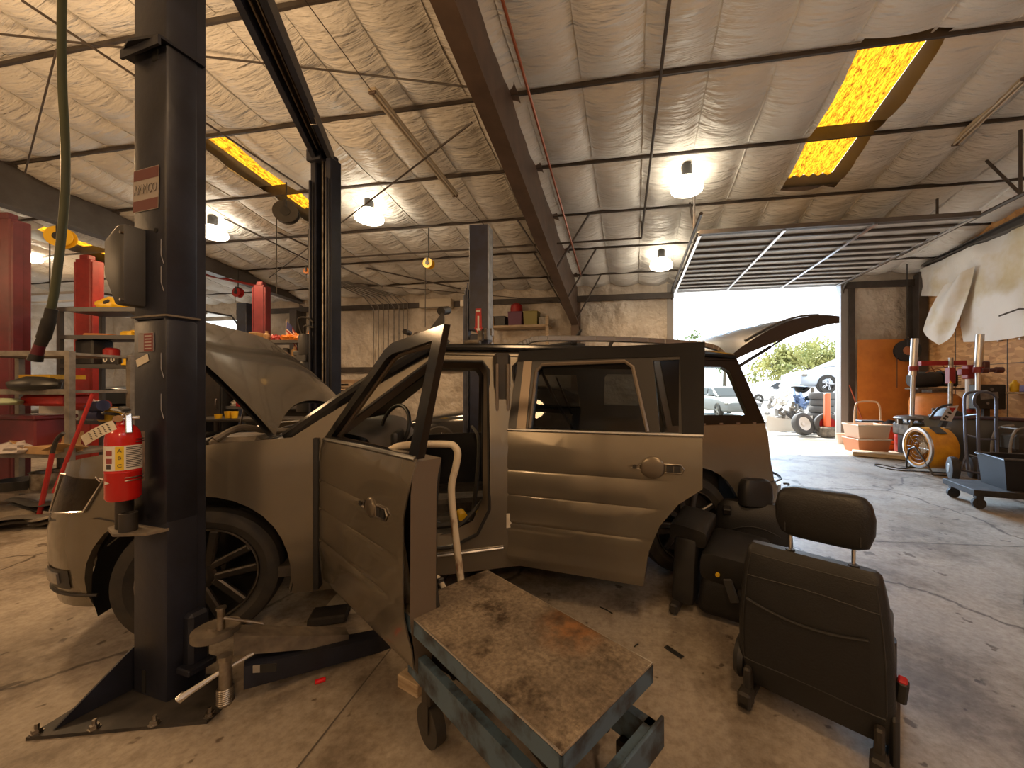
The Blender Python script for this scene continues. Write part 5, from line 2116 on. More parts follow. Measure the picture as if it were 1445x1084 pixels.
drill(1.12, .30, .43, .5, 'yellow and black cordless drill on the door sill floor of the crossover')
drill(1.36, .42, .43, 2.2, 'yellow cordless drill farther back on the crossover floor')
# loose dark trim lying on the roof and the clamp behind it
rt = thing('roof_trim', 'bent black trim bracket lying across the crossover roof behind the rail', 'trim', carw(2.35, 1.25, 1.70), CAR_A)
bm = new()
beam_between(bm, V((-.62, 0, .02)), V((.12, 0, .14)), .05, .02, .06, .05)
beam_between(bm, V((.05, 0, .11)), V((.17, 0, .27)), .06, .05, .05, .03)
box(bm, (.16, 0, .06), (.10, .05, .16), bev=.01)
obj('bracket', bm, black_pl, rt)
bm = new()
beam_between(bm, V((.34, 0, .02)), V((.46, 0, .05)), .05, .03, .05, .03)
beam_between(bm, V((.44, 0, .03)), V((.52, 0, .2)), .05, .03, .07, .05)
obj('bracket', bm, black_pl, rt)
cl = thing('clamp_tool', 'dark ratchet clamp tool standing above the roof front edge', 'clamp', carw(1.10, .45, 1.665), CAR_A)
bm = new()
box(bm, (0, 0, .05), (.16, .12, .08), (0, .5, 0), bev=.01)
box(bm, (-.08, 0, .07), (.06, .10, .04), (0, -.4, 0), bev=.01)
obj('jaw', bm, dusty, cl)
bm = new()
beam_between(bm, V((.02, 0, .06)), V((.14, 0, .24)), .11, .09, .10, .08)
bmesh.ops.recalc_face_normals(bm, faces=bm.faces[:])
obj('ratchet_bar', bm, black_mt, cl)
bm = new()
cyl(bm, (.12, -.05, .27), (.16, .06, .30), .03)
cyl(bm, (.10, 0, .10), (.17, 0, .05), .02)
cyl(bm, (-.12, -.03, .12), (-.10, .05, .12), .018)
obj('ratchet_head', bm, black_mt, cl)
# ================================================================== ceiling lamps, strips, reels
lamp_glow = mat('lamp_glass_lit', (1.0, 0.86, 0.65), 0.4, emit=15.0)
LAMPS = [((969, 262), 6.3, 'bright ceiling lamp hanging right of the brown beam, in front of the garage door', 90),
         ((521, 305), 7.4, 'bright ceiling lamp hanging between the dark overhead channel and the fluorescent strip', 190),
         ((300, 328), 8.06, 'bright ceiling lamp glowing just right of the near lift column', 340),
         ((933, 373), 8.98, 'small bright ceiling lamp hanging beside the left edge of the garage door', 70),
         ((38, 362), 10.0, 'bright lamp far off behind the maroon lift column', 150)]
lamp0 = None
for (u, v), Z, lab, P in LAMPS:
    p = W(u, v, Z)
    if lamp0 is None:
        lamp0 = thing('ceiling_lamp', lab, 'ceiling lamp', p, 0, 'round shop ceiling lamps')
        bm = new()
        lathe(bm, [(0, -.10), (.12, -.115), (.20, -.11), (.25, -.085), (.262, -.04), (.25, .02), (.20, .085), (.12, .13), (0, .135)], n=32)
        obj('glass_shade', bm, lamp_glow, lamp0)
        bm = new()
        lathe(bm, [(.085, .12), (.085, .32), (.07, .345), (0, .345)], n=20)
        obj('ballast', bm, grey_box, lamp0)
        bm = new()
        tube(bm, [(0, 0, .34), (0, 0, .42), (.03, 0, .45), (0, 0, .48), (-.02, 0, .45)], .008, 6)
        tube(bm, [(0, 0, .48), (0, 0, .62)], .006, 6)
        obj('hook', bm, steel_dark, lamp0)
    else:
        dup(lamp0, p, 0, lab, 'round shop ceiling lamps')
    light('lamp_light', 'SPOT', (p.x, p.y, p.z - 0.20), P, WARM, 0.2)

def strip(lab, a, b):
    a, b = V(a), V(b)
    d = b - a
    t_ = thing('fluorescent_strip', lab, 'strip light', a.lerp(b, .5), r=(math.atan2(d.z, math.hypot(d.x, d.y)), 0, math.atan2(d.y, d.x) - PI / 2))
    L = d.length
    bm = new()
    box(bm, (0, 0, .03), (.11, L, .05), bev=.008)
    obj('housing', bm, simple('cream_enamel', (.50, .42, .30), .45), t_)
    for x in (-.03, .03):
        bm = new()
        cyl(bm, (x, -L / 2 + .03, -.01), (x, L / 2 - .03, -.01), .014, n=10)
        obj('tube', bm, simple('unlit_tube', (.55, .48, .38), .3), t_)
    bm = new()
    for y in (-L / 2 + .02, L / 2 - .02):
        box(bm, (0, y, -.005), (.10, .03, .04), bev=.005)
    obj('end_socket', bm, beam_paint, t_)
strip('unlit fluorescent strip running along the ceiling left of the brown beam', W(524, 128, 4.85), W(643, 277, 6.9))
strip('unlit fluorescent strip at the top right below the quilted ceiling', W(1450, 108, 4.6), W(1347, 205, 5.7))
cable('strip_wire', W(643, 277, 6.9), W(684, 318, 7.6), .006, steel_dark)
cable('strip_wire', W(524, 128, 4.85), W(430, 0, 3.9), .006, steel_dark)

def reel(lab, u, v, Z, R, body, drop, rz=0.0, hubm=None):
    p = W(u, v, Z)
    t_ = thing('cord_reel', lab, 'cord reel', p, rz)
    bm = new()
    lathe(bm, [(0, -.06), (R, -.06), (R, -.045), (R * .62, -.04), (R * .62, .04), (R, .045), (R, .06), (0, .06)], n=28, M=rot(PI / 2))
    obj('drum', bm, body, t_)
    bm = new()
    lathe(bm, [(0, .062), (R * .4, .062), (R * .4, .075), (0, .075)], n=20, M=rot(PI / 2))
    obj('hub', bm, hubm or black_pl, t_)
    bm = new()
    box(bm, (0, 0, R * .7), (.05, .15, R * .9), bev=.008)
    tube(bm, [(0, 0, R), (0, 0, roof_z(p.y) - p.z)], .012, 6)
    obj('bracket', bm, black_pl, t_)
    bm = new()
    tube(bm, [(-R * .75, 0, 0), (-R * .75, 0, -drop)], .008, 6)
    obj('cord', bm, rubber, t_)
reel('yellow cord reel hanging below the ceiling left of the navy column', 605, 372, 8.4, .11, yellow, 1.4)
reel('dark hose reel hanging left of the far black column', 404, 300, 7.0, .20, simple('reel_brown', (.05, .045, .04), .5, col2=(.03, .026, .022)), 1.5, .5)
reel('yellow and black cord reel hanging behind the olive hose', 86, 335, 6.4, .17, yellow, 1.3, .6)
reel('small red reel hanging high in front of the far left opening', 336, 413, 10.5, .13, red_mt, .25)
reel('small orange reel hanging beside the far black column', 435, 383, 8.5, .07, orange, .2)

# exhaust hose hanging at the left
ho = thing('exhaust_hose', 'olive hose hanging from the ceiling at the left edge with a red coupling', 'hose', W(88, -60, 2.35))
hin = PLACE['exhaust_hose'].inverted()
def hl_(u, v, Z):
    return hin @ W(u, v, Z)
bm = new()
tube(bm, curve([hl_(90, -60, 2.35), hl_(87, 30, 2.35), hl_(88, 120, 2.36), hl_(92, 200, 2.36), hl_(92, 270, 2.36), hl_(86, 340, 2.36), hl_(77, 410, 2.36), hl_(71, 440, 2.36)], 6), .0195, 14)
obj('hose', bm, green_hose, ho)
bm = new()
tube(bm, [hl_(73, 436, 2.36), hl_(70, 450, 2.36), hl_(69.5, 451, 2.36), hl_(61, 478, 2.36), hl_(60.5, 479, 2.36), hl_(57, 487, 2.36)], [.026, .026, .03, .03, .026, .026], 14)
obj('rubber_cuff', bm, rubber, ho)
bm = new()
tube(bm, [hl_(57, 485, 2.36), hl_(52, 500, 2.36)], [.024, .028], 14)
obj('coupling', bm, simple('coupling_red', (.13, .015, .025), .4), ho)
bm = new()
tube(bm, [hl_(52, 500, 2.36), hl_(49, 509, 2.36)], [.03, .033], 14)
obj('nozzle', bm, black_pl, ho)

# ================================================================== right side of the shop
RX = -YAW
def ground(u, v):
    return G(u, v, 0)
# dolly with the black bin
dp = G(1400, 708)
dol = thing('platform_dolly', 'low black platform dolly on casters at the right edge carrying a plastic bin', 'dolly', (4.33, 5.32, 0), math.radians(-10))
bm = new()
box(bm, (0, 0, .19), (.95, .62, .07), bev=.006)
obj('deck', bm, simple('black_wood_deck', (.022, .02, .018), .7, spec=.25, col2=(.05, .045, .04), scale=8), dol)
for x in (-.40, .40):
    for y in (-.24, .24):
        bm = new()
        cyl(bm, (x, y - .02, .062), (x, y + .02, .062), .062, n=22)
        w = obj('caster_wheel', bm, rubber, dol)
        bm = new()
        box(bm, (x, y, .135), (.07, .07, .04), bev=.008)
        box(bm, (x, y - .03, .10), (.045, .006, .09))
        box(bm, (x, y + .03, .10), (.045, .006, .09))
        obj('caster_fork', bm, black_mt, w)
binn = thing('plastic_bin', 'black plastic bin with a yellow label on the dolly at the right edge', 'bin', PLACE['platform_dolly'] @ V((.14, .0, .226)), math.radians(-10))
bm = new()
def binshape(bm, w, d, h, wall=.012, flare=1.12):
    def rectv(z, s):
        return [bm.verts.new((sx * w / 2 * s, sy * d / 2 * s, z)) for sx, sy in ((-1, -1), (1, -1), (1, 1), (-1, 1))]
    A, B = rectv(0, 1), rectv(h, flare)
    C, D = [bm.verts.new((v.co.x * (1 - 2 * wall / w), v.co.y * (1 - 2 * wall / d), z)) for v, z in zip(B, [h] * 4)], [bm.verts.new((v.co.x * (1 - 2 * wall / w), v.co.y * (1 - 2 * wall / d), wall)) for v in A]
    for P, Q in ((A, B), (B, C), (C, D)):
        for k in range(4):
            bm.faces.new((P[k], P[(k + 1) % 4], Q[(k + 1) % 4], Q[k]))
    bm.faces.new(A[::-1])
    bm.faces.new(D)
    bmesh.ops.recalc_face_normals(bm, faces=bm.faces[:])
    return bm
binshape(bm, .56, .42, .36)
obj('tub', bm, simple('bin_black', (.016, .016, .017), .6, spec=.25), binn)
bm = new()
pts = [(sx * .32, sy * .24, .355) for sx, sy in ((-1, -1), (1, -1), (1, 1), (-1, 1))]
tube(bm, pts, .014, 8, closed=True)
obj('rim', bm, simple('bin_rim', (.06, .06, .062), .35), binn)
bm = new()
box(bm, (-.02, -.224, .15), (.15, .003, .065), (math.radians(-4), 0, 0))
lb = obj('bin_label', bm, simple('label_buff', (.55, .42, .18), .5), binn)
bm = new()
for k in range(3):
    box(bm, (-.02, -.2265, .132 + .016 * k), (.11, .002, .005), (math.radians(-4), 0, 0))
obj('label_print', bm, simple('label_brown', (.30, .20, .07), .5), lb)

# hand truck
htp = W(1385, 650, 5.9)
ht = thing('hand_truck', 'blue-grey steel hand truck with black tyres standing behind the bin', 'hand truck', (htp.x - .02, htp.y, 0), math.radians(10))
htin = PLACE['hand_truck'].inverted()
steel_blue = simple('hand_truck_paint', (.10, .115, .165), .4, .3)
def hp_(u, v, Z):
    return htin @ W(u, v, Z)
bm = new()
tube(bm, curve([hp_(1366, 664, 5.6), hp_(1363, 630, 5.7), hp_(1362, 600, 5.8), hp_(1361, 565, 5.9), hp_(1364, 556, 5.9), hp_(1374, 553, 5.9), hp_(1384, 553, 5.95)], 5), .02, 8)
tube(bm, curve([hp_(1383, 685, 5.5), hp_(1381, 640, 5.55), hp_(1380, 600, 5.6), hp_(1380, 578, 5.62), hp_(1374, 568, 5.62), hp_(1378, 556, 5.62), hp_(1390, 553, 5.62), hp_(1402, 557, 5.62), hp_(1406, 566, 5.62), hp_(1406, 600, 5.6), hp_(1407, 640, 5.6)], 5), .02, 8)
obj('frame', bm, steel_blue, ht)
for a, b in (((1363, 587, 5.82), (1380, 585, 5.62)), ((1380, 589, 5.62), (1406, 589, 5.6)), ((1364, 614, 5.75), (1381, 618, 5.6)), ((1381, 620, 5.57), (1406, 620, 5.6)), ((1368, 642, 5.66), (1382, 646, 5.55))):
    bm = new()
    tube(bm, [hp_(*a), hp_(*b)], .014, 6)
    obj('cross_bar', bm, steel_blue, ht)
bm = new()
tube(bm, [hp_(1364, 642, 5.7), hp_(1356, 664, 5.55), hp_(1383, 668, 5.5)], .018, 6)
obj('axle_brace', bm, steel_blue, ht)
for u, v, Z in ((1345, 661, 5.62), (1374, 661, 5.9)):
    p = hp_(u, v, Z)
    bm = new()
    lathe(bm, [(.07, -.05), (.12, -.055), (.165, -.04), (.175, 0), (.165, .04), (.12, .055), (.07, .05), (0, .05), (0, -.05)], p, 28, rot(PI / 2, 0, 1.0), )
    w = obj('wheel', bm, rubber, ht)
    bm = new()
    lathe(bm, [(0, -.057), (.06, -.057), (.07, -.05), (.07, .05), (.06, .057), (0, .057)], p, 20, rot(PI / 2, 0, 1.0))
    obj('hub', bm, galv, w)

# dark bumper cover / folded seat behind the hand truck
pp = W(1420, 642, 6.6)
bc = thing('bumper_cover', 'large dark grey curved car bumper cover standing behind the hand truck', 'car part', (pp.x - .30, pp.y - .2, 0), math.radians(-18))
bm = new()
grid(bm, lambda a, b: V((-.95 + 1.9 * a, -.20 * math.sin(PI * a) ** .7 - .16 * math.sin(PI * b * .8), .12 + (.78 - .16 * abs(a - .4) ** 1.5) * b)), 20, 12)
t = bm.copy()
bmesh.ops.translate(t, verts=t.verts[:], vec=(0, .03, 0))
merge(bm, t)
obj('shell', bm, simple('primer_grey', (.06, .06, .058), .45), bc)
bm = new()
tube(bm, [(-.9 + 1.8 * k / 16, -.20 * math.sin(PI * (.03 + .94 * k / 16)) ** .7 - .12, .885 - .13 * abs(.03 + .94 * k / 16 - .4) ** 1.5) for k in range(17)], .03, 8)
obj('top_edge', bm, simple('maroon_edge', (.07, .035, .045), .4), bc)
cf = thing('tube_stand', 'curved tubular metal frame at the right edge above the bin', 'frame', W(1438, 640, 5.75) - V((0, 0, .35)))
bm = new()
tube(bm, curve([(-.12, 0, 0), (-.11, 0, .45), (-.06, 0, .66), (.02, 0, .72), (.18, 0, .74)], 6), .018, 8)
tube(bm, curve([(-.12, .3, 0), (-.11, .3, .45), (-.06, .3, .66), (.02, .3, .72), (.18, .3, .74)], 6), .018, 8)
tube(bm, [(.0, 0, .715), (.0, .3, .715)], .014, 8)
obj('tube_frame', bm, galv, cf)
bm = new()
box(bm, (.08, .15, .50), (.22, .3, .24), bev=.03)
obj('pad', bm, grey_box, cf)

# yellow drum blower
bp_ = G(1316, 667)
bl = thing('drum_blower', 'round yellow drum blower fan on a tilted tube stand', 'fan', (bp_.x, bp_.y + .05, 0), math.radians(-90))
bm = new()
MB_ = Matrix.Translation((0, 0, .40)) @ rot(PI / 2, 0, 0)
lathe(bm, [(.27, -.20), (.325, -.19), (.335, -.17), (.335, .17), (.325, .19), (.27, .20), (.26, .19), (.31, .17), (.31, -.17), (.26, -.19)], n=40, M=MB_, close=True)
obj('drum', bm, simple('blower_yellow', (.75, .36, .02), .42, col2=(.55, .24, .015)), bl)
bm = new()
lathe(bm, [(.30, .205), (.335, .20), (.34, .17), (.33, .165)], n=40, M=MB_)
obj('rim_ring', bm, alu, bl)
bm = new()
for r in (.08, .14, .20, .26):
    tube(bm, [MB_ @ V((r * math.cos(2 * PI * k / 28), r * math.sin(2 * PI * k / 28), .19)) for k in range(28)], .004, 4, closed=True)
for k in range(8):
    tube(bm, [MB_ @ V((.04 * math.cos(k * PI / 4), .04 * math.sin(k * PI / 4), .19)), MB_ @ V((.29 * math.cos(k * PI / 4), .29 * math.sin(k * PI / 4), .19))], .004, 4)
obj('grille', bm, steel, bl)
bm = new()
lathe(bm, [(0, -.10), (.09, -.10), (.09, .10), (0, .10)], n=20, M=MB_)
for k in range(5):
    t = new()
    box(t, (.17, 0, .02), (.2, .12, .008), (.5, 0, 0))
    merge(bm, t, MB_ @ rot(0, 0, 2 * PI * k / 5))
obj('fan_blades', bm, simple('pale_fan', (.45, .38, .28), .5), bl)
bm = new()
box(bm, (.20, .205 - .02, .44), (.12, .06, .20), bev=.01)
obj('switch_box', bm, yellow, bl)
bm = new()
t = new()
box(t, (0, 0, .345), (.19, .15, .006))
merge(bm, t, MB_ @ rot(0, 0, 0) @ rot(math.radians(-90), 0, 0) @ rot(0, math.radians(28), 0))
obj('rating_plate', bm, grey_box, bl)
bm = new()
for s_ in (-1, 1):
    tube(bm, [(-.30, s_ * .16, .012), (-.22, s_ * .20, .16), (-.16, s_ * .21, .34), (0, s_ * .215, .40)], .014, 8)
    tube(bm, [(.30, s_ * .16, .012), (.2, s_ * .2, .2), (0, s_ * .215, .40)], .014, 8)
tube(bm, [(-.30, -.16, .012), (-.30, .16, .012)], .014, 8)
tube(bm, [(.30, -.16, .012), (.30, .16, .012)], .014, 8)
obj('tube_stand', bm, grey_box, bl)
cordp = [G(1338, 668), G(1300, 666), G(1265, 664), G(1236, 658), G(1240, 656), G(1275, 662), G(1288, 655)]
cd = thing('power_cord', 'thin black power cord looped on the floor in front of the blower', 'cord', cordp[0])
bm = new()
tube(bm, curve([p + V((0, 0, .008)) for p in cordp], 6), .008, 6)
obj('cord', bm, rubber, cd, world=True)

# orange and white tubs stacked by the door, step stool on top
for k, (v, lab, m, w) in enumerate(((640, 'orange plastic tub on the floor beside the door, under another tub', simple('tub_orange', (.70, .28, .13), .45), .72), (0, 'pale tub stacked on the orange tub beside the door', simple('tub_pale', (.74, .55, .42), .45), .72))):
    p = G(1222, 637)
    tb = thing('plastic_tub', lab, 'tub', (p.x, p.y, 0 if k == 0 else .30), .1)
    bm = new()
    binshape(bm, w * .8, .46, .29, flare=1.15)
    obj('tub', bm, m, tb)
    bm = new()
    pts = [(sx * w * .46, sy * .265, .285) for sx, sy in ((-1, -1), (1, -1), (1, 1), (-1, 1))]
    tube(bm, pts, .016, 6, closed=True)
    obj('rim', bm, simple('tub_white_rim', (.8, .74, .66), .4), tb)
ss = thing('step_stool', 'folding step stool with cream tube frame standing on the stacked tubs', 'step stool', (p.x + .03, p.y, .60), .1)
bm = new()
tube(bm, curve([(-.27, 0, 0), (-.26, 0, .3), (-.22, 0, .44), (-.12, 0, .48), (.12, 0, .48), (.22, 0, .44), (.26, 0, .3), (.27, 0, 0)], 5), .018, 8)
obj('tube_frame', bm, simple('stool_cream', (.78, .52, .32), .4), ss)
bm = new()
box(bm, (0, -.05, .06), (.46, .22, .04), bev=.01)
obj('tread', bm, black_pl, ss)
p = G(1187, 628)
pt = thing('plastic_pail', 'shallow pale pail on the threshold against the right door jamb', 'pail', (5.17, 10.55, 0))
bm = new()
lathe(bm, [(0, 0), (.17, 0), (.21, .22), (.225, .23), (.20, .22), (.16, .015), (0, .015)], n=28)
obj('pail', bm, simple('tub_pale', (.74, .55, .42), .45), pt)
# red broom handle leaning by the door
br = thing('broom', 'broom with red-brown handle leaning on the orange plywood beside the jamb', 'broom', G(1212, 622) + V((0, -.25, 0)))
bm = new()
tube(bm, [(.10, 0, .1), (-.30, .1, 1.45)], .014, 8)
obj('broom_handle', bm, simple('handle_red', (.45, .10, .04), .5), br)
bm = new()
box(bm, (.10, 0, .06), (.3, .06, .12), (0, -.3, 0), bev=.01)
obj('broom_head', bm, black_pl, br)

# red tool case, rusty box, low board
p = G(1286, 640)
tc_ = thing('tool_case', 'bright red tool case with white lettered bands behind the blower', 'tool case', (p.x, p.y + .1, .0), .3)
bm = new()
box(bm, (0, 0, .30), (.36, .30, .58), bev=.02, seg=2)
obj('case_body', bm, red_gl, tc_)
bm = new()
for z in (.42, .20):
    box(bm, (0, -.152, z), (.28, .003, .09))
obj('white_band', bm, white_p, tc_)
bm = new()
box(bm, (0, -.02, .6), (.2, .03, .03), bev=.01)
obj('case_handle', bm, black_pl, tc_)
p = G(1258, 634)
rb = thing('rusty_box', 'rusty brown metal box left of the red tool case', 'box', (p.x, p.y + .1, 0), .2)
bm = new()
box(bm, (0, 0, .38), (.42, .36, .34), bev=.03)
obj('box_body', bm, simple('rust_brown', (.30, .12, .03), .6, col2=(.16, .06, .02)), rb)
bm = new()
box(bm, (.02, -.02, .10), (.56, .42, .20), bev=.02)
obj('crate_base', bm, orange, rb)
bm = new()
tube(bm, curve([(-.25, -.2, .55), (-.28, -.24, .2), (-.1, -.26, .14), (.2, -.26, .16)], 5), .012, 6)
obj('hose', bm, rubber, rb)
bg_ = thing('black_bag', 'black bag lying behind the rusty box', 'bag', W(1258, 605, 9.0) - V((0, 0, .52)))
bm = new()
t = new()
bmesh.ops.create_uvsphere(t, u_segments=18, v_segments=12, radius=1)
for v in t.verts:
    v.co *= 1 + .12 * noise.noise(v.co * 2.5)
merge(bm, t, Matrix.Translation((0, 0, .46)) @ Matrix.Diagonal((.26, .2, .26, 1)))
box(bm, (0, 0, .12), (.4, .3, .24), bev=.03)
obj('bag', bm, black_pl, bg_)
lp = thing('floor_board', 'pale board lying on the floor along the front of the tubs', 'board', G(1262, 648), -.45)
bm = new()
box(bm, (0, .1, .05), (1.3, .35, .08), bev=.008)
obj('board', bm, wood, lp)

# orange compressor tank with motor
p = W(1319, 600, 8.3)
ct = thing('air_compressor', 'orange vertical tank with a dark compressor pump on top against the back wall', 'air compressor', (p.x, p.y, 0))
bm = new()
lathe(bm, [(.30, .10), (.40, .16), (.43, .25), (.43, 1.05), (.41, 1.16), (.34, 1.24), (.2, 1.28), (0, 1.29)], n=36)
obj('tank', bm, simple('tank_orange', (.72, .28, .06), .4, col2=(.58, .21, .04)), ct)
bm = new()
box(bm, (0, 0, 1.36), (.9, .42, .04), bev=.01)
box(bm, (0, 0, 1.31), (.3, .3, .08))
obj('deck', bm, dusty, ct)
bm = new()
lathe(bm, [(0, -.26), (.15, -.26), (.17, -.22), (.17, .22), (.15, .26), (0, .26)], (-.2, 0, 1.56), 24, rot(0, PI / 2, 0))
box(bm, (.22, 0, 1.58), (.26, .3, .34), bev=.03)
for k in range(6):
    box(bm, (.22, 0, 1.46 + .045 * k), (.30, .34, .012))
obj('pump', bm, black_mt, ct)
bm = new()
tube(bm, curve([(-.1, -.15, 1.72), (-.2, -.2, 1.85), (-.05, -.2, 1.9), (.1, -.2, 1.75)], 5), .012, 6)
tube(bm, curve([(.1, -.18, 1.66), (-.1, -.22, 1.78), (-.3, -.2, 1.70)], 5), .010, 6)
obj('air_line', bm, simple('copper_line', (.45, .18, .08), .35, .6), ct)
bm = new()
for a in (0.5, 2.6, 4.7):
    box(bm, (.32 * math.cos(a), .32 * math.sin(a), .07), (.05, .05, .14))
obj('tank_foot', bm, black_mt, ct)
reel('black cable reel with orange loops on the wall corner behind the silver pole', 1280, 495, 9.3, .26, black_pl, .9, -.2, simple('copper_line', (.45, .18, .08), .35, .6))

# tyre changer with silver pillars and red arms
p = W(1320, 640, 7.6)
ty = thing('tyre_changer', 'red tyre changing machine with two silver pillars and a sloping control console', 'tyre changer', (p.x, p.y, 0), -YAW + math.radians(10))
tin_ = PLACE['tyre_changer'].inverted()
def tc(u, v, Z):
    return tin_ @ W(u, v, Z)
def rod(name, pts, r, m, par, n=12):
    bm = new()
    tube(bm, pts, r, n)
    return obj(name, bm, m, par)
rod('pillar', [tc(1288, 530, 7.3), tc(1291, 478, 7.3)], .055, alu, ty)
rod('pillar', [tc(1287, 595, 7.3), tc(1289, 520, 7.3)], .035, alu, ty)
rod('pillar', [tc(1380, 523, 7.0), tc(1383, 472, 7.0)], .062, alu, ty)
rod('pillar', [tc(1380, 555, 7.0), tc(1380, 520, 7.0)], .04, alu, ty)
rod('white_column', [tc(1368, 580, 7.5), tc(1368, 535, 7.5)], .06, simple('column_white', (.75, .72, .68), .4), ty)
rod('pillar_sleeve', [tc(1368, 582, 7.45), tc(1368, 577, 7.45)], .075, paint_red, ty)
rod('pillar_sleeve', [tc(1289, 523, 7.28), tc(1289, 517, 7.28)], .075, paint_red, ty)
rod('pillar_sleeve', [tc(1381, 526, 6.98), tc(1381, 518, 6.98)], .078, paint_red, ty)
bm = new()
beam_between(bm, tc(1298, 513, 7.3), tc(1362, 512, 7.2), .07, .085, .07, .085)
bmesh.ops.recalc_face_normals(bm, faces=bm.faces[:])
obj('cross_arm', bm, red_mt, ty)
bm = new()
box(bm, tc(1341, 530, 7.15), (.10, .12, .30), bev=.01)
box(bm, tc(1370, 525, 7.2), (.20, .16, .26), bev=.015)
box(bm, tc(1359, 525, 7.1), (.12, .12, .12), bev=.01)
obj('slide_head', bm, simple('head_red', (.26, .02, .025), .4), ty)
bm = new()
prism(bm, [(-.03, 0), (.03, 0), (0, .05)], 0, .003, Matrix.Translation(tc(1341, 541, 7.06)) @ MXZ)
obj('warning_triangle', bm, yellow, ty)
rod('tool_shaft', [tc(1341, 578, 7.1), tc(1342, 505, 7.15)], .035, steel, ty)
bm = new()
a_, b_ = tc(1385, 523, 6.9), tc(1415, 522, 6.8)
tube(bm, [a_, a_.lerp(b_, .3), a_.lerp(b_, .35), a_.lerp(b_, .6), a_.lerp(b_, .65), b_], [.05, .05, .03, .035, .055, .055], 10)
box(bm, tc(1390, 516, 6.95), (.10, .1, .16), bev=.015)
obj('roller_head', bm, simple('head_dark', (.09, .025, .02), .4), ty)
bm = new()
lathe(bm, [(0, .02), (.1, .03), (.30, 0), (.34, -.03), (.30, -.05), (0, -.05)], tc(1293, 588, 7.2), 32)
for k in range(8):
    t = new()
    box(t, (.27, 0, -.1), (.08, .03, .1))
    merge(bm, t, Matrix.Translation(tc(1293, 588, 7.2)) @ rot(0, 0, k * PI / 4))
obj('turntable', bm, steel, ty)
bm = new()
box(bm, tc(1300, 606, 7.3), (.7, .5, .24), bev=.03)
cyl(bm, tc(1318, 583, 7.1), tc(1318, 576, 7.1), .03)
box(bm, tc(1316, 588, 7.1), (.12, .1, .08), bev=.02)
obj('machine_body', bm, dusty, ty)
bm = new()
box(bm, (0, .0, .38), (1.0, .6, .70), bev=.03)
obj('machine_base', bm, simple('machine_black', (.03, .03, .032), .5), ty)
# console
cp = tc(1341, 596, 6.6)
bm = new()
box(bm, cp + V((.08, 0.1, -.02)), (.44, .30, .42), (0, math.radians(24), 0), bev=.03, seg=2)
cons = obj('console', bm, black_pl, ty)
bm = new()
pn = [tc(1337, 574, 6.42), tc(1353, 572, 6.42), tc(1343, 595, 6.40), tc(1326, 593, 6.40)]
vs = [bm.verts.new(q) for q in pn]
bm.faces.new(vs)
obj('console_panel', bm, simple('panel_white', (.62, .62, .64), .4), cons)
bm = new()
for u, v in ((1340, 583), (1336, 588), (1333, 591), (1344, 578)):
    box(bm, tc(u, v, 6.39), (.05, .01, .03), (0, .5, 0))
obj('console_button', bm, black_pl, cons)
bm = new()
prism(bm, [(-.05, .03), (.05, .03), (0, -.05)], 0, .004, Matrix.Translation(tc(1344, 578, 6.385)) @ MXZ)
obj('console_mark', bm, red_mt, cons)
rod('console_handle', curve([tc(1313, 590, 6.5), tc(1322, 578, 6.5), tc(1332, 573, 6.5), tc(1342, 571, 6.5)], 5), .02, black_pl, cons)
bm = new()
box(bm, tc(1335, 612, 6.45), (.10, .05, .22), (0, .1, 0), bev=.01)
obj('console_pocket', bm, galv, cons)

# black control box on the wall side, little shelf with bottle
bx = thing('control_box', 'black square control box standing behind the hand truck handles', 'control box', W(1393, 560, 7.2))
bm = new()
box(bm, (0, 0, 0), (.48, .16, .46), bev=.012)
obj('box_body', bm, black_pl, bx)
bm = new()
cyl(bm, (.0, -.085, .14), (.0, -.10, .14), .03)
cyl(bm, (-.06, -.085, -.12), (-.06, -.10, -.12), .02)
box(bm, (-.03, -.085, 0.02), (.28, .01, .12), (0, -.1, 0))
obj('gauge', bm, galv, bx)
bm = new()
box(bm, (.05, .10, -.65), (.10, .06, 1.1))
obj('stand_post', bm, black_mt, bx)
sp = onX(1432, 553, RIGHT - .16)
sf = thing('wall_shelf', 'short pale wooden shelf on the strand-board wall at the right edge', 'shelf', sp)
bm = new()
box(bm, (0, -.3, -.02), (.26, 1.0, .03), bev=.004)
obj('shelf_board', bm, wood, sf)
bt = thing('oil_bottle', 'yellow bottle standing on the pale wall shelf', 'bottle', sp + V((0, .0, 0)))
bm = new()
lathe(bm, [(0, 0), (.06, 0), (.065, .02), (.065, .14), (.03, .19), (.025, .22), (0, .22)], n=20)
obj('bottle', bm, yellow, bt)
bt2 = thing('parts_box', 'small violet box standing beside the yellow bottle on the shelf', 'box', sp + V((0, -.30, 0)))
bm = new()
box(bm, (0, 0, .06), (.12, .3, .12), bev=.008)
obj('box', bm, simple('violet_box', (.20, .18, .35), .5), bt2)
bm = new()
tube(bm, [onX(1410, 446, 6.75), onX(1438, 436, 6.8), onX(1445, 436, 6.85), onX(1460, 432, 6.85)], .015, 6)
rbn = obj('sheet_rod', bm, steel_dark)
tag(rbn, 'thin black rod sticking out over the white insulation sheet', 'rod')
# small hook and pegs on the boards
for u, v, lab in ((1412, 481, 'small pale peg on the strand board, left one'), (1443, 478, 'small pale peg on the strand board at the picture edge')):
    pg = thing('wall_peg', lab, 'peg', onX(u, v, RIGHT - .02))
    bm = new()
    cyl(bm, (.02, 0, 0), (-.05, 0, 0), .02)
    obj('peg', bm, white_p, pg)
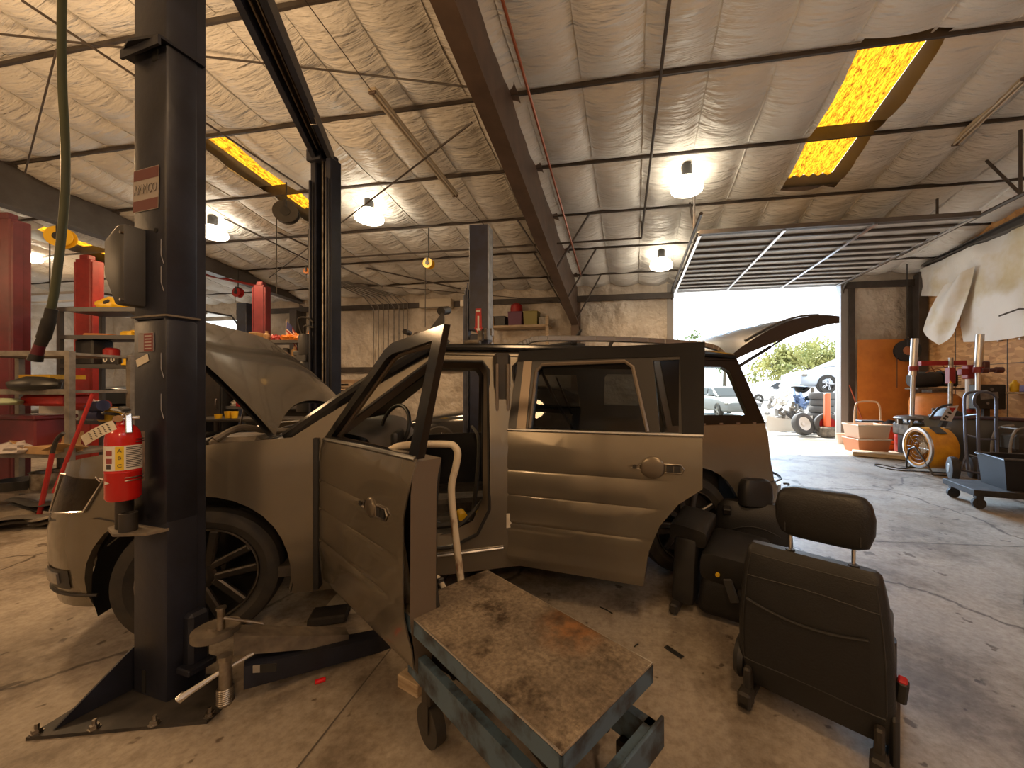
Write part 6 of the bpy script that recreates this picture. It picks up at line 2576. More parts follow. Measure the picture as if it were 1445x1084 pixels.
# ================================================================== generic vehicles for the background
def loft_x(bm, secs, n=24, power=5.0, mi=0):
    """secs: (x, half width, z low, z high)."""
    t = new()
    rings = []
    for x, w, z0, z1 in secs:
        r = []
        for k in range(n):
            a = 2 * PI * k / n
            c, s = math.cos(a), math.sin(a)
            r.append(t.verts.new((x, w * math.copysign(abs(c) ** (2 / power), c), (z0 + z1) / 2 + (z1 - z0) / 2 * math.copysign(abs(s) ** (2 / power), s))))
        rings.append(r)
    for A, B in zip(rings, rings[1:]):
        for k in range(n):
            t.faces.new((A[k], A[(k + 1) % n], B[(k + 1) % n], B[k]))
    t.faces.new(rings[0][::-1])
    t.faces.new(rings[-1])
    bmesh.ops.recalc_face_normals(t, faces=t.faces[:])
    merge(bm, t, None, mi)

def sedan(lab, loc, rz, paint, rim_m, wheels=True):
    c = thing('sedan_car', lab, 'car', loc, rz)
    bm = new()
    loft_x(bm, [(-2.25, .55, .40, .62), (-2.2, .74, .30, .70), (-1.95, .86, .25, .80), (-1.2, .90, .22, .92), (-.7, .91, .22, .97), (.8, .91, .22, .98), (1.6, .90, .25, .99), (2.1, .84, .30, .96), (2.28, .70, .38, .85), (2.32, .5, .45, .75)])
    obj('body_shell', bm, paint, c)
    bm = new()
    loft_x(bm, [(-1.0, .74, .92, .96), (-.55, .72, .92, 1.16), (-.1, .66, .92, 1.39), (.4, .65, .92, 1.43), (.95, .66, .92, 1.39), (1.45, .70, .92, 1.16), (1.8, .74, .92, .98)], power=4)
    obj('roof', bm, paint, c)
    for s in (-1, 1):
        for poly in (((-.62, 1.0), (-.05, 1.33), (.30, 1.36), (.30, 1.0)), ((.38, 1.0), (.38, 1.36), (.85, 1.33), (1.30, 1.04))):
            bm = new()
            prism(bm, poly, 0, .012, Matrix.Translation((0, s * .708 + .006, 0)) @ MXZ)
            for v in bm.verts:
                v.co.y -= s * (v.co.z - 1.0) * .13
            obj('side_window', bm, simple('car_window_dark', (.02, .024, .028), .08), c)
        bm = new()
        box(bm, (-2.06, s * .70, .66), (.18, .26, .10), (0, 0, s * .5), bev=.03)
        obj('headlight', bm, galv, c)
        bm = new()
        box(bm, (-.55, s * .98, 1.02), (.14, .14, .10), bev=.03)
        obj('mirror', bm, paint, c)
    bm = new()
    grid(bm, lambda a, b: V((-1.0 + .86 * b, (a - .5) * (1.36 - .16 * b), .975 + .40 * b)), 6, 3)
    obj('windscreen', bm, simple('car_window_dark', (.02, .024, .028), .08), c)
    bm = new()
    box(bm, (-2.22, 0, .52), (.05, .9, .16), bev=.02)
    obj('grille', bm, black_pl, c)
    if wheels:
        for x in (-1.38, 1.38):
            for s in (-1, 1):
                bm = new()
                lathe(bm, [(.22, -.10), (.31, -.105), (.335, -.08), (.335, .08), (.31, .105), (.22, .10)], (x, s * .82, .335), 32, rot(PI / 2), close=True)
                w = obj('tyre', bm, rubber, c)
                bm = new()
                lathe(bm, [(.225, .0), (.225, .09), (.20, .095), (.19, .05), (0, .05), (0, 0)], (x, s * .82, .335), 28, rot(PI / 2 if s < 0 else -PI / 2))
                obj('rim', bm, black_mt, w)
                bm = new()
                for k in range(5):
                    t = new()
                    box(t, (.12, .022, .085), (.2, .022, .03), bev=.005)
                    box(t, (.12, -.022, .085), (.2, .022, .03), bev=.005)
                    merge(bm, t, Matrix.Translation((x, s * .82, .335)) @ rot(PI / 2 if s < 0 else -PI / 2) @ rot(0, 0, 2 * PI * k / 5))
                obj('spokes', bm, rim_m, w)
    return c
pB = W(632, 626, 7.6)
car_black = mat('black_car_paint', (.012, .012, .014), .15, coat=.6)
sedan('black sedan with silver wheels parked behind the crossover, seen through its doors', (pB.x + 1.38, pB.y + .55, 0), math.radians(4), car_black, alu)
pV = W(160, 560, 9.5)
sedan('dark grey car parked at the far left beyond the tool rack', (pV.x + .3, pV.y, 0), math.radians(10), simple('dark_grey_paint', (.05, .052, .056), .25, coat=.4), galv)

# ================================================================== back wall
# mini split, shelf with totes
p = onY(614, 428, BACK - .35)
ac = thing('air_conditioner', 'long cream wall air conditioner under the girt on the back wall', 'air conditioner', (p.x, p.y + .08, p.z))
bm = new()
box(bm, (0, 0, 0), (1.05, .22, .28), bev=.03, seg=2)
obj('housing', bm, simple('cream_plastic', (.62, .55, .43), .45), ac)
bm = new()
box(bm, (0, -.10, -.13), (.95, .06, .03))
obj('louvre', bm, simple('grey_louvre', (.3, .27, .22), .5), ac)
p = onY(735, 462, BACK - .42)
sh_ = thing('storage_rack', 'pale wooden rack on the back wall right of the navy column carrying totes', 'rack', (p.x, p.y, 0))
bm = new()
box(bm, (0, 0, p.z), (1.75, .5, .06))
obj('shelf_board', bm, wood, sh_)
for x in (-.8, .83):
    bm = new()
    box(bm, (x, -.2, p.z / 2 + .1), (.09, .05, p.z + .35))
    obj('upright', bm, wood, sh_)
bm = new()
box(bm, (0, 0, p.z - .75), (1.7, .45, .04))
obj('shelf_board', bm, wood, sh_)
zt = p.z + .03
def tote(name, lab, x, w, h, m, z=zt, d=.36, lid=None):
    t_ = thing(name, lab, 'tote', (p.x + x, p.y, z))
    bm = new()
    binshape(bm, w * .9, d * .9, h, flare=1.1)
    obj('tub', bm, m, t_)
    bm = new()
    box(bm, (0, 0, h + .01), (w * 1.03, d * 1.03, .035), bev=.01)
    obj('lid', bm, lid or m, t_)
    return t_
tote('storage_tote', 'black tote at the left end of the back wall rack', -.62, .40, .26, black_pl)
tote('storage_tote', 'purple tote between the black and olive totes', -.13, .42, .38, simple('tote_purple', (.13, .03, .08), .5))
tote('storage_tote', 'olive tote with a white dial, right of the purple tote', .33, .42, .38, simple('tote_olive', (.28, .25, .07), .5))
bk_ = thing('red_basket', 'red rounded basket sitting on the purple tote', 'basket', (p.x - .13, p.y, zt + .41))
bm = new()
lathe(bm, [(0, 0), (.17, 0), (.18, .08), (.16, .20), (.08, .27), (0, .28)], n=24)
obj('basket', bm, red_mt, bk_)
bm = new()
dl = thing('grey_case', 'small grey case at the right end of the back wall rack', 'case', (p.x + .68, p.y, zt))
box(bm, (0, 0, .12), (.24, .3, .24), bev=.02)
obj('case', bm, galv, dl)

# tan louvred chest between the far column and the windscreen
p = W(490, 545, 9.5)
lc = thing('tool_chest', 'rusty tan chest with many drawers behind the windscreen', 'tool chest', (p.x, p.y, 0))
bm = new()
box(bm, (0, 0, .8), (.8, .5, 1.55), bev=.01)
obj('carcass', bm, simple('tan_chest', (.30, .20, .12), .5), lc)
for k in range(9):
    bm = new()
    box(bm, (0, -.255, .2 + .155 * k), (.72, .02, .115), bev=.006)
    dr = obj('drawer', bm, simple('tan_drawer', (.45, .33, .22), .5), lc)
    bm = new()
    box(bm, (0, -.27, .225 + .155 * k), (.5, .02, .02))
    obj('drawer_pull', bm, black_mt, dr)

# ================================================================== left side of the shop
def lift_small(lab, u, vtop, Z, m, w=.28):
    p = W(u, vtop, Z)
    t_ = thing('lift_post', lab, 'car lift post', (p.x, p.y, 0), .15)
    h = p.z
    bm = new()
    box(bm, (0, 0, h / 2), (w, .22, h), bev=.015)
    obj('column', bm, m, t_)
    bm = new()
    box(bm, (0, 0, .01), (.5, .5, .02))
    obj('base_plate', bm, m, t_)
    bm = new()
    for s in (-1, 1):
        box(bm, (s * (w / 2 + .02), -.05, h / 2), (.03, .10, h - .1), bev=.005)
    obj('guide_flange', bm, m, t_)
    bm = new()
    box(bm, (.02, -.05, h + .03), (w * .6, .12, .10), bev=.015)
    obj('top_cap', bm, m, t_)
    return t_
lf = lift_small('maroon lift column at the left edge of the picture', 16, 312, 5.35, paint_maroon)
bm = new()
box(bm, (-.10, -.13, 3.35), (.16, .06, .14), bev=.01)
obj('switch_box', bm, galv, lf)
lf2 = lift_small('bright red lift column behind the metal rack at left', 127, 368, 7.0, paint_red)
bm = new()
box(bm, (.02, -.115, 1.85), (.08, .004, .30))
obj('arrow_sticker', bm, simple('sticker_bright_red', (.50, .03, .03), .5), lf2)
lift_small('small dull red lift column far off above the raised hood', 370, 404, 8.85, paint_maroon, .25)
# blue-grey column and pump far off
p = W(346, 425, 11.5)
bq = thing('lift_post', 'far dark blue lift column beside the bright left opening', 'car lift post', (p.x, p.y, 0))
bm = new()
box(bm, (0, 0, 1.95), (.35, .25, 3.9), bev=.01)
obj('column', bm, paint_navy, bq)
bm = new()
lathe(bm, [(0, 1.6), (.16, 1.6), (.16, 2.5), (.08, 2.6), (0, 2.6)], (-.25, -.2, 0), 20)
obj('oil_tank', bm, galv, bq)

def rack(lab, p, w, d, levels, m, rz=0.0, post=.05, h=None, name='metal_rack'):
    t_ = thing(name, lab, 'rack', (p.x, p.y, 0), rz)
    for x in (-w / 2, w / 2):
        for y in (0, d):
            bm = new()
            box(bm, (x, y, (h or levels[-1]) / 2), (post, post, h or levels[-1] + .05))
            obj('upright', bm, m, t_)
    for z in levels:
        bm = new()
        box(bm, (0, d / 2, z), (w, d, .03))
        box(bm, (0, -.012, z), (w, .02, .06))
        obj('shelf', bm, m, t_)
    return t_
# rack A: grey angle rack behind the column, tool shelves
pA = W(150, 560, 5.6)
zA = [lw(v, 5.6) for v in (596, 517, 476, 437)]
rack('grey slotted-angle rack with tools behind the near lift column', pA, 1.35, .5, zA, simple('rack_dark_grey', (.075, .075, .078), .45, .3), .17)
RA = PLACE['metal_rack']
def onA(name, lab, cat, x, lvl, builder, m, y=.2, rz=0.0):
    q = RA @ V((x, y, zA[lvl] + .016))
    t_ = thing(name, lab, cat, q, rz)
    bm = new()
    builder(bm)
    obj(name + '_body', bm, m, t_)
    return t_
def blob(bm, sx, sy, sz, k=.15, f=2.0, seed=0.0):
    t = new()
    bmesh.ops.create_uvsphere(t, u_segments=18, v_segments=10, radius=1)
    for v in t.verts:
        v.co *= 1 + k * noise.noise(v.co * f + V((seed, 0, 0)))
        v.co.z = max(v.co.z, -.6)
    merge(bm, t, Matrix.Translation((0, 0, sz * .6)) @ Matrix.Diagonal((sx, sy, sz, 1)))
tb_ = onA('tool_bag', 'yellow and black tool bag on the top shelf of the grey rack', 'tool bag', -.12, 3, lambda bm: blob(bm, .24, .16, .13, .2), yellow)
bm = new()
box(bm, (-.06, -.13, .08), (.12, .04, .06), (0, .3, 0), bev=.01)
box(bm, (.08, -.13, .11), (.10, .04, .05), (0, -.3, 0), bev=.01)
obj('black_trim', bm, black_pl, tb_)
onA('rag_pile', 'red and yellow rags at the right of the tool bag', 'rag', .32, 3, lambda bm: blob(bm, .10, .10, .06, .4, 3), red_mt)
onA('wooden_tray', 'flat orange wooden tray on the second shelf of the grey rack', 'tray', -.22, 2, lambda bm: box(bm, (0, 0, .025), (.46, .3, .05), (0, .05, 0), bev=.015), simple('tray_orange', (.50, .20, .06), .5))
onA('yellow_sander', 'yellow hand tool right of the orange tray', 'tool', .10, 2, lambda bm: (box(bm, (0, 0, .05), (.20, .12, .10), bev=.03), box(bm, (.1, 0, .09), (.12, .06, .05), bev=.02)), yellow)
onA('black_drill', 'black power tool at the right end of the second rack shelf', 'tool', .38, 2, lambda bm: (cyl(bm, (-.14, 0, .09), (.12, 0, .07), .05), box(bm, (-.08, 0, .04), (.06, .08, .08), bev=.01)), black_pl)
cs = onA('black_case', 'large black case on the lower rack shelf, left', 'case', -.42, 1, lambda bm: box(bm, (0, 0, .20), (.34, .25, .38), bev=.02), black_pl)
onA('red_can', 'small red can beside the black case on the rack', 'can', -.16, 1, lambda bm: lathe(bm, [(0, 0), (.09, 0), (.09, .24), (.06, .27), (0, .27)], n=20), red_mt)
sk = onA('flat_black_panel', 'black flat box with two white discs on the lower rack shelf', 'panel', .06, 1, lambda bm: box(bm, (0, 0, .07), (.30, .05, .14), bev=.008), black_pl, y=.02)  # plain flat black panel carrying two white discs
bm = new()
for x in (-.08, .06):
    lathe(bm, [(.02, 0), (.035, 0), (.035, .008), (.02, .008)], (x, -.026, .08), 16, rot(PI / 2), close=True)
obj('white_disc', bm, white_p, sk)
onA('yellow_spool', 'small orange-yellow spool right of the flat black box', 'spool', .30, 1, lambda bm: lathe(bm, [(0, 0), (.07, 0), (.07, .02), (.05, .03), (.05, .09), (.07, .10), (.07, .12), (0, .12)], n=20), yellow, y=.02)
onA('black_tool_case', 'black case with handle on the lower rack shelf, right', 'case', .30, 1, lambda bm: (box(bm, (0, 0, .17), (.34, .2, .24), bev=.03), box(bm, (0, 0, .31), (.2, .1, .06), bev=.02)), black_pl, y=.32)
onA('yellow_crate', 'wide yellow tray on the bottom rack shelf', 'crate', .30, 0, lambda bm: box(bm, (0, 0, .10), (.62, .3, .20), bev=.02), yellow, y=.0)
onA('red_blue_roll', 'red and blue wrapped roll on the bottom rack shelf', 'roll', -.22, 0, lambda bm: cyl(bm, (-.3, 0, .22), (.3, 0, .24), .07), red_mt, y=-.02)
onA('blue_bottle', 'dark blue bottle in front of the red and blue roll', 'bottle', .0, 0, lambda bm: (cyl(bm, (-.1, 0, .10), (.12, 0, .10), .07), cyl(bm, (.0, -.05, .22), (.22, -.05, .24), .075)), simple('blue_plastic', (.04, .05, .16), .4), y=-.12)
onA('white_jug', 'white jug standing low behind the shelf post', 'jug', -.52, 0, lambda bm: box(bm, (0, 0, .16), (.30, .2, .34), bev=.04, seg=2), simple('jug_white', (.72, .74, .78), .4), y=.1)

# bench B: old grey bench with clutter at the left edge
pBn = W(10, 640, 4.35)
zB = [lw(v, 4.35) for v in (692, 642, 553, 499)]
bench = rack('worn grey steel bench stand with cardboard and parts at the left edge', pBn, 1.44, .6, zB, simple('bench_grey', (.26, .235, .20), .5, .3, col2=(.14, .12, .10)), .17, .055, name='steel_bench')
RB = PLACE['steel_bench']
def onB(name, lab, cat, x, lvl, builder, m, y=.2, rz=0.0):
    q = RB @ V((x, y, zB[lvl] + .016))
    t_ = thing(name, lab, cat, q, rz)
    bm = new()
    builder(bm)
    obj(name + '_body', bm, m, t_)
    return t_
onB('black_pouch', 'flattened black pouch on the bench shelf under the hose', 'pouch', .25, 2, lambda bm: blob(bm, .30, .16, .10, .12), black_pl, y=.05)
onB('yellow_tray', 'flat yellow tray at the left on the upper bench shelf', 'tray', .05, 2, lambda bm: box(bm, (0, 0, .16), (.5, .3, .05)), yellow, y=.35)
onB('red_tray', 'red tray hanging under the upper bench shelf', 'tray', .30, 1, lambda bm: box(bm, (0, 0, .60), (.62, .28, .13), bev=.03), red_mt, y=.2)
onB('green_cloth', 'pale green folded cloth at the left end of the bench shelf', 'cloth', -.02, 1, lambda bm: blob(bm, .16, .14, .05, .2), simple('green_cloth', (.36, .42, .28), .8), y=-.02).location.z += .55
onB('maroon_toolbox', 'big maroon tool box at the left end of the bench', 'tool box', -.02, 1, lambda bm: (box(bm, (0, 0, .19), (.66, .34, .38), bev=.015), box(bm, (0, -.0, .40), (.68, .36, .05), bev=.012)), paint_maroon, y=.25)
def cardboard(bm):
    box(bm, (0, 0, .04), (.42, .26, .08))
    for x, a in ((-.26, .5), (.28, -.35)):
        box(bm, (x, -.05, .06), (.24, .24, .006), (-.35, a, .1))
    box(bm, (-.05, .14, .14), (.44, .006, .18), (-.2, 0, 0))
onB('cardboard_box', 'open brown cardboard box lying on the bench top', 'cardboard box', .42, 1, cardboard, card, y=.08)
onB('plastic_wrap', 'heap of clear crumpled plastic at the left on the bench top', 'wrapping', .08, 1, lambda bm: blob(bm, .18, .14, .08, .5, 4), simple('crumpled_plastic', (.5, .46, .44), .2), y=.02)
pot = onB('steel_pot', 'dented steel pot on the lower bench shelf', 'pot', .42, 0, lambda bm: lathe(bm, [(0, 0), (.17, 0), (.18, .02), (.18, .18), (.195, .19), (.17, .18), (.165, .02), (0, .02)], n=32), steel, y=.1)
onB('black_pan', 'black oil pan left of the steel pot', 'pan', .08, 0, lambda bm: lathe(bm, [(0, 0), (.2, 0), (.22, .10), (.19, .10), (.17, .02), (0, .02)], n=28), black_pl, y=.05)
p = W(74, 592, 5.0)
wp = thing('white_board', 'white board standing behind the bench upright at left', 'board', (p.x, p.y, .72), .17)
bm = new()
box(bm, (0, 0, .24), (.34, .02, .50), bev=.004)
obj('board', bm, white_p, wp)
# two red jack handles leaning
def leaning(name, lab, a, b, r, m, grip=None):
    t_ = thing(name, lab, 'jack handle', a)
    bm = new()
    tube(bm, [V((0, 0, 0)), b - a], r, 8)
    obj('bar', bm, m, t_)
    if grip:
        bm = new()
        g0 = (b - a)
        tube(bm, curve([g0 * .97, g0 * 1.1, g0 * 1.22 + V((.03, 0, 0)), g0 * 1.3 + V((.09, 0, 0))], 4), r * .9, 8)
        obj('grip', bm, black_pl, t_)
leaning('jack_handle', 'long red jack handle leaning past the bench end', W(76, 696, 3.9), W(131, 556, 4.1), .017, red_mt)
leaning('jack_handle', 'short red jack handle with a bent black grip', W(53, 738, 3.9), W(74, 640, 3.95), .02, red_mt, True)
# bumper covers piled on the floor
for (u, v, lab, w, a, m) in ((45, 712, 'dusty dark bumper cover on top of the pile at the left edge', 1.1, .2, black_pl), (70, 728, 'brown curved undertray in the pile left of the crossover', .8, .1, dusty), (20, 738, 'muddy plastic panel lowest in the pile at the left edge', .9, .0, simple('muddy_plastic', (.075, .062, .05), .6))):
    p = G(u, 742)
    z = EYE + (CY - v) / FPX * 3.9
    t_ = thing('bumper_piece', lab, 'car part', (p.x, p.y + .25 * (738 - v) / 26, max(0, z - .10)), a + .17)
    bm = new()
    grid(bm, lambda q, b: V(((q - .5) * w, -.22 * math.sin(PI * q) + .16 * b, .10 - .06 * b + .05 * math.sin(PI * b) + .02 * math.sin(q * 11))), 18, 6)
    t = bm.copy()
    bmesh.ops.translate(t, verts=t.verts[:], vec=(0, .02, -.05))
    merge(bm, t)
    obj('shell', bm, m, t_)

# rack C: shelving with cluttered parts under and behind the raised hood
pC = W(385, 560, 8.0)
zC = [lw(v, 8.0) for v in (590, 575, 545, 505, 482)]
rack('cluttered parts shelving seen above the raised hood', pC, 2.0, .5, [.35] + zC[1:], simple('rack_grey', (.16, .16, .16), .45, .4), .17, name='parts_rack')
RC = PLACE['parts_rack']
rng = random.Random(5)
cols = [(white_p, 'white'), (black_pl, 'black'), (red_mt, 'red'), (galv, 'grey'), (card, 'brown'), (orange, 'orange'), (black_mt, 'dark'), (steel, 'silver')]
shapes = [('carton', 'carton'), ('can', 'can'), ('engine_part', 'engine part'), ('bottle', 'bottle')]
n_ = 0
bm = new()
box(bm, (0, .52, .95), (2.0, .02, 1.9))
obj('back_panel', bm, simple('rack_back', (.06, .055, .05), .6), bpy.data.objects['parts_rack'])
for lvl in range(1, len(zC)):
    for k in range(9):
        x = -.86 + .215 * k + rng.uniform(-.03, .03)
        sh0, cat = shapes[rng.randrange(4)]
        m, cn = cols[rng.randrange(len(cols))]
        q = RC @ V((x, .05 + .1 * rng.random(), zC[lvl] + .016))
        side_ = ('leftmost', 'second from left', 'third from left', 'fourth from left', 'middle', 'fourth from right', 'third from right', 'second from right', 'rightmost')[k]
        sl = {4: 'top', 3: 'second', 2: 'third', 1: 'lowest'}[lvl]
        t_ = thing(sh0, '%s %s, %s on the %s shelf of the parts rack' % (cn, cat, side_, sl), cat, q, rng.uniform(-.5, .5), 'parts on the rack behind the hood')
        bm = new()
        if sh0 == 'carton':
            box(bm, (0, 0, .09), (.17, .2, .18), bev=.006)
        elif sh0 == 'can':
            lathe(bm, [(0, 0), (.07, 0), (.07, .17), (.05, .19), (0, .19)], n=16)
        elif sh0 == 'bottle':
            lathe(bm, [(0, 0), (.06, 0), (.06, .14), (.025, .18), (.025, .22), (0, .22)], n=16)
        else:
            blob(bm, .13, .1, .09, .6, 2.5, n_)
        n_ += 1
        obj(sh0 + '_body', bm, m, t_)
# little flag
p = W(403, 492, 8.2)
RC_top = zC[-1] + .016
fl = thing('small_flag', 'small stars-and-stripes flag on a stick above the parts rack', 'flag', p, YAW)
bm = new()
tube(bm, [(0, 0, RC_top - p.z), (.02, 0, .62)], .008, 6)
obj('stick', bm, wood, fl)
bm = new()
for k in range(7):
    t = new()
    grid(t, lambda a, b: V((.02 + .24 * a, .03 * math.sin(a * 5), .58 - .045 * k - .045 * b - .24 * a - .05 * a * a)), 6, 1)
    merge(bm, t, None, k % 2)
bmesh.ops.recalc_face_normals(bm, faces=bm.faces[:])
obj('cloth', bm, [red_mt, white_p], fl)
bm = new()
grid(bm, lambda a, b: V((.02 + .11 * a, .03 * math.sin(a * 2.3) - .004, .585 - .16 * b - .11 * a)), 3, 3)
obj('canton', bm, simple('flag_blue', (.05, .06, .2), .6), fl)
for k, (u, v) in enumerate(((308, 589), (322, 585), (331, 585))):
    q = W(u, v, 7.3)
    c_ = thing('yellow_cup', ('yellow cup on the dark bench seen under the hood, left of the pair', 'yellow cup at the left of the pair seen under the hood', 'yellow cup at the right of the pair seen under the hood')[k], 'cup', (q.x, q.y, q.z - .07))
    bm = new()
    lathe(bm, [(0, 0), (.045, 0), (.06, .13), (.055, .13), (.042, .01), (0, .01)], n=20)
    obj('cup', bm, yellow, c_)
qz = lw(585, 7.3) - .07
wbn = thing('work_bench', 'long dark workbench under the raised hood carrying yellow cups', 'workbench', (W(345, 585, 7.3).x, W(345, 585, 7.3).y + .1, 0), .17)
bm = new()
box(bm, (0, .1, qz - .03), (2.4, .7, .05), bev=.01)
obj('bench_top', bm, black_mt, wbn)
for x in (-1.1, 1.1):
    bm = new()
    box(bm, (x, .1, qz / 2 - .03), (.06, .6, qz - .05))
    obj('bench_leg', bm, black_mt, wbn)

p = W(292, 560, 7.9)
cb = thing('tall_cabinet', 'tall black cabinet just right of the near lift column, behind the raised hood', 'cabinet', (p.x, p.y, 0), .17)
bm = new()
box(bm, (0, .2, 1.05), (.62, .4, 2.1), bev=.01)
obj('cabinet_body', bm, black_pl, cb)
bm = new()
box(bm, (0, -.01, 1.05), (.56, .02, 2.0), bev=.006)
cdr = obj('cabinet_door', bm, black_mt, cb)
bm = new()
tube(bm, [(.22, -.03, .95), (.22, -.05, .97), (.22, -.05, 1.13), (.22, -.03, 1.15)], .008, 6)
obj('door_handle', bm, steel, cdr)

# ================================================================== the yard outside
def tyre_obj(name, lab, loc, r=None, rim=None, R=.33, w=.20, group=None):
    t_ = thing(name, lab, 'tyre', loc, group=group, r=r)
    bm = new()
    lathe(bm, [(R * .62, -w / 2 + .02), (R * .8, -w / 2), (R * .94, -w / 2 + .01), (R, -w / 2 + .05), (R, w / 2 - .05), (R * .94, w / 2 - .01), (R * .8, w / 2), (R * .62, w / 2 - .02)], n=36, close=True)
    obj('tyre', bm, simple('grey_tyre', (.09, .088, .085), .8), t_)
    if rim:
        bm = new()
        lathe(bm, [(R * .62, -.05), (R * .60, w / 2 - .03), (R * .5, w / 2 - .05), (R * .2, .0), (R * .15, .03), (0, .03)], n=28)
        obj('rim', bm, rim, t_)
    return t_
pt_ = W(1160, 585, 11.8)
names_ = ('lowest', 'second', 'third', 'fourth', 'fifth', 'topmost')
for k in range(6):
    tyre_obj('used_tyre', '%s tyre of the stack beside the right door jamb' % (names_[k] if k in (0, 5) else names_[k] + ' from the ground'), (pt_.x + .03 * math.sin(k * 2), pt_.y + .02 * math.cos(k * 3), .10 + .205 * k), R=.36, group='tyre stack by the door')
q = W(1133, 603, 11.0)
tyre_obj('spare_tyre', 'white-rimmed car wheel leaning outside the door', (q.x, q.y, .33), r=(math.radians(72), 0, .4), rim=white_p)
q = W(1159, 606, 10.6)
tyre_obj('spare_tyre', 'wheel with red spokes lying against the right door jamb outside', (q.x + .28, q.y + .3, .33), r=(math.radians(80), 0, -.2), rim=red_mt)
q = W(1167, 580, 10.75)
rj = thing('red_jack', 'bright red-orange post jack standing outside by the door jamb', 'jack', (q.x, q.y, 0))
bm = new()
box(bm, (0, 0, .75), (.14, .14, .95), bev=.02)
obj('jack_post', bm, simple('jack_orange', (.75, .13, .04), .4), rj)
bm = new()
box(bm, (0, 0, .14), (.4, .3, .28), bev=.03)
obj('jack_base', bm, dusty, rj)
silver_car = simple('silver_blue_paint', (.42, .48, .56), .3, .3, coat=.5)
q = W(1150, 560, 14.5)
sedan('silver-blue sedan sitting high on top of other wrecks outside the door', (q.x + 1.25, q.y, 1.16), math.radians(6), silver_car, alu)
q = W(1140, 560, 14.8)
sedan('pale crushed car underneath the silver-blue sedan in the yard', (q.x + .3, q.y, -.24), math.radians(3), simple('pale_car_paint', (.62, .60, .57), .4, coat=.3), galv, wheels=False)
q = W(1022, 565, 19)
sedan('wrecked dark car seen through the rear quarter window', (q.x, q.y, 0), math.radians(100), simple('wreck_grey', (.16, .16, .16), .5), galv)
q = W(1000, 545, 27)
sedan('white car far off in the yard behind the wreck', (q.x, q.y, 0), math.radians(70), simple('yard_white_paint', (.7, .7, .7), .4), galv)
q = W(1085, 530, 24)
sedan('white car far off in the yard beyond the open liftgate', (q.x, q.y, .3), math.radians(20), simple('yard_white_paint', (.7, .7, .7), .4), galv)
# engines and bumpers heaped outside
rng = random.Random(11)
for k, (u, v, Z, s, m, lab) in enumerate(((1095, 588, 12.4, .42, galv, 'grey engine block at the left of the scrap heap outside'), (1112, 575, 12.8, .38, dusty, 'rusty engine block in the middle of the scrap heap outside'), (1128, 560, 13.0, .40, simple('scrap_blue', (.12, .18, .32), .5), 'blue engine part on top of the scrap heap outside'), (1103, 560, 13.1, .36, white_p, 'white gearbox on the scrap heap below the gas strut'), (1120, 592, 12.0, .36, black_mt, 'black engine part at the front of the scrap heap outside'), (1090, 560, 13.6, .40, galv, 'grey gearbox farthest left on the scrap heap outside'), (1132, 580, 12.6, .34, galv, 'grey casting beside the tyre stack outside'), (1106, 545, 13.8, .36, white_p, 'white plastic part at the top of the scrap heap outside'))):
    q = W(u, v, Z)
    t_ = thing('scrap_engine', lab, 'engine', (q.x, q.y, max(0, q.z - s)), rng.uniform(0, 3))
    bm = new()
    for j in range(9):
        box(bm, (rng.uniform(-s, s) * .6, rng.uniform(-s, s) * .5, s * .5 + rng.uniform(-s, s) * .45), (rng.uniform(.2, .6) * s, rng.uniform(.2, .6) * s, rng.uniform(.2, .5) * s), (rng.random(), rng.random(), rng.random()), bev=.02)
    for j in range(4):
        a_ = V((rng.uniform(-s, s) * .7, rng.uniform(-s, s) * .5, rng.uniform(.1, 1.1) * s))
        cyl(bm, a_, a_ + V((rng.uniform(-.3, .3), rng.uniform(-.2, .2), rng.uniform(-.1, .3))), .05)
    obj('block', bm, m, t_)
q = W(1115, 600, 11.6)
wb2 = thing('white_bumper', 'white bumper cover lying in front of the scrap heap outside', 'car part', (q.x, q.y, .0), .3)
bm = new()
grid(bm, lambda a, b: V(((a - .5) * 1.5, -.25 * math.sin(PI * a), .08 + .45 * b - .1 * b * math.sin(PI * a))), 16, 5)
t = bm.copy()
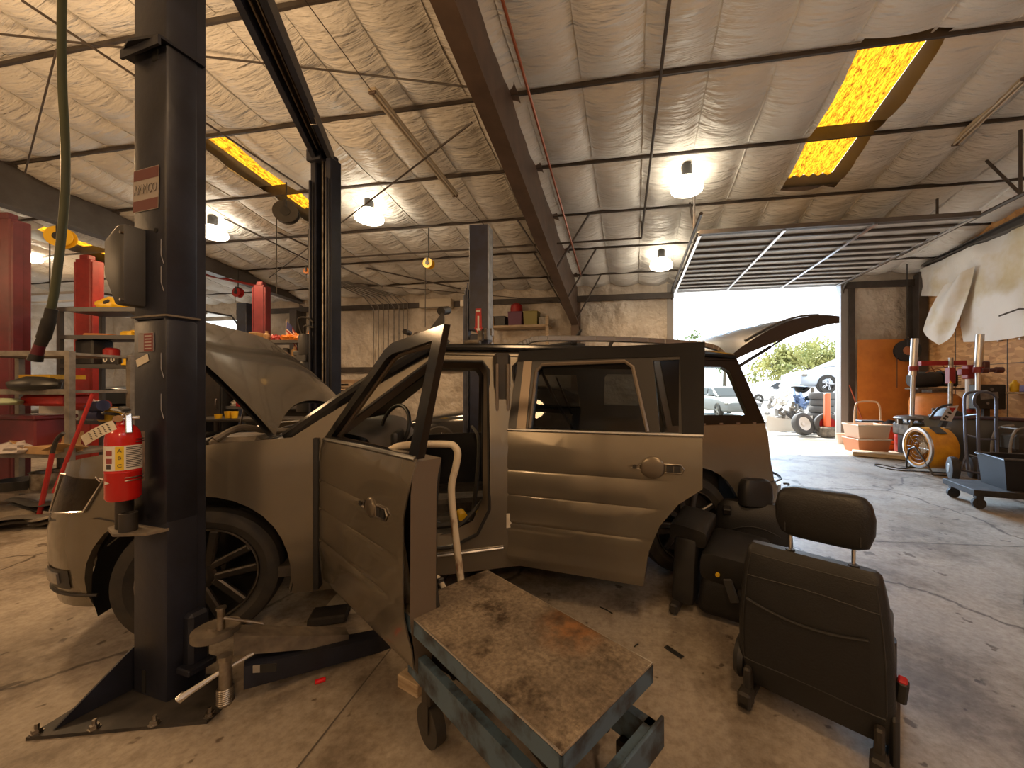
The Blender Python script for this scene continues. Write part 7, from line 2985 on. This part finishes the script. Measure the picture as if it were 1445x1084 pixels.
bmesh.ops.translate(t, verts=t.verts[:], vec=(0, .04, 0))
merge(bm, t)
obj('shell', bm, white_p, wb2)

# trees across the yard
leaf_a = mat('sunny_leaves', (.26, .32, .14), .7, col2=(.14, .2, .07), scale=.8)
leaf_b = mat('olive_leaves', (.42, .40, .14), .7, col2=(.2, .24, .08), scale=.8)
def tree(lab, u, v, Z, R, h, m, seed):
    q = W(u, v, Z)
    t_ = thing('tree', lab, 'tree', (q.x, q.y, 0), group='trees beyond the yard')
    rr = random.Random(seed)
    bm = new()
    tube(bm, [(0, 0, -.1), (.05, 0, h * .4), (.15, .1, h * .75)], [.22, .18, .08], 8)
    for k in range(5):
        a = k * 1.26
        tube(bm, [(.05, 0, h * .4), (R * .5 * math.cos(a), R * .5 * math.sin(a), h * .75)], [.1, .04], 6)
    obj('trunk', bm, simple('bark', (.10, .08, .06), .9), t_)
    bm = new()
    cl_ = [V((rr.gauss(0, R * .42), rr.gauss(0, R * .4), h * .72 + rr.gauss(0, R * .28))) for _ in range(26)]
    for c in cl_:
        for j in range(95):
            o = c + V((rr.gauss(0, R * .17), rr.gauss(0, R * .17), rr.gauss(0, R * .15)))
            a, b = V((rr.gauss(0, 1), rr.gauss(0, 1), rr.gauss(0, 1))).normalized(), V((rr.gauss(0, 1), rr.gauss(0, 1), rr.gauss(0, 1))).normalized()
            s = .16
            bm.faces.new([bm.verts.new(o + a * s), bm.verts.new(o + b * s), bm.verts.new(o - a * s), bm.verts.new(o - b * s)])
    obj('foliage', bm, m, t_)
tree('bushy green tree seen over the liftgate, left of two', 975, 470, 42, 2.0, 7.6, leaf_a, 1)
tree('green tree seen over the liftgate, right of two', 1022, 468, 46, 2.2, 8.4, leaf_a, 2)
tree('sunlit yellow-green tree seen under the liftgate', 1105, 490, 37, 2.4, 5.4, leaf_b, 3)
tree('yellow-green tree right of the gas strut beyond the yard', 1146, 490, 42, 2.6, 6.4, leaf_b, 4)
tree('green tree behind the silver-blue sedan by the right jamb', 1190, 490, 47, 2.8, 7.2, leaf_a, 5)
